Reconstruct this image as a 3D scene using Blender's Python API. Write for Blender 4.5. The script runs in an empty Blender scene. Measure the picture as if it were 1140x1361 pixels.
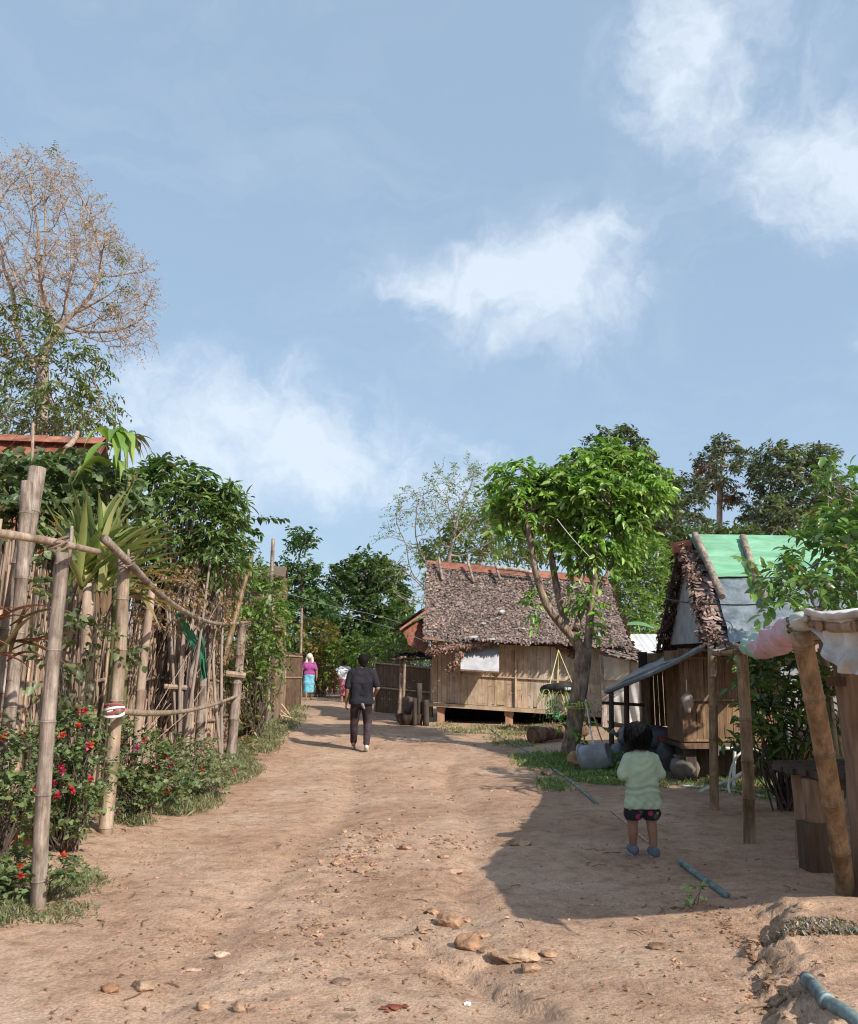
import bpy, math, random
import numpy as np
from mathutils import Vector, Matrix
S = bpy.context.scene
COL = S.collection
PI = math.pi
# ---------------------------------------------------------------- camera
W0, H0, FP = 1140.0, 1361.0, 1143.0
TH = math.radians(10.4)
CAMZ = 1.45
cd = bpy.data.cameras.new('camera'); cam = bpy.data.objects.new('camera', cd); COL.objects.link(cam)
cd.sensor_fit = 'HORIZONTAL'; cd.sensor_width = 36.0; cd.lens = 36.0 * FP / W0
cd.clip_start = 0.05; cd.clip_end = 3000
cam.location = (0, 0, CAMZ); cam.rotation_euler = (PI / 2 + TH, 0, 0)
S.camera = cam
# ---------------------------------------------------------------- light and sky
SUN = np.array([0.60, -0.62, 0.62]); SUN = SUN / np.linalg.norm(SUN)     # towards the sun: right, behind the camera
sl = bpy.data.lights.new('sun', 'SUN'); sl.energy = 3.9; sl.angle = math.radians(0.55); sl.color = (1.0, 0.93, 0.83)
so = bpy.data.objects.new('sun', sl); COL.objects.link(so)
so.rotation_euler = Vector(SUN).to_track_quat('Z', 'Y').to_euler(); so.location = (20, -20, 30)
SKYK = 0.100
def build_world():
    w = bpy.data.worlds.new('World'); S.world = w; w.use_nodes = True
    nt = w.node_tree; N = nt.nodes; L = nt.links; N.clear()
    out = N.new('ShaderNodeOutputWorld'); bg = N.new('ShaderNodeBackground'); bg.inputs['Strength'].default_value = SKYK
    sky = N.new('ShaderNodeTexSky'); sky.sky_type = 'NISHITA'; sky.sun_disc = False
    sky.sun_elevation = math.asin(SUN[2]); sky.sun_rotation = math.atan2(SUN[0], SUN[1])
    sky.air_density = 1.0; sky.dust_density = 2.2; sky.ozone_density = 1.6; sky.altitude = 200
    tc = N.new('ShaderNodeTexCoord')
    def vm(op, a, b=None):
        n = N.new('ShaderNodeVectorMath'); n.operation = op
        for i, v in enumerate((a, b)):
            if v is None: continue
            if hasattr(v, 'is_output'): L.new(v, n.inputs[i])
            else: n.inputs[i].default_value = v
        return n
    def mt(op, a, b=None, clamp=False):
        n = N.new('ShaderNodeMath'); n.operation = op; n.use_clamp = clamp
        for i, v in enumerate((a, b)):
            if v is None: continue
            if hasattr(v, 'is_output'): L.new(v, n.inputs[i])
            else: n.inputs[i].default_value = v
        return n.outputs[0]
    d = tc.outputs['Generated']
    def noise(scale, detail, rough, vec, dist=0.0, lac=2.0):
        n = N.new('ShaderNodeTexNoise'); n.inputs['Scale'].default_value = scale; n.inputs['Detail'].default_value = detail
        n.inputs['Roughness'].default_value = rough; n.inputs['Distortion'].default_value = dist
        n.inputs['Lacunarity'].default_value = lac
        L.new(vec, n.inputs['Vector']); return n
    wob = noise(5.5, 5, 0.6, d)
    wv = vm('SUBTRACT', wob.outputs['Color'], (0.5, 0.5, 0.5))
    wv2 = vm('SCALE', wv.outputs[0]); wv2.inputs[3].default_value = 0.16
    dd = vm('ADD', d, wv2.outputs[0]).outputs[0]
    fine = noise(17, 9, 0.62, dd, 0.5).outputs['Fac']
    def pxdir(px, py):
        u = (px - 570) / FP; v = (680.5 - py) / FP
        r = Vector((u, math.cos(TH) - v * math.sin(TH), math.sin(TH) + v * math.cos(TH))); return r.normalized()
    total = None
    for (px, py, rx, ry, rot, amp) in [(655, 392, 150, 44, -6, .78), (720, 345, 105, 50, 10, .78), (778, 378, 110, 78, 20, .48), (560, 395, 70, 20, -10, .45),
                                       (300, 545, 190, 62, -8, .70), (225, 600, 260, 95, 0, .52), (400, 610, 200, 60, 8, .40), (395, 490, 60, 30, 0, .25),
                                       (905, 40, 48, 95, -22, .62), (950, 75, 110, 75, 10, .58), (920, 150, 48, 60, 25, .34),
                                       (1112, 240, 100, 72, -18, .85), (1150, 190, 100, 60, 0, .6), (1070, 300, 70, 30, -30, .35), (1136, 455, 30, 38, 0, .40),
                                       (605, 580, 60, 16, -32, .30), (770, 500, 100, 40, -30, .32), (700, 450, 120, 40, 0, .30), (560, 640, 260, 36, 0, .30)]:
        c = pxdir(px, py)
        rt = Vector((1, 0, 0)); rt = (rt - c * rt.dot(c)).normalized(); up = rt.cross(c)
        a = math.radians(rot); ax = rt * math.cos(a) + up * math.sin(a); ay = up * math.cos(a) - rt * math.sin(a)
        off = vm('SUBTRACT', dd, tuple(c)).outputs[0]
        k = 1.0 / FP
        x = mt('DIVIDE', vm('DOT_PRODUCT', off, tuple(ax)).outputs['Value'], rx * k)
        y = mt('DIVIDE', vm('DOT_PRODUCT', off, tuple(ay)).outputs['Value'], ry * k)
        z = mt('MULTIPLY', vm('DOT_PRODUCT', off, tuple(c)).outputs['Value'], 3.0)
        r2 = mt('ADD', mt('ADD', mt('MULTIPLY', x, x), mt('MULTIPLY', y, y)), mt('MULTIPLY', z, z))
        e = mt('EXPONENT', mt('MULTIPLY', r2, -1.0))
        e = mt('MULTIPLY', e, amp)
        total = e if total is None else mt('ADD', total, e)
    st = N.new('ShaderNodeMapping'); st.inputs['Scale'].default_value = (1.0, 1.0, 3.2); st.inputs['Rotation'].default_value = (0, 0.5, 0)
    L.new(dd, st.inputs['Vector'])
    wisp = noise(4.2, 9, 0.6, st.outputs[0], 0.8).outputs['Fac']
    veil = N.new('ShaderNodeMapRange'); veil.inputs[1].default_value = 0.46; veil.inputs[2].default_value = 0.80; veil.inputs[3].default_value = 0.0; veil.inputs[4].default_value = 0.13
    L.new(wisp, veil.inputs[0])
    fm = N.new('ShaderNodeMapRange'); fm.inputs[1].default_value = 0.25; fm.inputs[2].default_value = 0.68; fm.inputs[3].default_value = 0.12; fm.inputs[4].default_value = 0.80
    L.new(fine, fm.inputs[0])
    edge = mt('ADD', mt('MULTIPLY', total, 0.80), mt('MULTIPLY', mt('SUBTRACT', fine, 0.5), mt('MINIMUM', mt('MULTIPLY', total, 4.0), 1.5)))
    er = N.new('ShaderNodeMapRange'); er.interpolation_type = 'SMOOTHSTEP'; er.inputs[1].default_value = 0.02; er.inputs[2].default_value = 1.25; er.inputs[3].default_value = 0.0; er.inputs[4].default_value = 0.80
    L.new(edge, er.inputs[0])
    m = mt('ADD', er.outputs[0], veil.outputs[0])
    m = mt('MINIMUM', m, 0.72)
    mix = N.new('ShaderNodeMix'); mix.data_type = 'RGBA'
    tint = N.new('ShaderNodeMix'); tint.data_type = 'RGBA'; tint.inputs[0].default_value = 0.62
    L.new(sky.outputs[0], tint.inputs[6]); tint.inputs[7].default_value = (3.4, 4.68, 6.15, 1)     # thin high veil whitening the whole sky
    L.new(m, mix.inputs[0]); L.new(tint.outputs[2], mix.inputs[6]); mix.inputs[7].default_value = (6.3, 6.9, 7.6, 1)
    L.new(mix.outputs[2], bg.inputs['Color']); L.new(bg.outputs[0], out.inputs[0])
build_world()
vs = S.view_settings; vs.view_transform = 'Standard'; vs.look = 'None'; vs.exposure = 0.52; vs.gamma = 1; vs.use_curve_mapping = False
S.render.engine = 'CYCLES'
S.cycles.max_bounces = 6; S.cycles.diffuse_bounces = 3; S.cycles.glossy_bounces = 2; S.cycles.transmission_bounces = 4; S.cycles.transparent_max_bounces = 8
S.cycles.pixel_filter_type = 'BLACKMAN_HARRIS'; S.cycles.filter_width = 1.15
S.cycles.use_adaptive_sampling = True; S.cycles.adaptive_threshold = 0.015
# ---------------------------------------------------------------- numeric helpers
def hash2(ix, iy, s=0):
    n = (ix.astype(np.int64) * 374761393 + iy.astype(np.int64) * 668265263 + s * 974634777) & 0x7fffffff
    n = ((n ^ (n >> 13)) * 1274126177) & 0x7fffffff
    return ((n ^ (n >> 16)) & 0xffff) / 65535.0
def vnoise(x, y, s=0):
    x = np.asarray(x, float); y = np.asarray(y, float)
    ix = np.floor(x); iy = np.floor(y); fx = x - ix; fy = y - iy
    fx = fx * fx * (3 - 2 * fx); fy = fy * fy * (3 - 2 * fy)
    a = hash2(ix, iy, s); b = hash2(ix + 1, iy, s); c = hash2(ix, iy + 1, s); d = hash2(ix + 1, iy + 1, s)
    return (a * (1 - fx) + b * fx) * (1 - fy) + (c * (1 - fx) + d * fx) * fy
def fbm(x, y, o=4, s=0, g=0.5):
    t = 0; a = 1; n = 0
    for i in range(o):
        t = t + a * (vnoise(np.asarray(x) * 2 ** i, np.asarray(y) * 2 ** i, s + i) - 0.5); n += a; a *= g
    return t / n * 2
def sstep(a, b, x):
    t = np.clip((x - a) / (b - a), 0, 1); return t * t * (3 - 2 * t)
def nrm(v):
    v = np.asarray(v, float); return v / (np.linalg.norm(v, axis=-1, keepdims=True) + 1e-9)
def bankx(y): return 1.40 + (y - 3.5) * 0.27 + 0.16 * fbm(y * 1.7, y * 0 + 3.1, 3, 5)
def hgt(x, y):
    x = np.asarray(x, float); y = np.asarray(y, float)
    z = 0.20 * sstep(12, 20, y) + 0.12 * sstep(20, 32, y) + 0.9 * sstep(50, 160, y)
    z = z + 0.05 * fbm(x * 0.45, y * 0.35, 3, 11) * sstep(0, 6, y)
    z = z + 0.10 * sstep(-2.1, -3.3, x) * sstep(2, 5, y)
    b = sstep(0.0, 0.22, x - bankx(y)) * (1 - sstep(5.2, 6.3, y)) * sstep(1.0, 2.4, y)
    z = z + b * (0.10 + 0.05 * fbm(x * 2.2, y * 2.2, 3, 21))
    e = np.exp(-((x - bankx(y) - 0.07) / 0.16) ** 2) * (1 - sstep(5.2, 6.0, y)) * sstep(1.0, 2.4, y)
    z = z + e * (0.10 * fbm(x * 9, y * 9, 4, 23, .65) + .04 * fbm(x * 24, y * 24, 2, 24))
    rub = np.exp(-(((x + 0.25) / 0.95) ** 2 + ((y - 6.6) / 1.5) ** 2)) + np.exp(-(((x + 0.9) / 0.5) ** 2 + ((y - 4.6) / 1.2) ** 2)) * .6
    z = z + ((0.010 + 0.022 * rub) * fbm(x * 5, y * 5, 4, 31, 0.6) + .004 * fbm(x * 17, y * 17, 3, 35, .7)) * (1 - sstep(14, 26, y))
    rut = np.exp(-((x - 0.35 - 0.12 * np.sin(y * 0.9)) / 0.16) ** 2) + np.exp(-((x + 1.05 - 0.15 * np.sin(y * 0.7 + 1)) / 0.18) ** 2)
    z = z - 0.038 * rut * (1 - sstep(12, 18, y)) * sstep(2, 3.5, y)
    led = sstep(0, .10, (y - 4.72 - 0.18 * (x - 0.3)) + 0.06 * fbm(x * 4, y * 4, 2, 8)) * np.exp(-((x - .3) / .42) ** 2) * (1 - sstep(5.0, 5.8, y))
    z = z + 0.045 * led
    sd = -.85 * (x - .03) - .53 * (y - 4.98); al = .53 * (x - .03) - .85 * (y - 4.98); sd = sd + .03 * fbm(x * 12, y * 12, 2, 61)
    z = z - .06 * sstep(-.01, .05, sd) * np.exp(-np.clip(sd, 0, None) / .28) * sstep(-.15, .05, al) * (1 - sstep(.95, 1.2, al))
    return z
_ct, _st = math.cos(TH), math.sin(TH)
def P(px, py, Y):
    u = (px - 570) / FP; v = (680.5 - py) / FP
    dy = _ct - v * _st; t = Y / dy
    return np.array([u * t, Y, CAMZ + (_st + v * _ct) * t])
def G(px, py):
    u = (px - 570) / FP; v = (680.5 - py) / FP
    d = np.array([u, _ct - v * _st, _st + v * _ct]); t = _GT
    k = int(np.argmax(CAMZ + d[2] * t < hgt(d[0] * t, d[1] * t))); t = np.linspace(t[max(k - 1, 0)], t[k], 12)
    k = int(np.argmax(CAMZ + d[2] * t < hgt(d[0] * t, d[1] * t))); p = d * t[k]
    return np.array([p[0], p[1], float(hgt(p[0], p[1]))])
_GT = 1.5 * 1.012 ** np.arange(420)
def GY(px, Y):
    x = P(px, 890, Y)[0]; return np.array([x, Y, float(hgt(x, Y))])
def rng(s): return np.random.default_rng(s)
# ---------------------------------------------------------------- mesh builder
class MB:
    def __init__(s): s.V = []; s.F = []; s.C = []; s.M = []; s.n = 0
    def add(s, V, F, col=(1, 1, 1), mi=0):
        V = np.asarray(V, float).reshape(-1, 3)
        c = np.asarray(col, float)
        if c.ndim == 1: c = np.broadcast_to(c, (len(V), 3))
        s.V.append(V); s.C.append(c)
        if not isinstance(F, list): F = [F]
        for f in F:
            f = np.asarray(f, np.int64)
            if f.size: s.F.append(f + s.n); s.M.append(np.full(len(f), mi, np.int32))
        s.n += len(V)
    def mesh(s, name, mats, smooth=False):
        me = bpy.data.meshes.new(name)
        V = np.concatenate(s.V); C = np.concatenate(s.C)
        me.vertices.add(len(V)); me.vertices.foreach_set('co', V.astype(np.float32).ravel())
        idx = np.concatenate([f.ravel() for f in s.F]); tot = np.concatenate([np.full(len(f), f.shape[1]) for f in s.F])
        st = np.concatenate([[0], np.cumsum(tot)[:-1]])
        me.loops.add(len(idx)); me.loops.foreach_set('vertex_index', idx.astype(np.int32))
        me.polygons.add(len(tot)); me.polygons.foreach_set('loop_start', st.astype(np.int32))
        me.polygons.foreach_set('material_index', np.concatenate(s.M))
        if smooth: me.polygons.foreach_set('use_smooth', np.ones(len(tot), bool))
        me.update(calc_edges=True)
        at = me.color_attributes.new('Col', 'FLOAT_COLOR', 'POINT')
        at.data.foreach_set('color', np.concatenate([C, np.ones((len(C), 1))], 1).astype(np.float32).ravel())
        ml = mats if isinstance(mats, (list, tuple)) else [mats]
        for m in ml: me.materials.append(m)
        mn = ml[0].name if ml else ''
        if not smooth and mn not in ('leaf', 'leafgloss', 'petal'): me.set_sharp_from_angle(angle=math.radians(24 if mn.startswith('stone') else 46))
        return me
    def build(s, name, mats, parent=None, smooth=False, base=None):
        if base is not None:
            b = np.asarray(base, float)
            if parent is None: s.V = [v - b for v in s.V]
        elif parent is not None:
            s.V = [v - np.array(parent['_o']) for v in s.V]
        o = bpy.data.objects.new(name, s.mesh(name, mats, smooth)); COL.objects.link(o)
        if base is not None and parent is None: o.location = tuple(base)
        if parent is not None: o.parent = parent
        o['_o'] = list(map(float, base)) if (base is not None and parent is None) else (list(parent['_o']) if parent is not None else [0, 0, 0])
        return o
def tag(o, label=None, cat=None, group=None, kind=None):
    if label: o['label'] = label
    if cat: o['category'] = cat
    if group: o['group'] = group
    if kind: o['kind'] = kind
    return o
def thing(name, label, cat, loc, group=None):
    o = bpy.data.objects.new(name, None); COL.objects.link(o); o.location = tuple(map(float, loc)); o['_o'] = [float(v) for v in loc]
    o.empty_display_size = 0.2
    return tag(o, label, cat, group)
# box between corner frame; tube along points; ellipsoid; bilinear sheets
QB = np.array([[0, 1, 3, 2], [4, 6, 7, 5], [0, 4, 5, 1], [2, 3, 7, 6], [0, 2, 6, 4], [1, 5, 7, 3]])
def box(mb, a, b, col=(1, 1, 1), R=None, c=None, mi=0):
    a = np.asarray(a, float); b = np.asarray(b, float)
    V = np.array([[x, y, z] for x in (a[0], b[0]) for y in (a[1], b[1]) for z in (a[2], b[2])])
    if R is not None: V = V @ np.asarray(R).T + (np.zeros(3) if c is None else c)
    mb.add(V, QB, col, mi)
def beam(mb, p, q, w, h, col=(1, 1, 1), up=(0, 0, 1), mi=0):
    p = np.asarray(p, float); q = np.asarray(q, float); d = nrm(q - p); s = nrm(np.cross(d, up)); u = np.cross(s, d)
    V = np.array([e + s * a * w / 2 + u * b * h / 2 for e in (p, q) for a in (-1, 1) for b in (-1, 1)])
    mb.add(V, QB, col, mi)
def tube(mb, pts, rad, n=8, col=(1, 1, 1), caps=True, squash=None, mi=0):
    pts = np.asarray(pts, float); m = len(pts); rad = np.broadcast_to(np.asarray(rad, float), (m,))
    d = np.gradient(pts, axis=0); d = nrm(d)
    ref = np.array([0.0, 0, 1.0]) if abs(d[0][2]) < 0.9 else np.array([1.0, 0, 0])
    s = nrm(np.cross(d[0], ref)); S_ = []
    for k in range(m):
        s = nrm(s - d[k] * np.dot(s, d[k])); S_.append(s)
    S_ = np.array(S_); U = np.cross(d, S_)
    a = np.arange(n) * 2 * PI / n
    ring = pts[:, None] + (S_[:, None] * np.cos(a)[None, :, None] + U[:, None] * np.sin(a)[None, :, None]) * rad[:, None, None]
    V = ring.reshape(-1, 3); i = np.arange(m - 1)[:, None] * n; j = np.arange(n)[None]; k = (j + 1) % n
    F = np.stack([i + j, i + k, i + n + k, i + n + j], -1).reshape(-1, 4)
    c = np.asarray(col, float)
    if c.ndim == 2: c = np.repeat(c, n, 0)
    if caps:
        V = np.concatenate([V, pts[:1], pts[-1:]]); b = m * n
        if c.ndim == 2: c = np.concatenate([c, c[:1], c[-1:]])
        j = np.arange(n); k = (j + 1) % n
        T = np.concatenate([np.stack([np.full(n, b), k, j], -1), np.stack([np.full(n, b + 1), (m - 1) * n + j, (m - 1) * n + k], -1)])
        mb.add(V, [F, T], c, mi)
    else: mb.add(V, F, c, mi)
def spline(pts, n):
    pts = np.asarray(pts, float); m = len(pts)
    if m < 3:
        t = np.linspace(0, 1, n)[:, None]; return pts[0] * (1 - t) + pts[-1] * t
    e = np.concatenate([[2 * pts[0] - pts[1]], pts, [2 * pts[-1] - pts[-2]]]); out = []
    for t in np.linspace(0, m - 1 - 1e-6, n):
        i = int(t); f = t - i; a, b, c, d = e[i:i + 4]
        out.append(0.5 * (2 * b + (c - a) * f + (2 * a - 5 * b + 4 * c - d) * f * f + (3 * b - a - 3 * c + d) * f ** 3))
    return np.array(out)
def bamboo(mb, p, q, r, seed=0, bend=0.02, node=0.28, n=10, taper=0.85, col=(1, 1, 1), open_top=False):
    g = rng(seed + 991); p = np.asarray(p, float); q = np.asarray(q, float); L = np.linalg.norm(q - p); d = (q - p) / L
    s = nrm(np.cross(d, (0.3, 0.5, 0.81))); u = np.cross(s, d); a1, a2 = g.normal(0, bend, 2) * L
    ts = [0.0]; rs = [1.0]; cs = [1.0]; t = node * g.uniform(0.3, 0.8)
    while t < L - 0.02:
        k = 1.0
        for dt, rr, cc in ((-0.014, 1.0, 1.0), (-0.006, 1.09, 0.62), (0.0, 1.12, 1.12), (0.007, 1.03, 0.72), (0.02, .99, 1.05)):
            if 0 < t + dt < L: ts.append(t + dt); rs.append(rr); cs.append(cc * g.uniform(.92, 1.05))
        ts.append(t + node * 0.5); rs.append(0.975); cs.append(g.uniform(0.85, 1.1))
        t += node * g.uniform(0.85, 1.15)
    ts = [x for x in ts if x < L] + [L]; rs = rs[:len(ts) - 1] + [1.0]; cs = cs[:len(ts) - 1] + [0.9]
    ts = np.array(ts); f = ts / L
    pts = p + d * ts[:, None] + s * (a1 * np.sin(f * PI))[:, None] + u * (a2 * np.sin(f * PI))[:, None]
    rad = r * np.array(rs) * (1 - (1 - taper) * f)
    tube(mb, pts, rad, n, np.array(cs)[:, None] * np.array(col)[None])
def icos(center, rad, seed=0, rough=0.25, sub=2, dlo=.55, dhi=.85, nc=7):
    import bmesh
    bm = bmesh.new(); bmesh.ops.create_icosphere(bm, subdivisions=sub, radius=1.0)
    V = np.array([v.co[:] for v in bm.verts]); F = np.array([[v.index for v in f.verts] for f in bm.faces]); bm.free()
    g = rng(seed + 7)
    for k in range(nc):      # flatten with random planes for a broken stone look
        nn = nrm(g.normal(0, 1, 3)); dd = g.uniform(dlo, dhi); pr = V @ nn; V = V - nn * np.clip(pr - dd, 0, None)[:, None] * 0.9
    V = V + nrm(V) * (fbm(V[:, 0] * 2 + seed, V[:, 1] * 2 + V[:, 2] * 1.7, 3, seed % 50) * rough)[:, None]
    return V * np.asarray(rad) + np.asarray(center), F
def grid(nu, nv):
    i, j = np.meshgrid(np.arange(nu - 1), np.arange(nv - 1), indexing='ij'); a = i * nv + j
    return np.stack([a, a + nv, a + nv + 1, a + 1], -1).reshape(-1, 4)
def bil(q, u, v):
    q = [np.asarray(c, float) for c in q]; u = np.asarray(u)[..., None]; v = np.asarray(v)[..., None]
    return q[0] * (1 - u) * (1 - v) + q[1] * u * (1 - v) + q[2] * u * v + q[3] * (1 - u) * v
def sheet(mb, q, nu, nv, thick=0.01, disp=None, col=(1, 1, 1), mi=0):
    """thick sheet over the bilinear patch q (corners 00,10,11,01); disp(u,v) pushes along the normal"""
    u, v = np.meshgrid(np.linspace(0, 1, nu), np.linspace(0, 1, nv), indexing='ij')
    Pt = bil(q, u, v); n = nrm(np.cross(np.asarray(q[1]) - q[0], np.asarray(q[3]) - q[0]))
    if disp is not None:
        D = disp(u, v)
        Pt = Pt + (D if np.ndim(D) == 3 else n * D[..., None])
    A = Pt.reshape(-1, 3); B = A - n * thick; F = grid(nu, nv); N_ = nu * nv
    rim = np.concatenate([np.arange(nv), np.arange(1, nu) * nv + nv - 1, (nu - 1) * nv + np.arange(nv - 2, -1, -1), np.arange(nu - 2, 0, -1) * nv])
    r2 = np.roll(rim, -1); R_ = np.stack([rim, r2, r2 + N_, rim + N_], -1)
    if callable(col): c = col(u, v).reshape(-1, 3); c = np.concatenate([c, c])
    else: c = np.asarray(col, float)
    mb.add(np.concatenate([A, B]), [F, F[:, ::-1] + N_, R_], c, mi)
def slats(mb, q, n, seed=0, wfill=0.92, thick=0.012, cuts=2, colr=(0.75, 1.15), jit=0.006, tint=None, endj=0.0, n_off=0.0, hue=0.05):
    """vertical flattened strips over the patch q: u across, v up"""
    g = rng(seed); nn = nrm(np.cross(np.asarray(q[1], float) - q[0], np.asarray(q[3], float) - q[0]))
    e = np.cumsum(g.uniform(0.7, 1.3, n)); e = np.concatenate([[0], e / e[-1]])
    for i in range(n):
        u0, u1 = e[i], e[i] + (e[i + 1] - e[i]) * wfill
        vs_ = np.sort(np.concatenate([[0 - g.uniform(0, endj)], g.uniform(0.1, 0.9, g.integers(0, cuts + 1)), [1 + g.uniform(0, endj)]]))
        base = g.uniform(*colr)
        for k in range(len(vs_) - 1):
            a, b = vs_[k], vs_[k + 1] - 0.004
            o = nn * (n_off + g.uniform(0, jit)); c = base * g.uniform(0.86, 1.12); cc = np.array([c, c * g.uniform(1 - hue, 1 + hue * .4), c * g.uniform(1 - 2 * hue, 1 + hue)])
            if tint is not None: cc = cc * tint((u0 + u1) / 2, (a + b) / 2)
            tl = g.normal(0, 0.0015); 
            Fq = bil(q, np.array([u0 + tl, u1 + tl, u1 - tl, u0 - tl]), np.array([a, a, b, b])) + o
            V = np.concatenate([Fq, Fq - nn * thick])
            mb.add(V, np.array([[0, 1, 2, 3], [7, 6, 5, 4], [0, 4, 5, 1], [1, 5, 6, 2], [2, 6, 7, 3], [3, 7, 4, 0]]), cc)
def thatch(mb, q, rows, cols, L, seed=0, lift=0.03, sag=0.0, colr=(0.5, 1.3), warm=0.1, base=True, wf=1.7, disp=None, ragged=0.0, thick=0.03):
    """dead-leaf flaps in rows from eave (v=0) to ridge (v=1)"""
    g = rng(seed); q = [np.asarray(c, float) for c in q]
    nn = nrm(np.cross(q[1] - q[0], q[3] - q[0])); ax = nrm(q[1] - q[0])
    if base: sheet(mb, q, 12, 10, thick, (lambda u, v: (disp(u, v) if disp else 0 * u) - 0.012), (0.32, 0.3, 0.3))
    n = rows * cols
    v = (np.repeat(np.arange(rows), cols) + g.uniform(-.22, .22, n)) / rows + .012 * fbm(np.tile(np.arange(cols), rows) * .09 + seed, np.repeat(np.arange(rows), cols) * .2, 2, seed)
    u = np.clip((np.tile(np.arange(cols), rows) + g.uniform(0, 1, n)) / cols, 0, 1)
    v = np.clip(v + 0.02, 0.0, 1.0)
    O = bil(q, u, v); O1 = bil(q, u, v - 0.01); dn = nrm(O1 - O)
    if disp is not None: O = O + nn * disp(u, v)[:, None]
    Ln = L * g.uniform(0.7, 1.35, n) * (1 + ragged * g.uniform(0, 1, n) * (v < 0.06)); w = (np.linalg.norm(q[1] - q[0]) / cols * wf) * g.uniform(0.6, 1.2, n)
    sw = g.normal(0, 0.22, n); dd = nrm(dn + ax * sw[:, None]); sx = nrm(np.cross(dd, nn))
    lf = lift * g.uniform(0.1, 1.0, n); cur = g.uniform(-.012, .02, n)
    A = O + nn * 0.006; B = O + dd * (Ln * .55)[:, None] + nn * (lf * .45 + .01)[:, None]; Cc = O + dd * Ln[:, None] + nn * lf[:, None]
    ws = (w / 2)[:, None]
    Vv = np.stack([A - sx * ws * .7, A + sx * ws * .7, B - sx * ws + nn * cur[:, None], B + sx * ws - nn * cur[:, None] * .6, Cc - sx * ws * .55, Cc + sx * ws * .5], 1)
    F = np.array([[0, 1, 3, 2], [2, 3, 5, 4]]); F = (F[None] + (np.arange(n) * 6)[:, None, None]).reshape(-1, 4)
    c = g.uniform(*colr, n) * (1 + .30 * fbm(u * 5 + seed, v * 4, 3, seed + 2)) * np.repeat(g.uniform(.86, 1.1, rows), cols); hi = g.random(n) < 0.10; c = np.where(hi, c * 1.45, c)
    col = np.stack([c * (1 + g.uniform(-warm, warm, n)), c, c * (1 - g.uniform(-warm, warm, n))], 1)
    mb.add(Vv.reshape(-1, 3), F, np.repeat(col, 6, 0))
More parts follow.
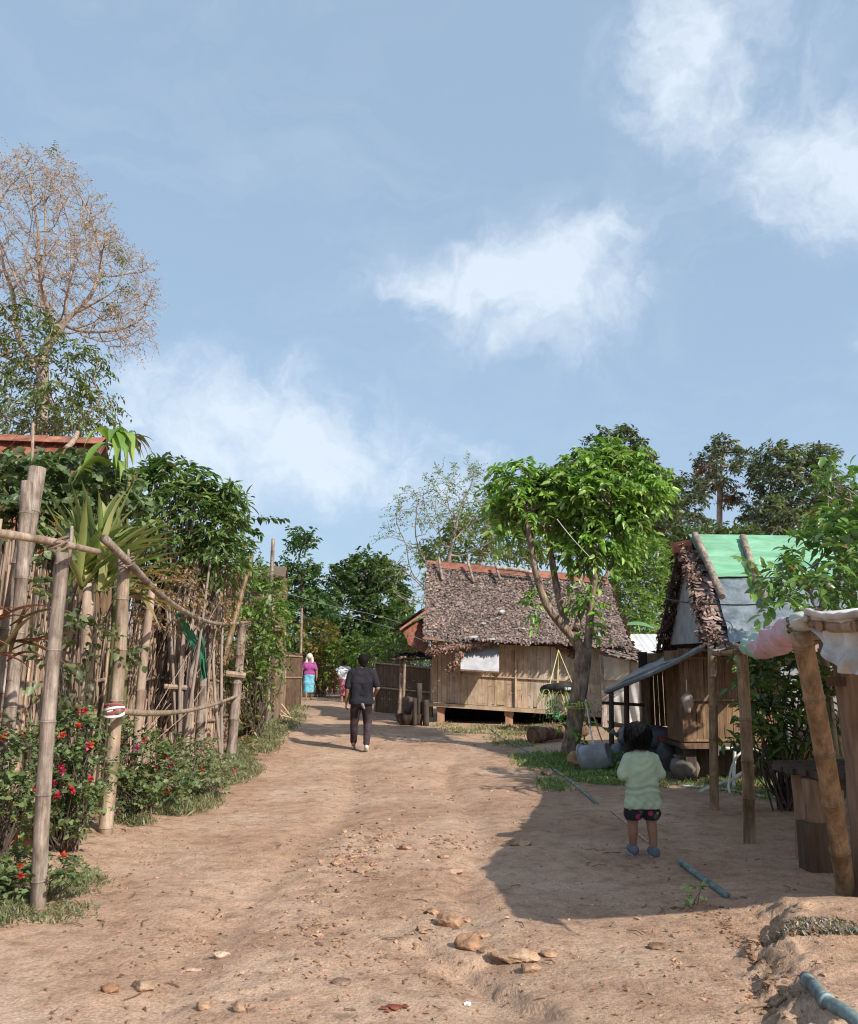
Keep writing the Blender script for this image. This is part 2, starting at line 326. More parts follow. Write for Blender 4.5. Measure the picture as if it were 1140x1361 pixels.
# ---------------------------------------------------------------- materials
def newmat(name):
    m = bpy.data.materials.new(name); m.use_nodes = True; N = m.node_tree.nodes; L = m.node_tree.links
    b = N['Principled BSDF']; return m, N, L, b
def mat(name, c1, c2=None, scale=6.0, rough=0.85, bump=0.15, bscale=None, stretch=(1, 1, 1), spec=0.25, transl=0.0, metal=0.0, detail=5, lo=0.35, hi=0.65, bdist=0.01, c3=None, stain=0.0, sscale=2.3, smap=(1, 1, 1), lines=0.0):
    m, N, L, b = newmat(name); c2 = c2 or tuple(min(1, v * 1.35) for v in c1)
    tc = N.new('ShaderNodeTexCoord'); mp = N.new('ShaderNodeMapping'); mp.inputs['Scale'].default_value = stretch
    L.new(tc.outputs['Object'], mp.inputs[0])
    nz = N.new('ShaderNodeTexNoise'); nz.inputs['Scale'].default_value = scale; nz.inputs['Detail'].default_value = detail; nz.inputs['Roughness'].default_value = 0.6
    L.new(mp.outputs[0], nz.inputs['Vector'])
    cr = N.new('ShaderNodeValToRGB'); cr.color_ramp.elements[0].position = lo; cr.color_ramp.elements[1].position = hi
    cr.color_ramp.elements[0].color = (*c1, 1); cr.color_ramp.elements[1].color = (*c2, 1)
    if c3: e = cr.color_ramp.elements.new((lo + hi) / 2); e.color = (*c3, 1)
    L.new(nz.outputs['Fac'], cr.inputs[0])
    at = N.new('ShaderNodeAttribute'); at.attribute_name = 'Col'
    mx = N.new('ShaderNodeMix'); mx.data_type = 'RGBA'; mx.blend_type = 'MULTIPLY'; mx.inputs[0].default_value = 1.0
    L.new(cr.outputs[0], mx.inputs[6]); L.new(at.outputs['Color'], mx.inputs[7])
    if stain > 0 or lines > 0:
        for amt, sc, sm in ((stain, sscale, smap), (lines, 70, (1, 1, .03))):
            if amt <= 0: continue
            m2 = N.new('ShaderNodeMapping'); m2.inputs['Scale'].default_value = sm; L.new(tc.outputs['Object'], m2.inputs[0])
            n3 = N.new('ShaderNodeTexNoise'); n3.inputs['Scale'].default_value = sc; n3.inputs['Detail'].default_value = 7; n3.inputs['Roughness'].default_value = .68; L.new(m2.outputs[0], n3.inputs['Vector'])
            r3 = N.new('ShaderNodeValToRGB'); r3.color_ramp.elements[0].position = .36; r3.color_ramp.elements[0].color = (1 - amt, 1 - amt * 1.05, 1 - amt * 1.1, 1); r3.color_ramp.elements[1].position = .60; r3.color_ramp.elements[1].color = (1, 1, 1, 1); L.new(n3.outputs['Fac'], r3.inputs[0])
            x3 = N.new('ShaderNodeMix'); x3.data_type = 'RGBA'; x3.blend_type = 'MULTIPLY'; x3.inputs[0].default_value = 1.0; L.new(mx.outputs[2], x3.inputs[6]); L.new(r3.outputs[0], x3.inputs[7]); mx = x3
    L.new(mx.outputs[2], b.inputs['Base Color'])
    b.inputs['Roughness'].default_value = rough; b.inputs['Metallic'].default_value = metal
    b.inputs['Specular IOR Level'].default_value = spec
    if bump > 0:
        n2 = N.new('ShaderNodeTexNoise'); n2.inputs['Scale'].default_value = bscale or scale * 5; n2.inputs['Detail'].default_value = 4
        L.new(mp.outputs[0], n2.inputs['Vector']); bp = N.new('ShaderNodeBump'); bp.inputs['Strength'].default_value = bump; bp.inputs['Distance'].default_value = bdist
        L.new(n2.outputs['Fac'], bp.inputs['Height']); L.new(bp.outputs[0], b.inputs['Normal'])
    if transl > 0:
        tr = N.new('ShaderNodeBsdfTranslucent'); ms = N.new('ShaderNodeMixShader'); ms.inputs[0].default_value = transl
        tm = N.new('ShaderNodeMix'); tm.data_type = 'RGBA'; tm.blend_type = 'MULTIPLY'; tm.inputs[0].default_value = 1.0; tm.inputs[7].default_value = (1.5, 1.6, 0.7, 1)
        L.new(mx.outputs[2], tm.inputs[6]); L.new(tm.outputs[2], tr.inputs['Color'])
        L.new(b.outputs[0], ms.inputs[1]); L.new(tr.outputs[0], ms.inputs[2]); L.new(ms.outputs[0], N['Material Output'].inputs[0])
    return m
M = {}
M['leaf'] = mat('leaf', (1.1, 1.1, 1.1), (1.4, 1.35, 1.4), 2, 0.45, 0, spec=0.5, transl=0.3)
M['leafgloss'] = mat('leafgloss', (1.1, 1.1, 1.1), (1.4, 1.35, 1.4), 2, 0.36, 0, spec=0.55, transl=0.25)
M['petal'] = mat('petal', (1, 1, 1), (1, 1, 1), 4, 0.6, 0, transl=0.2)
M['bark'] = mat('bark', (0.19, 0.135, 0.10), (0.44, 0.335, 0.26), 14, 0.9, 1.0, 34, (1, 1, 0.3), bdist=0.03, stain=.45, sscale=5, lo=.38, hi=.62)
M['barkpale'] = mat('barkpale', (0.22, 0.17, 0.14), (0.38, 0.31, 0.27), 5, 0.9, 0.3, 30, (1, 1, 0.4))
M['barkdark'] = mat('barkdark', (0.07, 0.05, 0.04), (0.14, 0.11, 0.09), 5, 0.9, 0.3, 30, (1, 1, 0.4))
M['bamboo'] = mat('bamboo', (0.33, 0.235, 0.165), (0.52, 0.41, 0.31), 5, 0.55, 0.2, 60, (3, 3, 0.7), spec=0.35, c3=(0.43, 0.325, 0.235), stain=.5, sscale=9, smap=(1, 1, .5), lines=.35)
M['bamboogrey'] = mat('bamboogrey', (0.29, 0.225, 0.185), (0.50, 0.415, 0.35), 6, 0.7, 0.3, 60, (4, 4, 0.6), stain=.55, sscale=10, smap=(1, 1, .45), lines=.4)
M['bamboowarm'] = mat('bamboowarm', (0.24, 0.155, 0.085), (0.42, 0.29, 0.17), 5, 0.5, 0.15, 60, (3, 3, 0.7), spec=0.35, stain=.5, sscale=9, smap=(1, 1, .5), lines=.3)
M['wood'] = mat('wood', (0.16, 0.105, 0.07), (0.30, 0.21, 0.145), 4, 0.85, 0.3, 50, (5, 5, 0.6))
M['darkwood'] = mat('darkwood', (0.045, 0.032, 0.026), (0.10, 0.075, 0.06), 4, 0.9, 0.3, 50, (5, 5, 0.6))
M['redwood'] = mat('redwood', (0.30, 0.16, 0.10), (0.44, 0.27, 0.18), 3, 0.85, 0.2, 40, (4, 4, 0.7))
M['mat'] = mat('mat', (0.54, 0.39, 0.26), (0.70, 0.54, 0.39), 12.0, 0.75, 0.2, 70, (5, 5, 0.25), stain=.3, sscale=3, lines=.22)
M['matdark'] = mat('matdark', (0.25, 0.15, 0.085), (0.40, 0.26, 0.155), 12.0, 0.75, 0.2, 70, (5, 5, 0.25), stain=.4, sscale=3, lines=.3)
M['thatch'] = mat('thatch', (0.16, 0.11, 0.09), (0.33, 0.25, 0.215), 22, 0.9, 0.3, 90, transl=0.0)
M['stick'] = mat('stick', (0.24, 0.165, 0.12), (0.44, 0.335, 0.26), 7, 0.85, 0.15, 60, (3, 3, 0.6))
M['rust'] = mat('rust', (0.24, 0.09, 0.06), (0.38, 0.17, 0.11), 5, 0.8, 0.1, 40, stain=.45, sscale=4)
M['tarpwhite'] = mat('tarpwhite', (0.52, 0.47, 0.42), (0.74, 0.71, 0.67), 2.3, 0.6, 0.25, 8, spec=0.3, bdist=0.03, stain=.38, sscale=2.6)
M['tarpgrey'] = mat('tarpgrey', (0.11, 0.14, 0.165), (0.27, 0.31, 0.34), 3.5, 0.42, 0.5, 9, (1, 1, 1), spec=0.5, bdist=0.05, stain=.35, sscale=4, smap=(1.6, 1, .8))
M['tarpgreen'] = mat('tarpgreen', (0.16, 0.40, 0.24), (0.25, 0.50, 0.33), 2.0, 0.5, 0.4, 16, (0.4, 1, 4), spec=0.3, bdist=.03, stain=.35, sscale=3, smap=(.5, 1, 3))
M['cloth'] = mat('cloth', (1, 1, 1), (.85, .85, .85), 5, 0.85, 0.2, 30)
M['plaster'] = mat('plaster', (0.42, 0.42, 0.43), (0.58, 0.58, 0.585), 3, 0.8, 0.3, 15, stain=.25, sscale=4)
M['metalroof'] = mat('metalroof', (0.52, 0.52, 0.53), (0.66, 0.65, 0.66), 2, 0.6, 0.05, 15, spec=0.4)
M['pvc'] = mat('pvc', (0.15, 0.235, 0.25), (0.30, 0.36, 0.35), 9, 0.6, 0.1, 40, spec=0.3, stain=.6, sscale=11)
M['hose'] = mat('hose', (0.42, 0.40, 0.36), (0.58, 0.56, 0.50), 9, 0.5, 0.05, 40, spec=0.4)
M['cord'] = mat('cord', (1, 1, 1), (.8, .8, .8), 9, 0.7, 0, 40)
M['rubber'] = mat('rubber', (0.02, 0.02, 0.021), (0.05, 0.047, 0.045), 9, 0.8, 0.2, 60)
M['stone'] = mat('stone', (0.27, 0.185, 0.13), (0.45, 0.325, 0.24), 14, 0.95, 0.8, 55, bdist=0.012, stain=.4, sscale=9, detail=8)
M['skin'] = mat('skin', (0.26, 0.135, 0.09), (0.31, 0.165, 0.11), 8, 0.55, 0.05, 60)
M['skindark'] = mat('skindark', (0.02, 0.015, 0.012), (0.03, 0.02, 0.015), 8, 0.3, 0)
M['lip'] = mat('lip', (0.28, 0.10, 0.08), (0.30, 0.11, 0.09), 8, 0.5, 0)
M['hair'] = mat('hair', (0.004, 0.004, 0.005), (0.012, 0.011, 0.011), 14, 0.75, 0.2, 60, (3, 3, 0.5), spec=0.12)
M['plasticgrey'] = mat('plasticgrey', (0.12, 0.13, 0.145), (0.24, 0.25, 0.26), 4, 0.45, 0.3, 12, bdist=0.02)
M['wire'] = mat('wire', (0.03, 0.03, 0.03), (0.05, 0.05, 0.05), 4, 0.5, 0)
M['clay'] = mat('clay', (0.10, 0.085, 0.075), (0.20, 0.17, 0.14), 5, 0.8, 0.3, 25)
HAZE = False
# ---------------------------------------------------------------- ground
def build_ground():
    m, N, L, b = newmat('dirt')
    tc = N.new('ShaderNodeTexCoord'); co = tc.outputs['Object']
    def nz(sc, det=6, rough=0.6, dist=0.0):
        n = N.new('ShaderNodeTexNoise'); n.inputs['Scale'].default_value = sc; n.inputs['Detail'].default_value = det
        n.inputs['Roughness'].default_value = rough; n.inputs['Distortion'].default_value = dist; L.new(co, n.inputs['Vector']); return n.outputs['Fac']
    def ramp(src, stops):
        r = N.new('ShaderNodeValToRGB'); e = r.color_ramp.elements
        while len(e) < len(stops): e.new(0.5)
        for i, (p, c) in enumerate(stops): e[i].position = p; e[i].color = (*c, 1)
        L.new(src, r.inputs[0]); return r.outputs[0]
    def mix(f, a, c, mode='MIX'):
        x = N.new('ShaderNodeMix'); x.data_type = 'RGBA'; x.blend_type = mode
        if hasattr(f, 'is_output'): L.new(f, x.inputs[0])
        else: x.inputs[0].default_value = f
        for k, v in ((6, a), (7, c)):
            if hasattr(v, 'is_output'): L.new(v, x.inputs[k])
            else: x.inputs[k].default_value = (*v, 1)
        return x.outputs[2]
    base = ramp(nz(0.9, 8, 0.62, 0.4), [(0.28, (0.35, 0.21, 0.138)), (0.5, (0.465, 0.303, 0.206)), (0.70, (0.555, 0.395, 0.287))])
    mid = ramp(nz(7, 8, 0.7, 0.3), [(0.30, (0.60, 0.57, 0.55)), (0.50, (1, 1, 1)), (0.72, (1.18, 1.17, 1.16))])
    c = mix(1.0, base, mid, 'MULTIPLY')
    fin = ramp(nz(60, 5, 0.75), [(0.32, (0.52, 0.50, 0.48)), (0.5, (1, 1, 1)), (0.70, (1.3, 1.28, 1.26))])
    c = mix(0.8, c, fin, 'MULTIPLY')
    vor = N.new('ShaderNodeTexVoronoi'); vor.inputs['Scale'].default_value = 34; vor.inputs['Randomness'].default_value = 1.0; L.new(co, vor.inputs['Vector'])
    sel = ramp(vor.outputs['Color'], [(0.0, (0, 0, 0)), (0.80, (0, 0, 0)), (0.86, (1, 1, 1))])
    dd = ramp(vor.outputs['Distance'], [(0.0, (1, 1, 1)), (0.28, (1, 1, 1)), (0.36, (0, 0, 0))])
    peb = mix(1.0, sel, dd, 'MULTIPLY')
    pf = N.new('ShaderNodeMath'); pf.operation = 'MULTIPLY'; L.new(peb, pf.inputs[0]); pf.inputs[1].default_value = 0.55
    c = mix(pf.outputs[0], c, (0.50, 0.37, 0.28))
    at = N.new('ShaderNodeAttribute'); at.attribute_name = 'Col'
    c = mix(1.0, c, at.outputs['Color'], 'MULTIPLY')
    L.new(c, b.inputs['Base Color']); b.inputs['Roughness'].default_value = 0.95; b.inputs['Specular IOR Level'].default_value = 0.15
    prev = None
    for sc, st, di in ((9, 0.5, 0.04), (38, 0.85, 0.016), (130, 0.9, 0.006)):
        bp = N.new('ShaderNodeBump'); bp.inputs['Strength'].default_value = st; bp.inputs['Distance'].default_value = di
        L.new(nz(sc, 5, 0.65), bp.inputs['Height'])
        if prev: L.new(prev, bp.inputs['Normal'])
        prev = bp.outputs[0]
    bp = N.new('ShaderNodeBump'); bp.inputs['Strength'].default_value = 0.5; bp.inputs['Distance'].default_value = 0.01
    L.new(peb, bp.inputs['Height']); L.new(prev, bp.inputs['Normal']); L.new(bp.outputs[0], b.inputs['Normal'])
    ys = list(np.linspace(-60, 0, 14)) + list(np.arange(0.3, 2.2, 0.15)); y = 2.25
    while y < 420: ys.append(y); y += max(0.018, 0.0058 * y)
    t = np.linspace(-1, 1, 200); far = np.sign(t) * (np.abs(t) ** 5) * 260
    xs = np.unique(np.concatenate([np.arange(-4.5, 4.5, 0.026), far[np.abs(far) > 4.5]]))
    X, Y = np.meshgrid(xs, np.array(ys), indexing='ij'); Z = hgt(X, Y)
    mb = MB(); r = 1 + 0 * X
    verge = sstep(-2.3, -3.2, X + 0.4 * fbm(X * 1.5, Y * 1.5, 3, 3)) + sstep(1.9, 2.8, X + 0.3 * fbm(X, Y, 3, 4) - 0.02 * Y) * sstep(7, 9, Y)
    verge = np.clip(verge, 0, 1)[..., None]
    col = np.stack([r, r, r], -1) * (1 - verge) + verge * np.array([0.88, 0.90, 0.90])
    grit = np.exp(-(((X - .6) / .9) ** 2 + ((Y - 4.6) / 1.3) ** 2))[..., None] * 0.5
    col = col * (1 - grit) + grit * np.array([0.92, 1.0, 1.06])
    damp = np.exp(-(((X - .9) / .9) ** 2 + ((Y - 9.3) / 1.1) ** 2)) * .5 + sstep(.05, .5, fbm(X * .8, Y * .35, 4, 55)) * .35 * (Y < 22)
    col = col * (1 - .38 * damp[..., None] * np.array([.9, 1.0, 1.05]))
    lo = np.exp(-((X - bankx(Y) - 0.05) / 0.10) ** 2) * (1 - sstep(5.0, 5.9, Y)) * sstep(2.2, 3.2, Y) * (fbm(X * 7, Y * 7, 3, 41) > -0.05)  # shade of the bank's left face, put into the ground colour
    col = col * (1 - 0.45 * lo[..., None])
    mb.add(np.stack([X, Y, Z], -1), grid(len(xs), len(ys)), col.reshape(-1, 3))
    o = mb.build('ground', m, smooth=True); tag(o, kind='structure')
build_ground()
# ---------------------------------------------------------------- foliage
def leafcol(g, n, base, var=0.25, hue=0.12):
    b = np.asarray(base, float); k = g.uniform(1 - var, 1 + var, n)[:, None]
    return b[None] * k * np.stack([1 + g.uniform(-hue, hue * 1.6, n), np.ones(n), 1 + g.uniform(-hue, hue, n)], 1)
def leaves(mb, B, D, ln, wd, g, col, fold=0.25, curl=0.15, six=False):
    """one bent leaf per row: B base, D direction, ln length"""
    n = len(B); D = nrm(D); up = nrm(np.array([0, 0, 1.0]) + g.normal(0, 0.45, (n, 3)))
    W = nrm(np.cross(D, up)); Nn = np.cross(W, D); ln = np.broadcast_to(ln, (n,))[:, None]; wd = np.broadcast_to(wd, (n,))[:, None]
    if not six:
        m = B + D * ln * .48; f = Nn * wd * fold
        V = np.stack([B, m + W * wd / 2 + f, B + D * ln - Nn * ln * curl, m - W * wd / 2 + f], 1)
        F = (np.array([[0, 1, 2, 3]])[None] + (np.arange(n) * 4)[:, None, None]).reshape(-1, 4)
        mb.add(V.reshape(-1, 3), F, np.repeat(col, 4, 0))
    else:
        a = B + D * ln * .3; c = B + D * ln * .68 - Nn * ln * curl * .4; f = Nn * wd * fold
        V = np.stack([B, a + W * wd * .48 + f, c + W * wd * .42 + f, B + D * ln - Nn * ln * curl, c - W * wd * .42 + f, a - W * wd * .48 + f, a, c], 1)
        F = np.array([[0, 1, 6, 6], [1, 2, 7, 6], [2, 3, 7, 7], [3, 4, 7, 7], [4, 5, 6, 7], [5, 0, 6, 6]])
        T = np.array([[0, 1, 6], [2, 3, 7], [3, 4, 7], [5, 0, 6]]); Q = np.array([[1, 2, 7, 6], [4, 5, 6, 7]])
        o = (np.arange(n) * 8)[:, None, None]
        mb.add(V.reshape(-1, 3), [(T[None] + o).reshape(-1, 3), (Q[None] + o).reshape(-1, 4)], np.repeat(col, 8, 0))
def sprays(mb, O, D, g, L=0.5, nl=10, ll=0.12, lw=0.04, droop=0.5, sdroop=0.3, base=(0.08, 0.15, 0.04), var=0.25, hue=0.12, svar=0.2, fwd=0.5, stem=0.0, six=False, top=None, fold=.25):
    n = len(O); D = nrm(D); Ls = L * g.uniform(0.7, 1.3, n); t = np.linspace(0.12, 1, nl)
    T = np.broadcast_to(t, (n, nl)) + g.normal(0, 0.03, (n, nl))
    side = nrm(np.cross(D, nrm(np.array([0, 0, 1.0]) + g.normal(0, .5, (n, 3)))))
    Bs = O[:, None] + D[:, None] * (T * Ls[:, None])[..., None] + np.array([0, 0, -1.0]) * (sdroop * T ** 2 * Ls[:, None])[..., None]
    sg = np.where(np.arange(nl) % 2 == 0, 1, -1)[None, :, None]
    LD = side[:, None] * sg + D[:, None] * fwd + np.array([0, 0, -1.0]) * droop + g.normal(0, 0.25, (n, nl, 3))
    c = leafcol(g, n * nl, base, var, hue).reshape(n, nl, 3) * (1 + g.uniform(-svar, svar, (n, 1, 1)))
    if top is not None:     # young leaves at the shoot tips are paler
        w = (T[..., None] ** 2) * g.uniform(0, 1, (n, 1, 1)); c = c * (1 - w) + np.asarray(top) * w
    dead = g.random((n, nl, 1)) < 0.018; c = np.where(dead, np.array([.26, .17, .07]), c)
    k = g.uniform(0.5, 1.25, n * nl)
    leaves(mb, Bs.reshape(-1, 3), LD.reshape(-1, 3), ll * k, lw * k, g, c.reshape(-1, 3), six=six, fold=fold)
    if stem > 0:
        E = O + D * Ls[:, None] + np.array([0, 0, -1.0]) * (sdroop * Ls)[:, None]; segs(mb, O, E, stem, stem * .4, 3, np.tile(np.asarray(base) * 1.1, (n, 1)))
def segs(mb, A, B, ra, rb, n, col=None, mi=0):
    A = np.asarray(A, float); B = np.asarray(B, float); m = len(A); d = nrm(B - A)
    ref = np.where(np.abs(d[:, 2:3]) < .9, np.array([[0, 0, 1.0]]), np.array([[1.0, 0, 0]])); s = nrm(np.cross(d, ref)); u = np.cross(d, s)
    a = np.arange(n) * 2 * PI / n; o = s[:, None] * np.cos(a)[None, :, None] + u[:, None] * np.sin(a)[None, :, None]
    ra = np.broadcast_to(ra, (m,))[:, None, None]; rb = np.broadcast_to(rb, (m,))[:, None, None]
    V = np.concatenate([A[:, None] + o * ra, B[:, None] + o * rb], 1)
    j = np.arange(n); F = np.stack([j, (j + 1) % n, n + (j + 1) % n, n + j], -1); F = (F[None] + (np.arange(m) * 2 * n)[:, None, None]).reshape(-1, 4)
    mb.add(V.reshape(-1, 3), F, (1, 1, 1) if col is None else np.repeat(col, 2 * n, 0), mi)
def colonize(pts, par, att, step, di, dk, iters=90, seed=0, grav=0.0, jitter=0.15):
    """space colonisation: grow limbs from pts towards attractor points"""
    g = rng(seed); P_ = [np.array(p, float) for p in pts]; par = list(par); att = np.array(att)
    near = np.full(len(att), 1e9); ni = np.zeros(len(att), int); done = 0
    for it in range(iters):
        new = np.array(P_[done:])
        if len(new):
            d = np.linalg.norm(att[:, None] - new[None], axis=2); k = d.argmin(1); dm = d[np.arange(len(att)), k]
            up = dm < near; near[up] = dm[up]; ni[up] = k[up] + done; done = len(P_)
        keep = near > dk; att = att[keep]; near = near[keep]; ni = ni[keep]
        if not len(att): break
        act = near < di
        if not act.any(): act = near < near.min() * 1.2
        N_ = len(P_); acc = np.zeros((N_, 3)); arr = np.array(P_)
        np.add.at(acc, ni[act], nrm(att[act] - arr[ni[act]]))
        idx = np.unique(ni[act]); grew = 0
        for i in idx:
            v = nrm(acc[i] + g.normal(0, jitter, 3) + np.array([0, 0, grav])); p = arr[i] + v * step * g.uniform(.8, 1.2)
            P_.append(p); par.append(int(i)); grew += 1
        if len(P_) > 9000 or not grew: break
    return np.array(P_), np.array(par)
def limb_radii(par, rt, e, rbase):
    n = len(par); r = np.zeros(n); ch = np.zeros(n, int)
    for i in range(n):
        if par[i] >= 0: ch[par[i]] += 1
    acc = np.zeros(n)
    order = np.arange(n)[::-1]
    for i in order:
        r[i] = rt if ch[i] == 0 else acc[i] ** (1 / e)
        if par[i] >= 0: acc[par[i]] += r[i] ** e
    a = math.log(rbase / rt) / max(1e-6, math.log(r.max() / rt)); return rt * (r / rt) ** a, ch
def ell(g, n, c, r, shell=0.0):
    v = nrm(g.normal(0, 1, (n, 3))); k = (shell + (1 - shell) * g.random(n)) ** (1 / 3.0); return np.asarray(c) + v * k[:, None] * np.asarray(r)
def blobpt(b):   # (px, py, Y, rx px, ry px, depth m, n)
    px, py, Y, rx, ry, rz, n = b; k = Y / 1162.0; return P(px, py, Y), (rx * k, rz, ry * k), n
def tree(name, label, cat, trunk, blobs, r0, seed, leaf, bark='barkdark', group=None, step=0.35, di=3.0, dk=0.5, tip=0.012, e=2.3, nsp=3, mat_leaf='leaf', sides=6, twigs=True, grav=0.0, extra=None, shell=0.3, out=0.6):
    """trunk: list of 3-D points from the ground up; leaf: kwargs for sprays; crown grows to fill the blobs"""
    g = rng(seed); base = np.asarray(trunk[0], float)
    tp = spline(trunk, max(5, int(sum(np.linalg.norm(np.subtract(trunk[i + 1], trunk[i])) for i in range(len(trunk) - 1)) / step)))
    par = [-1] + list(range(len(tp) - 1))
    att = []; cen = []
    for b in blobs:
        c, r, n = blobpt(b); att.append(ell(g, n, c, r, shell)); cen.append(c)
    att = np.concatenate(att); mid = np.mean(cen, 0)
    Pn, par = colonize(tp, par, att, step, di, dk, seed=seed, grav=grav)
    r, ch = limb_radii(par, tip, e, r0)
    t = thing(name, label, cat, base, group)
    mb = MB(); i = np.arange(1, len(Pn)); ps = par[i]
    big = r[i] > tip * 3
    for msk, sd in ((big, sides + 4), (~big, 4)):
        k = i[msk]
        if len(k):
            q = par[k]; ov = (Pn[k] - Pn[q]) * 0.08
            segs(mb, Pn[q] - ov, Pn[k] + ov, r[q] * (1 if sd > 4 else 1), r[k], sd)
    # the first ring flares into the ground
    segs(mb, [Pn[0] - np.array([0, 0, .15])], [Pn[0] + (Pn[1] - Pn[0]) * 0.6], r[0] * 1.35, r[0], sides + 4)
    mb.build('trunk', M[bark], t, smooth=True)
    ends = np.where(r <= tip * 1.9)[0]
    ends = ends[ends >= len(tp) * 0.5] if len(ends) > 20 else ends
    if nsp > 0 and len(ends):
        O = np.repeat(Pn[ends], nsp, 0) + g.normal(0, step * .3, (len(ends) * nsp, 3))
        D = nrm(np.repeat(Pn[ends] - Pn[par[ends]], nsp, 0)) + g.normal(0, 0.8, (len(O), 3)) + nrm(O - mid) * out
        lm = MB(); lf = dict(leaf); sprays(lm, O, D, g, **lf); lm.build('crown', M[mat_leaf], t)
    return t, Pn, r
def bush(name, label, cat, base, blobs, seed, leaf, nst=14, r=0.012, mat_leaf='leaf', bark='barkdark', group=None, flowers=None, world=False, up=0.5):
    """low plant: curved stems from the base to points in the blobs, leaf sprays along them"""
    g = rng(seed); t = thing(name, label, cat, base, group); mb = MB(); lm = MB(); O = []; D = []; base = np.asarray(base, float)
    tips = []
    for b in blobs:
        c, rr, n = (b if world else blobpt(b)); p = ell(g, n, c, rr, 0.35); O.append(p)
        D.append(nrm(p - c) + g.normal(0, 0.5, p.shape) + np.array([0, 0, up]))
        for k in range(min(nst, n)):
            q = p[k]; b0 = base + np.array([*g.normal(0, max(.03, rr[0] * .25), 2), 0]); b0[2] = float(hgt(b0[0], b0[1])) - .03
            m_ = (b0 + q) / 2 + g.normal(0, .08, 3) * np.linalg.norm(q - b0); tube(mb, spline([b0, m_, q], 6), np.linspace(r, r * .4, 6), 5, caps=False)
        tips.append(p[np.argsort(-(p @ np.array([0.25, -0.7, 0.7])))][: max(1, n // 3)])
    O = np.concatenate(O); D = np.concatenate(D)
    gz = hgt(O[:, 0], O[:, 1]); O[:, 2] = np.maximum(O[:, 2], gz + 0.04)
    mb.build('stem', M[bark], t, smooth=True)
    sprays(lm, O, D, g, **leaf); lm.build('foliage', M[mat_leaf], t)
    if flowers:
        nf, fr, cols = flowers; tp = np.concatenate(tips); pick = tp[g.permutation(len(tp))[:nf]]
        for k, p in enumerate(pick):
            fm = MB(); c = cols[k % len(cols)]; m_ = 16
            p = p + np.array([0.02, -0.04, 0.05])
            d = nrm(g.normal(0, 1, (m_, 3)) + np.array([0.2, -0.6, 0.6])); leaves(fm, p + d * fr * .15, d, fr * g.uniform(.7, 1.1, m_), fr * .75, g, leafcol(g, m_, c, .2, .05), curl=-.1)
            fm.build('flower_head', M['petal'], t)
    return t
def strap(mb, b, d, L, w, droop, col, g, n=9, fold=0.3, tipc=None, twist=0.0):
    """long arching strap leaf"""
    d = nrm(d); t = np.linspace(0, 1, n); b = np.asarray(b, float)
    pts = b + d * (t * L)[:, None] + np.array([0, 0, -1.0]) * (droop * L * t ** 2.2)[:, None]
    tg = nrm(np.gradient(pts, axis=0)); s = nrm(np.cross(tg, np.array([0, 0, 1.0]) + 1e-3 + g.normal(0, twist, 3))); u = np.cross(s, tg)
    wv = w * np.clip(np.sin(np.clip(t * 1.05 + .12, 0, 1) * PI) ** .6, 0.02, 1) * np.where(t > .6, 1 - (t - .6) * 1.6, 1); wv[-1] = 0.003
    f = fold
    V = np.stack([pts - s * (wv / 2)[:, None] + u * (wv * f)[:, None], pts, pts + s * (wv / 2)[:, None] + u * (wv * f)[:, None]], 1).reshape(-1, 3)
    c = np.asarray(col)[None] * np.ones((n, 1))
    if tipc is not None: k = (t ** 3)[:, None]; c = c * (1 - k) + np.asarray(tipc) * k
    mb.add(V, grid(n, 3), np.repeat(c, 3, 0))
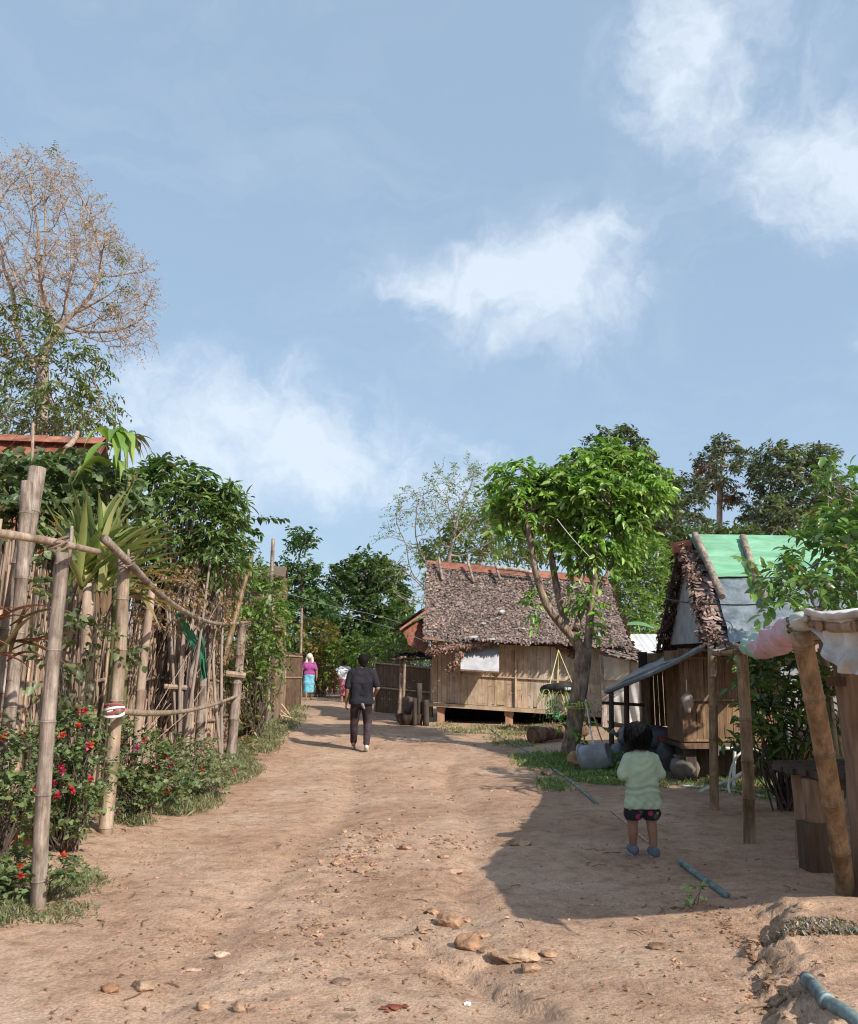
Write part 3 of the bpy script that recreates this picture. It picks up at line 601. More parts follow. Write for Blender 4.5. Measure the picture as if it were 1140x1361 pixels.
# ---------------------------------------------------------------- people
def remesh_blob(caps, voxel, smooth=3, wr=0.0, wf=18.0, seed=0, clampz=None, clamptop=None, dispf=None):
    """tapered capsules -> one continuous smooth surface; returns verts, polys"""
    mb = MB()
    for (p, q, r0, r1) in caps:
        p = np.asarray(p, float); q = np.asarray(q, float); d = q - p; L = np.linalg.norm(d); n = 14
        if L < 1e-5: d = np.array([0, 0, 1.0]); L = 1e-5; q = p + d * L
        d = d / L; a = np.linspace(-PI / 2, 0, 5); b_ = np.linspace(0, PI / 2, 5)
        pts = [p + d * (math.sin(x) * r0) for x in a] + [q + d * (math.sin(x) * r1) for x in b_]
        rr = [max(1e-4, math.cos(x) * r0) for x in a] + [max(1e-4, math.cos(x) * r1) for x in b_]
        ref = np.array([0, 1.0, 0]) if abs(d[1]) < .9 else np.array([1.0, 0, 0]); s = nrm(np.cross(d, ref)); u = np.cross(d, s); an = np.arange(n) * 2 * PI / n
        ring = np.array(pts)[:, None] + (s[None, None] * np.cos(an)[None, :, None] + u[None, None] * np.sin(an)[None, :, None]) * np.array(rr)[:, None, None]
        i = np.arange(len(pts) - 1)[:, None] * n; j = np.arange(n)[None]; k = (j + 1) % n
        mb.add(ring.reshape(-1, 3), np.stack([i + j, i + k, i + n + k, i + n + j], -1).reshape(-1, 4))
    o = bpy.data.objects.new('tmp', mb.mesh('tmp', [])); COL.objects.link(o)
    m = o.modifiers.new('r', 'REMESH'); m.mode = 'VOXEL'; m.voxel_size = voxel
    if smooth: s_ = o.modifiers.new('s', 'SMOOTH'); s_.iterations = smooth; s_.factor = 0.5
    dg = bpy.context.evaluated_depsgraph_get(); me = bpy.data.meshes.new_from_object(o.evaluated_get(dg))
    V = np.zeros(len(me.vertices) * 3); me.vertices.foreach_get('co', V); V = V.reshape(-1, 3)
    F4 = []; F3 = []
    for p in me.polygons: (F4 if len(p.vertices) == 4 else F3).append(tuple(p.vertices))
    Nn = np.zeros(len(V) * 3); me.vertices.foreach_get('normal', Nn); Nn = Nn.reshape(-1, 3)
    bpy.data.objects.remove(o); bpy.data.meshes.remove(me)
    if wr:
        w = fbm(V[:, 0] * wf + V[:, 1] * wf * .6 + seed, V[:, 2] * wf * 1.6 + V[:, 0] * 6, 3, seed) + 0.5 * fbm(V[:, 0] * wf * .5 + V[:, 2] * wf * .7, V[:, 1] * wf, 2, seed + 5)
        V = V + Nn * (w * wr)[:, None]
    if dispf is not None: V = V + Nn * dispf(V, Nn)[:, None]
    if clampz is not None: V[:, 2] = np.where(V[:, 2] < clampz, clampz + (V[:, 2] - clampz) * 0.04, V[:, 2])
    if clamptop is not None: V[:, 2] = np.where(V[:, 2] > clamptop, clamptop, V[:, 2])
    return V, [np.array(F4)] + ([np.array(F3)] if F3 else [])
def skinobj(name, caps, voxel, mats, parent, M4, fcol=None, fmat=None, **kw):
    V, F = remesh_blob(caps, voxel, **kw); mb = MB()
    c = fcol(V) if fcol else (1, 1, 1)
    if fmat:
        for f in F: 
            mi = fmat(V[f].mean(1))
            for k in np.unique(mi): 
                pass
        mb.add((V @ M4[0].T) + M4[1], [], c)
        for f in F:
            mi = fmat(V[f].mean(1))
            for k in np.unique(mi): mb.F.append(f[mi == k]); mb.M.append(np.full((mi == k).sum(), k, np.int32))
    else: mb.add((V @ M4[0].T) + M4[1], F, c)
    return mb.build(name, mats, parent, smooth=True)
def hand(caps, w, d, r, side, curl=0.5, k=1.0, fwd=(0, 1, 0)):
    """palm plus five separate curled fingers; w wrist, d direction of the forearm"""
    w = np.asarray(w, float); d = nrm(d); f = nrm(np.asarray(fwd, float)); f = nrm(f - d * np.dot(f, d)); inn = nrm(np.cross(d, f)) * side
    pl = 0.085 * k
    for a in (-.024, -.008, .008, .024): caps.append((w + f * a * k * .7, w + d * pl + f * a * k, .013 * k, .0115 * k))
    for a, L in ((-.030, .062), (-.010, .075), (.010, .080), (.030, .072)):
        b = w + d * pl * .95 + f * a * k; c = b + nrm(d + inn * curl * .4) * L * .5 * k; e = c + nrm(d + inn * curl * 1.3) * L * .5 * k
        caps.append((b, c, .0085 * k, .008 * k)); caps.append((c, e, .008 * k, .0065 * k))
    b = w + d * pl * .3 + f * .028 * k; c = b + nrm(d * .7 + f * .8 + inn * .3) * .035 * k; e = c + nrm(d + f * .15 + inn * .3) * .03 * k
    caps.append((b, c, .012 * k, .0095 * k)); caps.append((c, e, .0095 * k, .0075 * k))
def headcaps(hc, s, face=1):
    """skull, jaw, nose, ears; hc centre, s head height; face along local +y"""
    h = np.asarray(hc, float); X = np.array([1, 0, 0.]); Y_ = np.array([0, 1, 0.]) ; Z = np.array([0, 0, 1.])
    c = [(h + Z * .10 * s - Y_ * .06 * s, h + Z * .10 * s - Y_ * .05 * s, .385 * s, .385 * s), (h + Z * .08 * s + Y_ * .08 * s, h + Z * .02 * s + Y_ * .10 * s, .33 * s, .30 * s),
         (h - Z * .12 * s + Y_ * .10 * s, h - Z * .27 * s + Y_ * .16 * s, .26 * s, .17 * s),
         (h - Z * .01 * s + Y_ * .40 * s, h - Z * .10 * s + Y_ * .47 * s, .035 * s, .055 * s),
         (h - Z * .22 * s + Y_ * .37 * s - X * .05 * s, h - Z * .22 * s + Y_ * .37 * s + X * .05 * s, .04 * s, .04 * s)]
    for sx in (-1, 1): c += [(h + X * sx * .37 * s + Z * .06 * s, h + X * sx * .38 * s - Z * .10 * s, .055 * s, .04 * s)]
    return c
def facemat(hc, s):
    h = np.asarray(hc, float)
    def f(C):
        q = (C - h) / s; m = np.zeros(len(C), int)
        for sx in (-1, 1): m[((q[:, 0] - sx * .15) ** 2 / .055 ** 2 + (q[:, 2] - .03) ** 2 / .022 ** 2 < 1) & (q[:, 1] > .2)] = 1
        m[(q[:, 0] ** 2 / .12 ** 2 + (q[:, 2] + .225) ** 2 / .028 ** 2 < 1) & (q[:, 1] > .25)] = 2
        return m
    return f
# ================================================================ HUT ON STILTS
def hut_one():
    A = P(572, 890, 20.9); B = P(803, 890, 19.9)
    t = thing('stilt_hut', 'bamboo hut on stilts with shaggy brown leaf-thatch roof and a white shutter', 'hut', [A[0], A[1], float(hgt(A[0], A[1]))])
    d = nrm(B - A); d[2] = 0; d = nrm(d); n = np.array([d[1], -d[0], 0])        # n points to the road
    if n[1] > 0: n = -n
    FL, FR = P(574, 933, 20.9), P(803, 948, 19.9); TL, TR = P(574, 852, 20.9), P(803, 862, 19.9)
    back = -n * 3.7
    def tint(u, v):
        w = sstep(.40, .60, 0.5 + 0.5 * fbm(u * 2.2 + 3, v * 1.2, 2, 77)) ; w = max(w, float(u < .1) * .2)
        g_ = sstep(.52, .62, u) * .75 + (1 - sstep(.08, .42, u)) * .45
        return np.array([1 + .08 * g_, 1 + .24 * g_, 1 + .5 * g_])
    wm = MB(); slats(wm, [FL, FR, TR, TL], 52, 3, cuts=3, colr=(.88, 1.12), tint=tint, wfill=.985, thick=.02, jit=.0015)
    slats(wm, [FL + back, FL, TL, TL + back], 34, 4, cuts=2); slats(wm, [FR, FR + back, TR + back, TR], 34, 5, cuts=2); slats(wm, [FR + back, FL + back, TL + back, TR + back], 40, 6, cuts=2)
    for (a, b) in ((FL, TL), (FR, TR)): pass
    gz = 0.5 * (TL + TL + back); apL = P(568, 748, 20.9 + 1.9); apR = P(808, 770, 19.9 + 1.9)
    for s, (e0, ap) in enumerate(((TL, apL), (TR, apR))):
        gq = [e0, e0 + back, ap - [0, 0, .14] - n * .02, ap - [0, 0, .14] + n * .02]; slats(wm, gq if s == 0 else [gq[1], gq[0], gq[3], gq[2]], 26, 8 + s, cuts=1)
    wm.build('wall', M['mat'], t)
    im = MB(); sheet(im, [FL - n * .04, FR - n * .04, TR - n * .04, TL - n * .04], 2, 2, .01, col=(.3, .3, .3)); sheet(im, [FL + back, FR + back, FR, FL], 2, 2, .04, col=(.5, .5, .5)); im.build('floor', M['darkwood'], t)
    bm_ = MB()     # battens
    for v in (.47,):
        a = FL + (TL - FL) * v + n * .03; b = FR + (TR - FR) * v + n * .03; beam(bm_, a, b, .03, .028, (1, 1, 1))
    for u in (0.0, .165, .5, .74, 1.0):
        a = FL + (FR - FL) * u + n * .028; b = TL + (TR - TL) * u + n * .028; beam(bm_, a, b, .045, .035, (.95, .95, .95), up=(0, 1, 0))
    bm_.build('batten', M['mat'], t)
    pk = MB()   # pale board at the left corner of the wall
    slats(pk, [FL + n * .05, FL + d * .38 + n * .05, TL + d * .38 + n * .05, TL + n * .05], 3, 31, cuts=2, colr=(.95, 1.15)); pk.build('corner_board', M['mat'], t)
    fb = MB(); beam(fb, FL - [0, 0, .05] - d * .08 + n * .03, FR - [0, 0, .05] + d * .05 + n * .03, .09, .085); fb.build('floor_beam', M['mat'], t)
    for k, (px, w) in enumerate(((585, 24), (678, 22), (779, 20))):
        u = (px - 574) / (803 - 574); a = FL + (FR - FL) * u - n * .10 - [0, 0, .095]; g0 = np.array([a[0], a[1], float(hgt(a[0], a[1])) - .2])
        p = MB(); beam(p, g0, a - [0, 0, .09], .17, .15, up=(0, 1, 0)); beam(p, a - [0, 0, .10], a - [0, 0, .0], .21, .17, up=(0, 1, 0)); p.build('stilt', M['redwood'], t)
        b = a - n * 3.4; p = MB(); beam(p, [b[0], b[1], 0], b, .16, .16, up=(0, 1, 0)); p.build('stilt', M['redwood'], t)
    sk = MB(); q0, q1 = FL - n * 2.4, FR - n * 2.4; sheet(sk, [[q0[0], q0[1], .05], [q1[0], q1[1], .05], q1 - [0, 0, .05], q0 - [0, 0, .05]], 2, 2, .03)  # dark sheets added to stand in for the shade under the floor
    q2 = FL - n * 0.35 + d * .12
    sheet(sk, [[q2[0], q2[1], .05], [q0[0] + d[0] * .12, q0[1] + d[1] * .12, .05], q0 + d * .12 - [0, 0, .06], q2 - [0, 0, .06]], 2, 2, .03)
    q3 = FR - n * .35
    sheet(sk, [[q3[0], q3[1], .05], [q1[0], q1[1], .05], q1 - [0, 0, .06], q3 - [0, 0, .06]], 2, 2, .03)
    sk.build('underfloor_shade_sheet', M['darkwood'], t)
    # roof: front slope through the pixels of its corners, back slope mirrored
    e0, e1 = P(561, 857, 20.9) + n * .55, P(838, 863, 19.9) + n * .55
    e0 = P(562, 848, e0[1]); e1 = P(838, 857, e1[1])
    def sagf(u, v): return 0.05 * fbm(u * 3.1 + 1, v * 2.3, 3, 71) - 0.05 * np.sin(v * PI) * (0.5 + u) - .03 * sstep(.1, 0, v) * np.sin(u * 17)
    rf = MB(); fq = [e0, e1, apR, apL]; thatch(rf, fq, 62, 130, .115, 12, lift=.05, disp=sagf, ragged=.6, colr=(.42, 1.45), warm=.12)
    be0 = e0 - n * 5.0; be1 = e1 - n * 5.0; thatch(rf, [be1, be0, apL, apR], 24, 50, .2, 13, lift=.05, colr=(.5, 1.2)); roof = rf.build('roof', M['thatch'], t)
    rc = MB(); hh = np.array([0, 0, .10])
    for s in (1, -1): sheet(rc, [apL + n * .24 * s - [0, 0, .13], apR + n * .24 * s - [0, 0, .13], apR + [0, 0, .06], apL + [0, 0, .06]][:: 1], 14, 3, .012, lambda u, v: .02 * fbm(u * 9, v * 2, 2, 5) + [0][0])
    rc.build('ridge_cap', M['rust'], roof)
    for (x0, y0, x1, y1) in ((583, 745, 588, 771), (621, 748, 630, 774), (658, 752, 665, 771), (709, 754, 715, 776), (766, 762, 777, 780)):
        u = (x0 - 568) / 240; Yr = (apL + (apR - apL) * u)[1]; s = MB(); tube(s, [P(x0, y0 - 4, Yr - .26), P((x0 + x1) / 2, (y0 + y1) / 2, Yr - .52), P(x1, y1, Yr - .72)], .036, 7, (1.1, 1.05, 1)); s.build('ridge_stick', M['bamboogrey'], roof)
    s = MB(); tube(s, spline([P(661, 755, 21.95), P(685, 757, 21.85), P(708, 761, 21.75)], 6), .05, 8, (1.5, 1.5, 1.45)); s.build('ridge_pole', M['bamboogrey'], roof)
    g = rng(5)
    for (px, py, rx, ry) in ((667, 813, .075, .05), (643, 829, .075, .02), (629, 847, .11, .035), (655, 850, .07, .02), (760, 781, .12, .05), (797, 844, .10, .04), (696, 836, .05, .02)):
        v = (858 - py) / 100.0; Yy = 20.3 + v * 1.85 - (px - 568) / 240 * .9
        o_ = np.array([0, 0, CAMZ]); dv = P(px, py, 10.0) - o_; fn = nrm(np.cross(e1 - e0, apL - e0)); fn = fn if fn[2] > 0 else -fn; c = o_ + dv * (np.dot(e0 + fn * .05 - o_, fn) / np.dot(dv, fn)); m_ = 7; a = np.arange(m_) * 2 * PI / m_; rr = g.uniform(.6, 1.2, m_)
        ax2 = nrm((apL - e0)); V = np.array([c + d * math.cos(x) * rx * q + ax2 * math.sin(x) * ry * 1.4 * q for x, q in zip(a, rr)]); s = MB()
        s.add(np.concatenate([V, V + n * .012 + [0, 0, .012]]), [np.array([list(range(m_))]), np.array([list(range(m_, 2 * m_))]), np.array([[i, (i + 1) % m_, m_ + (i + 1) % m_, m_ + i] for i in range(m_)])]); s.build('plastic_scrap', M['plaster'], roof)
    # rolled ends of thatch under the eave
    Ye = e0[1] - .12
    for k, pts in enumerate(([(572, 866), (592, 862), (622, 857), (655, 852)], [(613, 866), (606, 878), (597, 889)], [(742, 858), (757, 866), (770, 871)])):
        s = MB(); W = [P(x, y, Ye - .05 - .2 * (k == 2)) for x, y in pts]; q = spline(W, 14); rr = .085 if k == 0 else .06
        tube(s, q, rr * (1 + .25 * rng(k).normal(0, 1, 14)) if False else np.full(14, rr), 9, (.9, .8, .74))
        gg = rng(40 + k); m_ = 800 if k == 0 else 260; ii = gg.integers(0, 14, m_); O = q[ii] + nrm(gg.normal(0, 1, (m_, 3))) * rr * .95 + gg.normal(0, .015, (m_, 3)); leaves(s, O, gg.normal(0, 1, (m_, 3)) + [0, 0, -.4], .085, .05, gg, leafcol(gg, m_, (1.35, 1.12, .98), .4, .05))
        s.build('thatch_fringe', M['thatch'], roof)
    # red-brown purlin poking out at the left eave
    s = MB(); beam(s, P(562, 848, 20.35), P(590, 851, 20.25), .05, .05); s.build('purlin', M['redwood'], roof)
    # shutter propped open at its foot
    c0, c1 = P(612, 857, 20.62), P(663, 859, 20.4); b0, b1 = P(612, 889.5, 20.05), P(663, 892.5, 19.85)
    s = MB(); sheet(s, [b0, b1, c1, c0], 16, 10, .025, lambda u, v: .012 * fbm(u * 4, v * 3, 3, 9), (1.05, 1.05, 1.07)); sh = s.build('shutter', M['plaster'], t)
    s = MB(); beam(s, b0 - [0, 0, .015], b1 - [0, 0, .015], .03, .03); s.build('frame', M['wood'], sh)
    # side roof on the left
    q = [P(537, 836, 20.4), P(566, 862, 20.0), P(566, 812, 21.6), P(548, 818, 22.6)]
    s = MB(); qa = [P(531, 834, 20.6), P(532, 832, 23.6), P(568, 806, 23.6), P(568, 808, 20.9)]
    thatch(s, [qa[1], qa[0], qa[3], qa[2]], 10, 26, .2, 17, lift=.05, colr=(.5, 1.1)); 
    for k in range(7):
        f = k / 6; a = qa[0] * (1 - f) + qa[1] * f; b = qa[3] * (1 - f) + qa[2] * f; beam(s, a - [0, 0, .05], b - [0, 0, .05], .04, .04, (1.3, .8, .6))
    s.build('side_roof', M['thatch'], t)
    s = MB(); sheet(s, [P(543, 857, 20.8), P(568, 870, 20.6), P(568, 818, 21.2), P(534, 836, 21.0)], 8, 8, .03, lambda u, v: .03 * fbm(u * 5, v * 5, 2, 3), (1.0, .55, .45)); s.build('gable_screen', M['thatch'], t)
    s = MB(); thatch(s, [P(520, 876, 20.6), P(574, 874, 20.5), P(574, 866, 22.4), P(527, 868, 22.6)], 7, 20, .18, 18, lift=.05, colr=(.4, .9)); s.build('porch_roof', M['thatch'], t)
    for (px, py, h0) in ((529, 934, 872), (534, 939, 872)):
        b = GY(px, 20.9 if px == 529 else 20.6); s = MB(); bamboo(s, b - [0, 0, .1], P(px + 4, h0, b[1]), .04, px, .01, .35, 8); s.build('porch_post', M['bamboo'], t)
    # right lean-to
    s = MB(); qa = [P(806, 869, 18.9), P(872, 884, 18.5), P(836, 850, 20.0), P(800, 838, 20.9)]
    thatch(s, [P(803, 868, 19.2), P(866, 884, 18.7), P(872, 880, 19.6), P(812, 838, 20.9)], 12, 22, .17, 19, lift=.05, disp=lambda u, v: .04 * fbm(u * 3, v * 3, 2, 9), ragged=.6, colr=(.6, 1.25)); s.build('lean_to_roof', M['thatch'], t)
    s = MB(); sheet(s, [P(805, 957, 19.4), P(862, 968, 18.95), P(862, 884, 18.95), P(805, 868, 19.4)], 40, 24, .01, lambda u, v: .05 * fbm(u * 2 + v, v * 1.2, 3, 14) + .03 * np.sin(u * 26 + v * 9) * sstep(.1, .5, u) * (1 - v), (1, 1, 1))
    sheet(s, [P(862, 968, 18.95), P(866, 962, 22.0), P(866, 872, 22.0), P(862, 884, 18.95)], 12, 8, .01, lambda u, v: .03 * fbm(u * 4, v * 3, 2, 15)); w = s.build('tarp_wall', M['tarpwhite'], t)
    s = MB(); sheet(s, [P(803, 904, 19.25), P(836, 903, 19.0), P(836, 877, 19.0), P(801, 872, 19.3)], 16, 10, .012, lambda u, v: .03 * fbm(u * 3, v * 2, 3, 16), (.92, .84, .70)); s.build('cloth_patch', M['tarpwhite'], w)
    s = MB(); beam(s, GY(801, 19.45) - [0, 0, .1], P(801, 870, 19.45), .13, .13, (1.6, 1.6, 1.7), up=(0, 1, 0)); s.build('corner_post', M['bamboogrey'], t)
    return t
hut_one()
# ================================================================ hut with green and grey tarps
def hut_two():
    rL = P(909, 722, 13.2); rR = rL + np.array([5.2, .25, -.02]); eL = P(944, 858, 11.1); eR = eL + np.array([4.8, .25, .02]); bL = P(880, 866, 15.4); bR = bL + np.array([5.2, .2, 0])
    g0 = GY(950, 11.6); t = thing('tarp_roofed_hut', 'hut with a bright green and blue-grey tarp roof held down by bamboo poles', 'hut', g0)
    zf = float(P(960, 988, 11.6)[2])
    # thatch base under the tarps
    s = MB(); thatch(s, [eL, eR, rR, rL], 26, 60, .17, 51, lift=.05, colr=(.6, 1.35), warm=.12, ragged=.4); thatch(s, [bR, bL, rL, rR], 14, 36, .2, 52, lift=.05); roof = s.build('roof', M['thatch'], t)
    nn = nrm(np.cross(eR - eL, rL - eL)); off = nn * .09
    def qpt(u, v): return bil([eL, eR, rR, rL], np.array(u), np.array(v)) + off
    s = MB(); sheet(s, [qpt(.05, .0) - nn * .03, qpt(1.0, .0) - nn * .03, qpt(1.0, .60), qpt(.055, .60)], 90, 60, .008,
        lambda u, v: .035 * fbm(u * 7, v * 4, 5, 33, .6) + .030 * np.abs(np.sin((u * 30 - v * 7) + 1.5 * fbm(u * 4, v * 3, 2, 4))) ** 6 * sstep(.75, .1, v) * (u < .35)); s.build('grey_tarp', M['tarpgrey'], roof)
    s = MB(); sheet(s, [qpt(.045, .56) + nn * .03, qpt(1.0, .56) + nn * .03, qpt(1.0, 1.0) + nn * .03 + [0, 0, .03], qpt(.01, 1.0) + nn * .03 + [0, 0, .03]], 60, 30, .008, lambda u, v: .022 * fbm(u * 9, v * 4, 5, 34, .6) + .006 * np.sin(v * 60)); 
    sheet(s, [qpt(1.0, 1.0) + nn * .03 + [0, 0, .03], qpt(.01, 1.0) + nn * .03 + [0, 0, .03], rL + (bL - rL) * .35 + [0, .1, .12], rR + (bR - rR) * .35 + [0, .1, .12]], 30, 8, .008); s.build('green_tarp', M['tarpgreen'], roof)
    for (x0, y0, x1, y1) in ((922, 718, 958, 799), (985, 721, 1018, 808)):
        def on(px, py):     # point on the slope under a pixel
            o = np.array([0, 0, CAMZ]); dd = P(px, py, 10.0) - o; k = np.dot(eL + off - o, nn) / np.dot(dd, nn); return o + dd * k
        a, b = on(x0, y0), on(x1, y1); s = MB(); bamboo(s, a + nn * .10, b + nn * .07, .052, x0, .005, .5, 9, .95); s.build('roof_pole', M['bamboogrey'], roof)
    s = MB(); beam(s, rL + [-.12, .1, -.08], rL + [.14, -.1, -.05], .30, .16); s.build('ridge_cap', M['rust'], roof)
    # gable: thatch fringe, rafters, pale sheet
    s = MB(); gn = np.array([-1.0, -.12, 0])
    ff = [rL, eL]
    def gp(f, w, back=False): return (rL + ((bL if back else eL) - rL) * f) + np.array([w, 0, 0])
    sheet(s, [gp(.97, .10) + [0, .2, 0], gp(.93, .1, True), gp(.06, .1, True), gp(.06, .1)], 16, 14, .02, lambda u, v: .02 * fbm(u * 3, v * 3, 2, 61), (.66, .70, .76)); s.build('gable_sheet', M['plaster'], t)
    s = MB(); gg = rng(66)
    for f0, f1, m_ in ((.0, .42, 520), (.58, .76, 200), (.84, 1.0, 380), (.30, .6, 120)):
        f = gg.uniform(f0, f1, m_); O = rL[None] + (eL - rL)[None] * f[:, None] + np.stack([gg.uniform(-.08, .14, m_), gg.uniform(-.08, .1, m_), gg.uniform(-.08, .05, m_)], 1)
        leaves(s, O, gg.normal(0, .8, (m_, 3)) + [-.3, -.4, -.5], .085, .045, gg, leafcol(gg, m_, (1.2, 1.08, 1.0), .5, .06))
    f = gg.uniform(0, 1, 500); O = rL[None] + (bL - rL)[None] * f[:, None] + np.stack([gg.uniform(-.12, .14, 500), gg.uniform(-.05, .1, 500), gg.uniform(-.15, .03, 500)], 1)
    leaves(s, O, gg.normal(0, .6, (500, 3)) + [-.2, 0, -.6], .12, .055, gg, leafcol(gg, 500, (.6, .5, .48), .35, .08)); s.build('gable_fringe', M['thatch'], roof)
    s = MB(); beam(s, rL + [-.1, 0, -.15], bL + [-.1, 0, -.08], .05, .05); beam(s, rL + [-.02, .0, -.12], eL + [-.02, .0, -.08], .05, .05); s.build('rafter', M['darkwood'], t)
    for f in (.45, .62, .8, .97): s = MB(); a = gp(f, -.12, True); beam(s, a + [0, 0, -.1], a + [.5, -.1, -.1], .04, .04, (2, 1.8, 1.8)); s.build('purlin_end', M['darkwood'], t)
    # walls
    wl = P(903, 890, 11.75)[0]; wr = wl + 4.6; wy = 11.75; zt = 1.74
    s = MB(); slats(s, [[wl, wy, zf], [wr, wy + .15, zf], [wr, wy + .15, zt], [wl, wy, zt]], 70, 71, cuts=1, colr=(.75, 1.1), wfill=.98, thick=.02, jit=.002)
    slats(s, [[wr, wy + .15, zf], [wr, 15.0, zf], [wr, 15.0, zt], [wr, wy + .15, zt]], 30, 72, cuts=1); slats(s, [[wr, 15.0, zf], [wl + .4, 15.1, zf], [wl + .4, 15.1, zt], [wr, 15.0, zt]], 50, 73, cuts=1)
    slats(s, [[wl, 12.5, zf], [wl, wy, zf], [wl, wy, zt - .02], [wl, 12.5, zt - .02]], 10, 74, cuts=1, colr=(.6, .9), jit=.002); wall = s.build('wall', M['matdark'], t)  # last strips, left side: toned darker for the shade of the recess
    s = MB()
    for z in (zf + .55, zf + 1.1, zf + .03): beam(s, [wl, wy - .03, z], [wr, wy + .12, z], .02, .03, (1.1, 1.1, 1.1))
    s.build('batten', M['matdark'], t)
    s = MB(); sheet(s, [[wl, wy, zf - .02], [wr, wy + .15, zf - .02], [wr, 15.0, zf - .02], [wl, 15.0, zf - .02]], 2, 2, .06); beam(s, [wl - .05, wy - .05, zf - .04], [wr, wy + .1, zf - .04], .08, .07, (2.3, 1.9, 1.5)); s.build('floor', M['darkwood'], t)
    s = MB(); sheet(s, [[wl, wy + .35, .05], [wr, wy + .45, .05], [wr, wy + .45, zf - .06], [wl, wy + .35, zf - .06]], 2, 2, .03); s.build('underfloor_shade_sheet', M['darkwood'], t)  # dark sheet added for the shade below this floor
    for x in (wl + .1, wl + 1.2, wl + 2.4): s = MB(); beam(s, [x, wy + .1, -.1], [x, wy + .1, zf - .08], .14, .14, up=(0, 1, 0)); s.build('stilt', M['darkwood'], t)
    # dark sheet standing in for the shaded recess behind the awning
    s = MB(); cx = P(862, 890, 15.2)[0]; sheet(s, [[cx - .0, 15.3, .1], [wl + .3, 15.3, .1], [wl + .3, 15.3, 1.76], [cx - .0, 15.3, 1.76]], 2, 2, .03, col=(.6, .6, .6)); s.build('recess_shade_sheet', M['darkwood'], t)
    a = GY(853, 15.0); s = MB(); beam(s, a - [0, 0, .1], P(856, 893, 15.0), .15, .14, (1.15, 1.1, 1.1), up=(0, 1, 0)); s.build('corner_post', M['stick'], t)
    # awning sheet on thin dark posts
    lf, hf, lb, hb = P(804, 917, 12.4), P(945, 852, 11.15), P(822, 905, 15.2), P(884, 868, 15.3)
    s = MB(); sheet(s, [lf, hf, hb, lb], 30, 14, .035, lambda u, v: .03 * fbm(u * 4, v * 3, 3, 81) - .03 * np.sin(v * PI)); tube(s, spline([lf + [0, -.02, -.02], (lf + hf) / 2 + [0, -.02, -.06], hf + [0, -.02, -.02]], 12), .035, 7, (.9, .9, .9)); aw = s.build('awning', M['tarpgrey'], t)
    for f in (.1, .5, .9): 
        s = MB(); beam(s, lf + (lb - lf) * f + [0, 0, -.06], hf + (hb - hf) * f + [0, 0, -.06], .05, .04); s.build('awning_rafter', M['darkwood'], aw)
    for (px, Yb, top) in ((808, 14.2, 915), (828, 12.9, 906)):
        b = GY(px, Yb); s = MB(); tube(s, [b - [0, 0, .1], P(px + 4, top, Yb + .1)], [.045, .04], 7); s.build('awning_post', M['darkwood'], aw)
    s = MB(); beam(s, P(800, 934, 14.3), P(856, 937, 14.3), .06, .05); s.build('rail', M['darkwood'], aw)
    return t
hut_two()
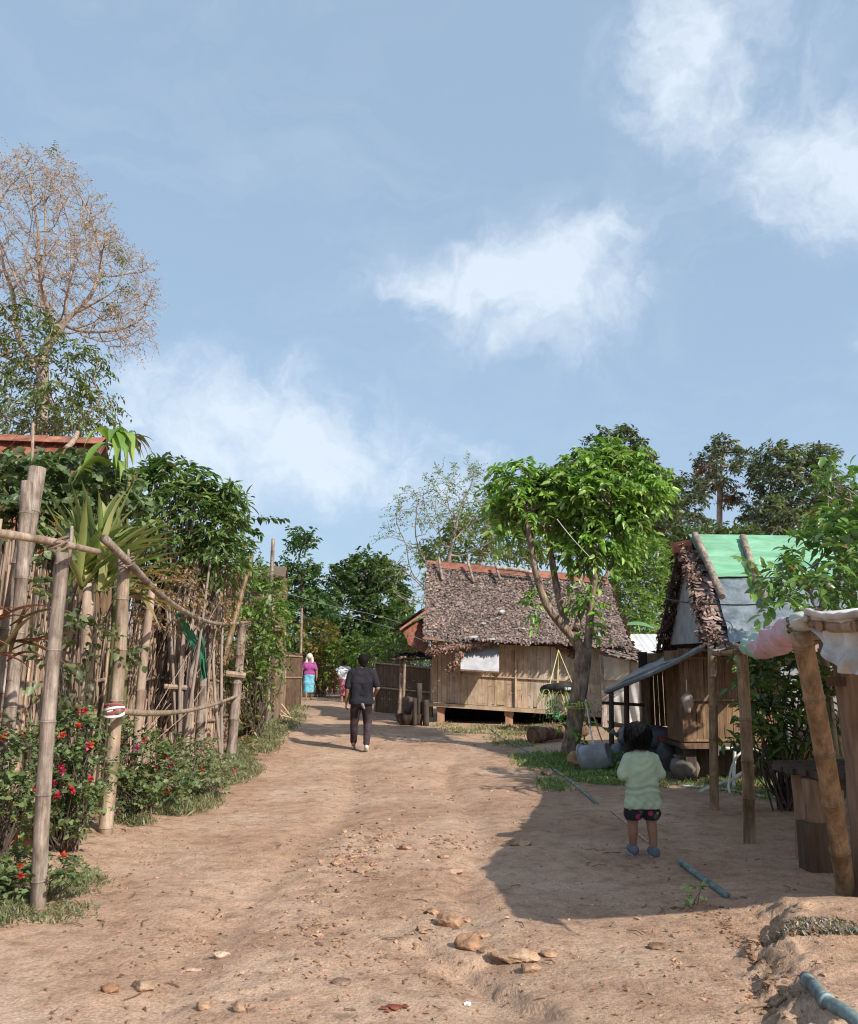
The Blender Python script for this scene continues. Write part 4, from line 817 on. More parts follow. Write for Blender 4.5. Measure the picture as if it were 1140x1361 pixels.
# ================================================================ shelter at the right edge
def shelter():
    t0 = G(995, 1120); t = thing('roadside_shelter', 'open shelter at the right edge, leaning bamboo posts under a patched tarp roof', 'shelter', t0)
    def post(bx, by, tx, ty, r0, r1=None, name='post', m='bamboowarm', bend=.01, node=.36, Yt=None):
        b = G(bx, by); q = P(tx, ty, Yt or b[1]); s = MB(); bamboo(s, b - [0, 0, .15], q, r0, bx, bend, node, 14, (r1 or r0) / r0); return s.build(name, M[m], t, smooth=True)
    post(948, 1076, 946, 862, .049, .046, bend=.006); post(995, 1120, 985, 856, .053, .050, bend=.008); post(1126, 1186, 1064, 838, .062, .060, Yt=5.15, bend=.01)
    b = GY(1132, 5.9); s = MB(); tube(s, spline([b - [0, 0, .15], b + [0.02, 0, .8], P(1126, 880, 5.9)], 14), [.13, .125, .12, .11, .11, .12, .115, .11, .115, .11, .11, .105, .1, .1], 14); s.build('thick_post', M['wood'], t, smooth=True)
    s = MB(); beam(s, P(1100, 906, 5.85), P(1150, 905, 5.85), .05, .06, (.4, .4, .4)); s.build('crosspiece', M['wood'], t)
    x0 = 2.45
    c = [P(1066, 820, 5.2), P(985, 853, 7.4), P(945, 860, 9.2)]
    # roof sheet: its road edge follows the posts, it rises a little to the right and runs on beside the camera
    edge = np.array([P(1250, 804, 3.75), P(1140, 819, 4.4), P(1098, 822, 4.75), c[0], c[1] + [0, 0, -.02], c[2] + [0, 0, -.02]])
    E = spline(edge, 30); Z = E + np.array([5.0, 0, .6]); Z[:, 1] = np.linspace(3.75, 9.4, 30)
    u = np.linspace(0, 1, 24)[:, None, None]; G_ = E[None] * (1 - u) + Z[None] * u
    ii, jj = np.meshgrid(np.linspace(0, 1, 24), np.linspace(0, 1, 30), indexing='ij'); G_[..., 2] += .05 * fbm(ii * 5, jj * 6, 3, 91) - .05 * np.sin(jj * PI * 4) ** 2 * np.sin(ii * PI)
    F = grid(24, 30); V = G_.reshape(-1, 3); s = MB(); s.add(np.concatenate([V, V - [0, 0, .012]]), [F, F[:, ::-1] + len(V)]); s.build('tarp_roof', M['tarpwhite'], t, smooth=True)
    s = MB(); 
    for k in range(4): q = E[6 + k * 7]; tube(s, [q + [-.02, 0, -.05], Z[6 + k * 7] + [0, 0, -.05]], .03, 7)
    tube(s, E + [0.03, 0, -.045], .032, 8); s.build('roof_frame', M['bamboowarm'], t)
    for k in (8, 20): q = Z[k] - [.25, 0, .1]; s = MB(); bamboo(s, [q[0], q[1], -.1], q, .05, k); s.build('post', M['bamboowarm'], t, smooth=True)
    # white tarp hanging over the near edge
    top = [P(1070, 815, 5.05), P(1098, 822, 4.75), P(1140, 819, 4.4), P(1250, 804, 3.75)]; bot = [P(1079, 838, 5.02), P(1112, 889, 4.68), P(1140, 896, 4.4), P(1250, 905, 3.75)]
    T = spline(top, 60); B_ = spline(bot, 60); v = np.linspace(0, 1, 26)[None, :, None]; Gd = T[:, None] * (1 - v) + B_[:, None] * v
    ii, jj = np.meshgrid(np.linspace(0, 1, 60), np.linspace(0, 1, 26), indexing='ij')
    fold = .045 * np.sin(ii * 26 + jj * 3.5 + 2 * fbm(ii * 5, jj * 2, 2, 8)) * jj + .04 * fbm(ii * 6 + jj * 2, jj * 3, 4, 7) - .06 * np.sin(jj * PI)
    Gd = Gd + np.array([-.75, -.55, 0])[None, None] * fold[..., None]; V = Gd.reshape(-1, 3); F = grid(60, 26); s = MB(); s.add(np.concatenate([V, V + [.008, .008, 0]]), [F, F[:, ::-1] + len(V)])
    dr = s.build('hanging_tarp', M['tarpwhite'], t, smooth=True)
    s = MB(); tube(s, T + [.0, -.02, .01], .020 + .003 * np.sin(np.arange(60) * .7), 9, (.95, .86, .80)); s.build('hem', M['tarpwhite'], dr, smooth=True)
    # rolled cloth, green to pink, along the edge
    NR = 160; R_ = spline([P(987, 860, 7.2), P(1003, 862, 6.75), P(1022, 854, 6.2), P(1042, 842, 5.75), P(1058, 832, 5.3), P(1070, 822, 5.05)], NR); tt = np.linspace(0, 1, NR)
    rr = .035 + .050 * np.sin(np.clip(tt * 1.05, 0, 1) * PI) ** .7 + .012 * np.sin(tt * 31) ; s = MB()
    cc = np.where(tt[:, None] < .28, np.array([[.36, .54, .44]]), np.where(tt[:, None] < .72, np.array([[.60, .43, .48]]), np.array([[.46, .47, .42]])))
    tube(s, R_ + [0, -.03, .0], rr, 30, cc * rng(8).uniform(.93, 1.07, (NR, 1))); cl = s.mesh('rolled_cloth', M['cloth'], True)
    Vc = np.zeros(len(cl.vertices) * 3); cl.vertices.foreach_get('co', Vc); Vc = Vc.reshape(-1, 3); w = fbm(Vc[:, 0] * 13 + Vc[:, 1] * 5, Vc[:, 2] * 26, 3, 3) * .030 + .008 * np.sin(Vc[:, 2] * 75 + Vc[:, 1] * 22); Vc[:, 2] += w; Vc[:, 0] -= w; Vc -= np.array(t['_o']); cl.vertices.foreach_set('co', Vc.ravel())
    o = bpy.data.objects.new('rolled_cloth', cl); COL.objects.link(o); o.parent = t
    for (px, py, Y_) in ((1062, 826, 5.2), (985, 858, 7.3)):
        s = MB(); c_ = P(px, py, Y_)
        for k in range(4): tube(s, [c_ + [math.cos(a) * .07, math.sin(a) * .07, -.05 + k * .02 + .015 * math.sin(a * 2 + k)] for a in np.linspace(0, 2 * PI, 12)], .007, 5, (.16, .12, .10))
        s.build('cloth_tie', M['cloth'], t)
shelter()
def bench():
    a = G(1086, 1158); t = thing('wooden_bench', 'rough dark wooden table on thick stumpy legs behind the leaning bamboo post', 'table', a)
    z = P(1085, 1030, a[1])[2]
    s = MB()
    for k in range(5): x0 = P(1036, 1026, a[1] + .55)[0]; yy = a[1] - .05 + k * .19; beam(s, [x0 + rng(k).uniform(-.05, .05), yy, z + rng(k + 9).uniform(-.006, .006)], [x0 + 1.5, yy + .02, z + .02], .17, .045, (1, 1, 1))
    s.build('table_top', M['darkwood'], t)
    for k, (dx, dy) in enumerate(((0.02, 0.03), (.10, .42), (1.1, .03), (1.1, .75))):
        b = a + [dx, dy, 0]; s = MB(); q = b + [0, 0, z - a[2] - .03]; tube(s, spline([b - [0, 0, .1], (b + q) / 2 + [.01, 0, 0], q], 8), [.085, .08, .078, .075, .072, .07, .072, .07], 9, (1.2, 1.1, 1)); leg = s.build('leg', M['wood'], t)
        if k == 0: s = MB(); c_ = b + [.0, -.0, .19]; box(s, [-.10, -.095, -.25], [.10, .095, .15], (.45, .42, .4), np.eye(3), c_); s.build('sleeve', M['wood'], leg)
    s = MB(); beam(s, a + [.02, .03, z - a[2] - .07], a + [1.3, .03, z - a[2] - .07], .06, .08); s.build('rail', M['darkwood'], t)
bench()
# ================================================================ rail fence on the left verge
def rail_fence():
    b1 = G(52, 1204); b2 = G(139, 1107); b3 = G(306, 1004)
    t = thing('bamboo_rail_fence', 'three thick bamboo posts along the road joined by thin sagging rails', 'fence', b1)
    def pst(b, tx, ty, r, seed, split=None, m='bamboogrey'):
        q = P(tx, ty, b[1]); s = MB(); bamboo(s, b - [0, 0, .2], q, r, seed, .006, .52, 16, .88)
        if split: 
            for dx, h in split: tube(s, [q + [dx, 0, -.08], q + [dx * 1.15, 0, h * .6], q + [dx * 1.1, 0, h]], [.018, .014, .009], 6)
        return s.build('post', M[m], t, smooth=True)
    p1 = pst(b1, 84, 735, .048, 11, ((-.028, .10), (.040, .18)))
    p2 = pst(b2, 165, 744, .062, 25, ((.03, .10),), 'bamboo'); p3 = pst(b3, 322, 830, .085, 13, ((.05, .05),))
    def rail(pts, r, m='bamboo'):
        s = MB(); q = spline(pts, 26); k = np.arange(26); tube(s, q, r * (1 - .3 * k / 25) * (1 + .09 * (k % 5 == 0)), 9, np.where((k % 5 == 0)[:, None], .8, 1.05) * np.ones((26, 3))); return s.build('rail', M[m], t, smooth=True)
    rail([P(-60, 700, 4.5), P(0, 709, 4.9), P(70, 720, 5.25), P(131, 734, 5.75)], .030)
    rail([P(138, 715, 7.3), P(175, 752, 7.8), P(215, 792, 9.2), P(255, 818, 11), P(290, 829, 13), P(331, 827, 14.6)], .037, 'bamboogrey')
    rail([P(155, 945, 7.55), P(200, 948, 8.6), P(245, 945, 10.6), P(285, 936, 12.6), P(322, 922, 14.5)], .031)
    for (px, py, Y_, r_) in ((78, 722, 5.28, .055), (168, 746, 7.72, .068), (326, 829, 14.55, .09), (318, 924, 14.5, .09)):
        s = MB(); c0_ = P(px, py, Y_)
        for k in range(3): tube(s, [c0_ + [math.cos(a) * r_, math.sin(a) * r_, -.02 + k * .014 + .035 * math.sin(a + k * .7)] for a in np.linspace(0, 2 * PI, 14)], .006, 5, (.22, .17, .13))
        s.build('lashing', M['cloth'], t)
    s = MB(); c_ = P(152, 943, 7.62)
    for k in range(4): tube(s, [c_ + [math.cos(a) * .078, math.sin(a) * .078, -.04 + k * .022 + .02 * math.sin(a + k)] for a in np.linspace(0, 2 * PI, 14)], .013, 6, ((.8, .75, .8), (.35, .08, .08), (.85, .8, .85), (.3, .1, .1))[k])
    s.build('rag_tie', M['cloth'], t)
rail_fence()
# ================================================================ picket fence and its weathered palings
def picket_fence():
    t = thing('paling_fence', 'tall fence of weathered grey-brown sticks behind the flowers', 'fence', GY(0, 8.0))
    g = rng(101)
    line = np.array([[-3.15, 5.2], [-3.75, 6.9], [-4.0, 8.4], [-4.05, 10.2], [-3.95, 12.2], [-3.85, 14.2], [-3.8, 16.6], [-4.2, 19.5]])
    L3 = spline(np.c_[line, np.zeros(len(line))], 200)[:, :2]; ds = np.r_[0, np.cumsum(np.linalg.norm(np.diff(L3, axis=0), axis=1))]
    def at(sv): return np.array([np.interp(sv, ds, L3[:, 0]), np.interp(sv, ds, L3[:, 1])])
    tot = ds[-1]; npan = 7; z0 = lambda p: float(hgt(p[0], p[1]))
    def topz(y): return np.interp(y, [5, 7, 8.5, 9.6, 10.4, 12.2, 14, 16, 20], [2.9, 2.75, 2.42, 2.38, 2.0, 2.0, 1.95, 1.7, 1.6])
    for k in range(npan):
        s = MB(); a, b = tot * k / npan, tot * (k + 1) / npan; sp = .040 if k < 3 else .030; m_ = int((b - a) / sp); A = []; B = []; ra = []; cc = []
        lean = .10 if k < 3 else .05
        for i in range(m_):
            for lay in range(2):
                sv = a + (b - a) * (i + g.uniform(.1, .9)) / m_; p = at(sv); h = topz(p[1]) * g.uniform(.90, 1.06) * (1 if lay == 0 else g.uniform(.45, 1)); z = z0(p)
                off = .03 * (lay * 2 - 1) + g.normal(0, .012); dirv = at(min(sv + .05, tot)) - at(max(sv - .05, 0)); dirv = dirv / np.linalg.norm(dirv); nx = np.array([dirv[1], -dirv[0]])
                q = p + nx * off; ln = lean + g.normal(0, .035); tp = q + dirv * ln * h * .8 + nx * g.normal(0, .02)
                A.append([q[0], q[1], z - .05]); B.append([tp[0], tp[1], z + h]); ra.append(g.uniform(.010, .024) if k < 3 else g.uniform(.008, .018)); cc.append(g.uniform(.6, 1.3) * np.array([1, g.uniform(.92, 1.0), g.uniform(.85, 1.02)]))
        A = np.array(A); B = np.array(B); Md = (A + B) / 2 + g.normal(0, .02, A.shape); ra = np.array(ra); cc = np.array(cc)
        segs(s, A, Md, ra, ra * .92, 6, cc); segs(s, Md, B, ra * .92, ra * .8, 6, cc * .97)
        s.build('paling_panel', M['stick'], t)
        for zz in (.55, 1.35):
            s = MB(); P_ = [np.r_[at(a + (b - a) * f) + [.06, 0], z0(at(a + (b - a) * f)) + zz * topz(at(a + (b - a) * f)[1]) / 2.2 + g.normal(0, .02)] for f in np.linspace(-.02, 1.02, 6)]
            tube(s, spline(P_, 14), .024, 8, (1.1, 1, .95)); s.build('fence_rail', M['bamboogrey'], t)
    for (bx, Yb, tx, ty, r, m) in ((-22, 7.0, 50, 622, .085, 'bamboogrey'), (10, 6.6, 36, 640, .055, 'bamboogrey'), (190, 9.9, 203, 776, .055, 'stick'), (250, 12.6, 263, 778, .055, 'bamboogrey'), (268, 13.4, 288, 748, .075, 'bamboogrey'), (276, 14.2, 282, 836, .03, 'stick'), (262, 12.9, 257, 800, .028, 'stick')):
        b = GY(bx, Yb); s = MB(); bamboo(s, b - [0, 0, .1], P(tx, ty, Yb + .25), r, bx + 50, .006, .5, 12, .85); s.build('fence_post', M[m], t, smooth=True)
    for (x0, y0, x1, y1, Y_) in ((215, 768, 250, 778, 11.5), (300, 895, 326, 898, 14.0), (218, 912, 250, 914, 12.2)): s = MB(); tube(s, [P(x0, y0, Y_), P(x1, y1, Y_ + .1)], .035 if Y_ < 14 else .05, 7); s.build('crossbar', M['stick'], t)
    return t
picket_fence()
s = MB(); b = GY(296, 13.6); q = P(335, 738, 14.2); bamboo(s, P(296, 884, 13.6), q, .055, 3, .008, .5, 10, .6); s.build('bamboo_pole', M['bamboowarm'], None, smooth=True, base=P(296, 884, 13.6)); tag(COL.objects['bamboo_pole'], 'yellow bamboo pole leaning to the right above the stick fence', 'pole')
s = MB(); b = GY(357, 19.0); bamboo(s, b - [0, 0, .1], P(363, 716, 19.0), .06, 8, .004, .6, 10, .7); o = s.build('wooden_pole', M['bamboogrey'], None, smooth=True, base=b); tag(o, 'tall grey upright pole beside the left hut', 'pole')
s = MB(); b = GY(401, 27.0); bamboo(s, b - [0, 0, .1], P(401, 808, 27.0), .045, 8, .004, .6, 8, .8); o = s.build('bamboo_pole', M['bamboo'], None, base=b); tag(o, 'thin upright bamboo pole at the end of the far left mat fence', 'pole')
# green netting on the fence
s = MB(); sheet(s, [P(262, 850, 12.2), P(255, 865, 12.2), P(232, 818, 11.4), P(240, 812, 11.4)], 20, 8, .01, lambda u, v: .06 * fbm(u * 9, v * 4, 3, 2), (.07, .26, .19)); sheet(s, [P(268, 905, 12.4), P(276, 900, 12.4), P(270, 840, 12.2), P(262, 838, 12.2)], 20, 8, .01, lambda u, v: .06 * fbm(u * 4, v * 6, 3, 22), (.04, .16, .10))
o = s.build('netting', M['cloth'], None, base=P(255, 865, 12.2)); tag(o, 'torn green netting caught on the stick fence', 'netting')
# ================================================================ far fences, left hut, red roofed house, metal shed
def mat_fence(name, label, p0, p1, top0, top1, posts, rails, seed, cm='matdark', h_off=0):
    t = thing(name, label, 'fence', p0); s = MB(); a = p0 - [0, 0, .05]; b = p1 - [0, 0, .05]
    slats(s, [a, b, top1, top0], 60, seed, cuts=3, colr=(.45, .65), wfill=.985, thick=.01, jit=.003, tint=lambda u, v: np.array([.95, 1.0, 1.1])); s.build('mat_panel', M[cm], t)
    for f in posts:
        q = a + (b - a) * f + [0, -.05, 0]; w = top0 + (top1 - top0) * f + [0, -.05, .12]; s = MB(); bamboo(s, q, w, .035, int(f * 100) + seed); s.build('post', M['bamboo'], t)
    for v in rails:
        s = MB(); n = np.array([0, -.06, 0]); tube(s, spline([a + (top0 - a) * v + n, (a + b) / 2 + ((top0 + top1) / 2 - (a + b) / 2) * v + n, b + (top1 - b) * v + n], 8), .025, 6, (1.1, 1, .95)); s.build('rail', M['bamboo'], t)
mat_fence('mat_fence', 'brown woven mat fence at the far left of the road', GY(352, 24.5), GY(402, 27.0), P(352, 864, 24.5), P(402, 868, 27.0), (.05, .5), (.55, .93), 5)
mat_fence('mat_fence', 'grey brown woven mat fence between the road and the stilt hut', GY(499, 25.5), GY(575, 23.0), P(499, 879, 25.5), P(575, 886, 23.0), (.0, .99), (.5, .97), 6)
def left_hut():
    b = GY(345, 20.5); t = thing('plank_hut', 'small weathered wooden hut half hidden by shrubs left of the road', 'hut', b)
    s = MB(); x1 = P(375, 890, 20.5)[0]; x0 = x1 - 2.2; z1 = P(0, 765, 20.5)[2]; zb_ = P(0, 838, 20.5)[2]
    slats(s, [[x0, 20.5, zb_], [x1, 20.5, zb_], [x1, 20.5, z1], [x0, 20.5, z1]], 26, 9, cuts=2, colr=(.6, 1)); slats(s, [[x1, 20.5, zb_], [x1 - .35, 23.0, zb_], [x1 - .35, 23.0, z1], [x1, 20.5, z1]], 26, 10, cuts=2, colr=(.6, 1))
    s.build('wall', M['wood'], t)
    for xx, yy in ((x1 - .1, 20.6), (x0 + .1, 20.6), (x1 - .4, 22.9), (x0 + .1, 22.9)): s = MB(); beam(s, [xx, yy, 0], [xx, yy, zb_ + .1], .14, .14, up=(0, 1, 0)); s.build('stilt', M['wood'], t)
    s = MB(); beam(s, [x0, 20.48, zb_ - .05], [x1, 20.48, zb_ - .05], .1, .1); s.build('floor_beam', M['wood'], t)
    s = MB(); sheet(s, [[x0 - .3, 20.0, z1 - .1], [x1 + .08, 20.1, z1 - .05], [x1 - .2, 21.9, z1 + .38], [x0 - .3, 21.9, z1 + .38]], 20, 10, .03, lambda u, v: .03 * fbm(u * 6, v * 4, 2, 5), (.62, .60, .45)); sheet(s, [[x1 - .4, 23.7, z1 - .05], [x0 - .3, 23.7, z1 - .05], [x0 - .3, 21.9, z1 + .38], [x1 - .2, 21.9, z1 + .38]], 10, 10, .03, None, (.5, .55, .4)); s.build('roof', M['thatch'], t)
    s = MB(); sheet(s, [P(350, 828, 20.0), P(381, 842, 19.8), P(376, 836, 20.6), P(352, 822, 20.6)], 14, 6, .03, lambda u, v: .05 * fbm(u * 4, v * 4, 2, 6), (1.1, 1.0, .9)); s.build('eave_board', M['stick'], t)
    s = MB(); beam(s, P(361, 830, 20.35), P(361, 792, 20.35), .12, .06, (1.8, 1.75, 1.75), up=(0, 1, 0)); s.build('door_post', M['stick'], t)
left_hut()
def red_house():
    b = GY(10, 15.0); t = thing('brick_red_house', 'house hidden behind creepers, only its rusty red roof ridge showing', 'house', b)
    x0, x1 = -9.5, P(141, 590, 15.0)[0]; zt = P(60, 580, 15.0)[2]
    def rz(x): return np.interp(x, [x0, x1], [zt + .08, zt - .05])
    s = MB(); a, c = np.array([x0, 15.0, rz(x0)]), np.array([x1, 15.0, rz(x1)])
    sheet(s, [[x0, 12.9, 3.1], [x1, 12.9, 3.1], c - [0, 0, .1], a - [0, 0, .1]], 50, 8, .02, lambda u, v: .02 * np.sin(u * 260), (.9, .8, .8)); sheet(s, [[x1, 17.2, 3.1], [x0, 17.2, 3.1], a - [0, 0, .1], c - [0, 0, .1]], 50, 8, .02); rf = s.build('roof', M['rust'], t)
    s = MB()
    for k in range(14): f0, f1 = k / 14, (k + 1) / 14 - .003; p, q = a + (c - a) * f0, a + (c - a) * f1; kk = rng(k).uniform(.8, 1.2); sheet(s, [p + [0, -.22, -.14], q + [0, -.22, -.14], q + [0, 0, .02 + .01 * (k % 2)], p + [0, 0, .02 + .01 * (k % 2)]], 4, 3, .01, None, (kk, kk, kk)); sheet(s, [q + [0, .22, -.14], p + [0, .22, -.14], p + [0, 0, .02 + .01 * (k % 2)], q + [0, 0, .02 + .01 * (k % 2)]], 4, 3, .01, None, (kk, kk, kk))
    s.build('ridge_cap', M['rust'], rf)
    s = MB(); slats(s, [[x0, 13.2, 0], [x1 - .2, 13.2, 0], [x1 - .2, 13.2, 3.05], [x0, 13.2, 3.05]], 50, 12); slats(s, [[x1 - .2, 13.2, 0], [x1 - .2, 17, 0], [x1 - .2, 17, 3.05], [x1 - .2, 13.2, 3.05]], 40, 13); s.build('wall', M['matdark'], t)
    s = MB(); bamboo(s, P(88, 596, 14.2), P(103, 575, 15.0), .05, 2, .02); s.build('roof_stick', M['stick'], rf)
red_house()
s = MB(); bamboo(s, GY(44, 10.2), P(44, 562, 10.2), .022, 5, .01, .4, 7); o = s.build('bamboo_pole', M['bamboo'], None, base=GY(44, 10.2)); tag(o, 'thin pale bamboo stick rising above the creepers at the left edge', 'pole')
def shed():
    b = GY(850, 26.0); t = thing('metal_shed', 'pale shed roof showing between the two huts', 'shed', b); x0 = P(800, 890, 26)[0]; x1 = x0 + 4.5; z = P(0, 843, 27.5)[2]; ze = P(0, 884, 25)[2]
    s = MB(); sheet(s, [[x0, 25, ze], [x1, 25, ze], [x1, 27.5, z], [x0, 27.5, z]], 60, 4, .02, lambda u, v: .02 * np.sin(u * 150)); sheet(s, [[x1, 30, ze], [x0, 30, ze], [x0, 27.5, z], [x1, 27.5, z]], 60, 4, .02, lambda u, v: .02 * np.sin(u * 150)); s.build('roof', M['metalroof'], t)
    s = MB(); slats(s, [[x0 + .2, 25.3, 0], [x1 - .2, 25.3, 0], [x1 - .2, 25.3, ze], [x0 + .2, 25.3, ze]], 40, 3); slats(s, [[x0 + .2, 29.6, 0], [x0 + .2, 25.3, 0], [x0 + .2, 25.3, ze], [x0 + .2, 29.6, ze]], 40, 3); s.build('wall', M['mat'], t)
shed()
def white_fence():
    a = P(1040, 890, 10.6); b = P(1200, 890, 10.0); t = thing('slatted_fence', 'whitewashed sheet and stick fence behind the bushes at the right', 'fence', [a[0], a[1], 0.05])
    z0, z1, z2 = .42, float(P(0, 962, 10.3)[2]), float(P(0, 885, 10.3)[2])
    s = MB(); g = rng(4); m_ = 60; x = np.sort(g.uniform(a[0], b[0], m_)); y = a[1] + (x - a[0]) / (b[0] - a[0]) * (b[1] - a[1]); h = g.uniform(z1 - .1, z1 + .25, m_); segs(s, np.c_[x, y, np.full(m_, .25)], np.c_[x + g.normal(0, .03, m_), y, h], .014, .011, 5, g.uniform(.9, 1.5, (m_, 1)) * np.ones((m_, 3))); s.build('stick_panel', M['stick'], t)
    s = MB(); sheet(s, [[a[0], a[1] + .06, z0], [b[0], b[1] + .06, z0], [b[0], b[1] + .06, z2], [a[0], a[1] + .06, z2]], 30, 20, .01, lambda u, v: .03 * fbm(u * 5, v * 4, 3, 8), (1.1, 1.12, 1.2)); s.build('white_sheet', M['tarpwhite'], t)
    s = MB(); sheet(s, [[a[0], a[1] + .02, .0], [b[0], b[1] + .02, .0], [b[0], b[1] + .02, z0 + .05], [a[0], a[1] + .02, z0 + .05]], 4, 4, .02); s.build('skirt_board', M['wood'], t)
white_fence()
# ================================================================ trees
DK = (0.055, 0.095, 0.032); MID = (0.075, 0.14, 0.035); BR = (0.14, 0.27, 0.045); OL = (0.12, 0.15, 0.05)
def px_path(pts): return [P(x, y, Y) for x, y, Y in pts]
def young_tree():
    b = G(757, 1004); Y = b[1]; g = rng(31)
    t = thing('young_tree', 'young forked tree with drooping bright green leaves at the roadside', 'tree', b); s = MB()
    def limb(pts, r0, r1, n=22): q = spline([P(x, y, Y + dy) for x, y, dy in pts], n); tube(s, q, np.linspace(r0, r1, n) * (1 + .04 * np.sin(np.arange(n) * 1.3)), 14); return q
    tr = spline([b - [0, 0, .15], b + [0.02, 0, .12], P(762, 970, Y), P(768, 930, Y), P(773, 890, Y), P(776, 862, Y)], 26)
    tube(s, tr, np.interp(np.arange(26), [0, 3, 8, 25], [.21, .165, .142, .135]), 18); s.build('trunk', M['bark'], t, smooth=True)
    Ls = []
    for pts, r0, r1 in (([(776, 880, 0), (768, 856, 0), (748, 832, 0), (728, 806, -.1), (714, 770, -.15), (704, 715, -.2), (696, 680, -.25)], .10, .04),
                        ([(757, 842, 0), (744, 800, .15), (735, 755, .2), (727, 700, .25), (722, 655, .3)], .075, .038),
                        ([(779, 866, 0), (783, 838, -.05), (786, 795, -.1), (794, 750, -.15), (800, 715, -.2), (808, 670, -.2)], .08, .038),
                        ([(765, 838, 0), (772, 815, .1), (790, 786, .2), (806, 765, .25), (818, 735, .3), (836, 690, .3)], .06, .03)):
        s = MB(); q = spline([P(x, y, Y + dy) for x, y, dy in pts], 24); n = 24; tube(s, q, np.linspace(r0, r1, n) * (1 + .05 * np.sin(np.arange(n) * 1.7)), 12); s.build('limb', M['bark'], t, smooth=True); Ls.append(q)
    lm = MB(); tw = MB(); blobs = [(690, 642, -.1, 32, 26, .6), (676, 685, -.1, 18, 30, .45), (702, 672, 0, 32, 34, .5), (742, 648, .2, 44, 24, .7), (786, 622, 0, 36, 28, .7), (828, 622, 0, 32, 20, .6),
        (792, 665, -.1, 48, 36, .8), (842, 658, 0, 28, 28, .6), (764, 690, .1, 28, 34, .6), (768, 728, 0, 24, 22, .5), (798, 716, .1, 34, 26, .6), (856, 640, .1, 16, 14, .4), (836, 690, .1, 22, 20, .4), (806, 604, .1, 20, 10, .4)]
    allq = np.concatenate(Ls)
    for k, (px, py, dy, rx, ry, rz) in enumerate(blobs):
        c, r, _ = blobpt((px, py, Y + dy, rx * .92, ry * .92, rz, 0)); n = int(rx * ry / 11.5); O = ell(g, n, c, r, .25)
        kk = np.argmin(np.linalg.norm(allq - c, axis=1)); bb = allq[kk]
        for m_ in range(5): e = O[m_]; tube(tw, spline([bb, (bb + e) / 2 + g.normal(0, .08, 3), e], 7), np.linspace(.028, .008, 7), 5, caps=False)
        D = nrm(O - c) * 1.1 + nrm(c - np.array([b[0] + .1, Y, 3.6])) * .5 + g.normal(0, .35, O.shape) + [0, 0, .35]
        sprays(lm, O, D, g, L=.36, nl=11, ll=.165, lw=.062, droop=.75, sdroop=.55, base=(.10, .20, .032), var=.42, svar=.6, top=(.26, .38, .09), fwd=.55, six=True)
    for px, py, n in ((712, 803, 16), (782, 800, 14), (786, 826, 9), (770, 790, 8)):
        c = P(px, py, Y - .1); O = ell(g, n, c, (.14, .14, .16)); sprays(lm, O, nrm(O - c) + [0, 0, .3], g, L=.22, nl=8, ll=.12, lw=.05, droop=.6, base=(.10, .23, .03), top=(.2, .36, .05), six=True)
    for px, py, n in ((741, 962, 7), (752, 990, 5), (778, 965, 5)):
        c = P(px + 14, py, Y - .2); O = ell(g, n, c, (.1, .1, .12)); sprays(lm, O, nrm(O - c) + [0, 0, .3], g, L=.16, nl=6, ll=.10, lw=.05, droop=.6, base=(.10, .23, .03), top=(.2, .36, .05), six=True)
    tw.build('twig', M['bark'], t, smooth=True); lm.build('crown', M['leafgloss'], t)
    s = MB(); c_ = P(767, 937, Y - .02)
    for k in range(3): tube(s, [c_ + [math.cos(a) * .2, math.sin(a) * .2, -.03 + k * .03 + .02 * math.sin(a + k)] for a in np.linspace(0, 2 * PI, 16)], .012, 5, (.45, .5, .12))
    for k in range(10): a = g.uniform(-.2, .25); strap(s, c_ + [a, -.2, 0], [a, -.3, .4], g.uniform(.2, .45), .03, 1.2, (.42, .5, .14), g)
    s.build('fibre_tie', M['cord'], t)
    return t
young_tree()
GT = 'trees behind the village'
FAR = dict(L=.55, nl=11, ll=.30, lw=.13, droop=.35, sdroop=.25, base=DK, svar=.35)
def gpt(px, Y): return GY(px, Y)
def T3(px, Y, *mids): b = gpt(px, Y); return [b - [0, 0, .1]] + [P(x, y, Y + dy) for x, y, dy in mids]
# tall half-bare tree at the left
tree('tall_tree', 'very tall half-bare tree with a wide dome of pinkish brown twigs', 'tree', T3(52, 36, (54, 700, 0), (56, 560, 0), (57, 470, 0)),
     [(45, 300, 36, 115, 95, 3.6, 900), (118, 380, 36, 95, 80, 3.2, 800), (-40, 380, 36, 100, 130, 3.4, 420), (150, 435, 36, 66, 26, 2.2, 220), (60, 240, 36, 60, 34, 2.2, 280)], .26, 5,
     dict(L=.6, nl=7, ll=.12, lw=.045, droop=.3, stem=.008, base=(.36, .26, .20), var=.35, hue=.1, svar=.3), 'barkpale', None, .36, 4.5, .40, .011, 2.25, 2, out=.4)
tree('leafy_tree', 'olive green tree growing round the trunk of the tall half-bare tree', 'tree', T3(100, 31, (92, 700, 0), (80, 600, 0)),
     [(92, 540, 31, 55, 38, 1.8, 190), (30, 545, 31, 48, 40, 1.8, 160), (128, 548, 31, 24, 22, .9, 60), (105, 480, 31, 45, 26, 1.2, 60), (20, 470, 31, 45, 45, 1.5, 90), (40, 420, 31, 50, 28, 1.2, 40)], .15, 8,
     dict(L=.6, nl=10, ll=.24, lw=.075, droop=.7, sdroop=.6, base=(.10, .13, .045), svar=.35), 'barkpale', None, .4, 4, .5, .013, 2.3, 4)
gq = rng(77)
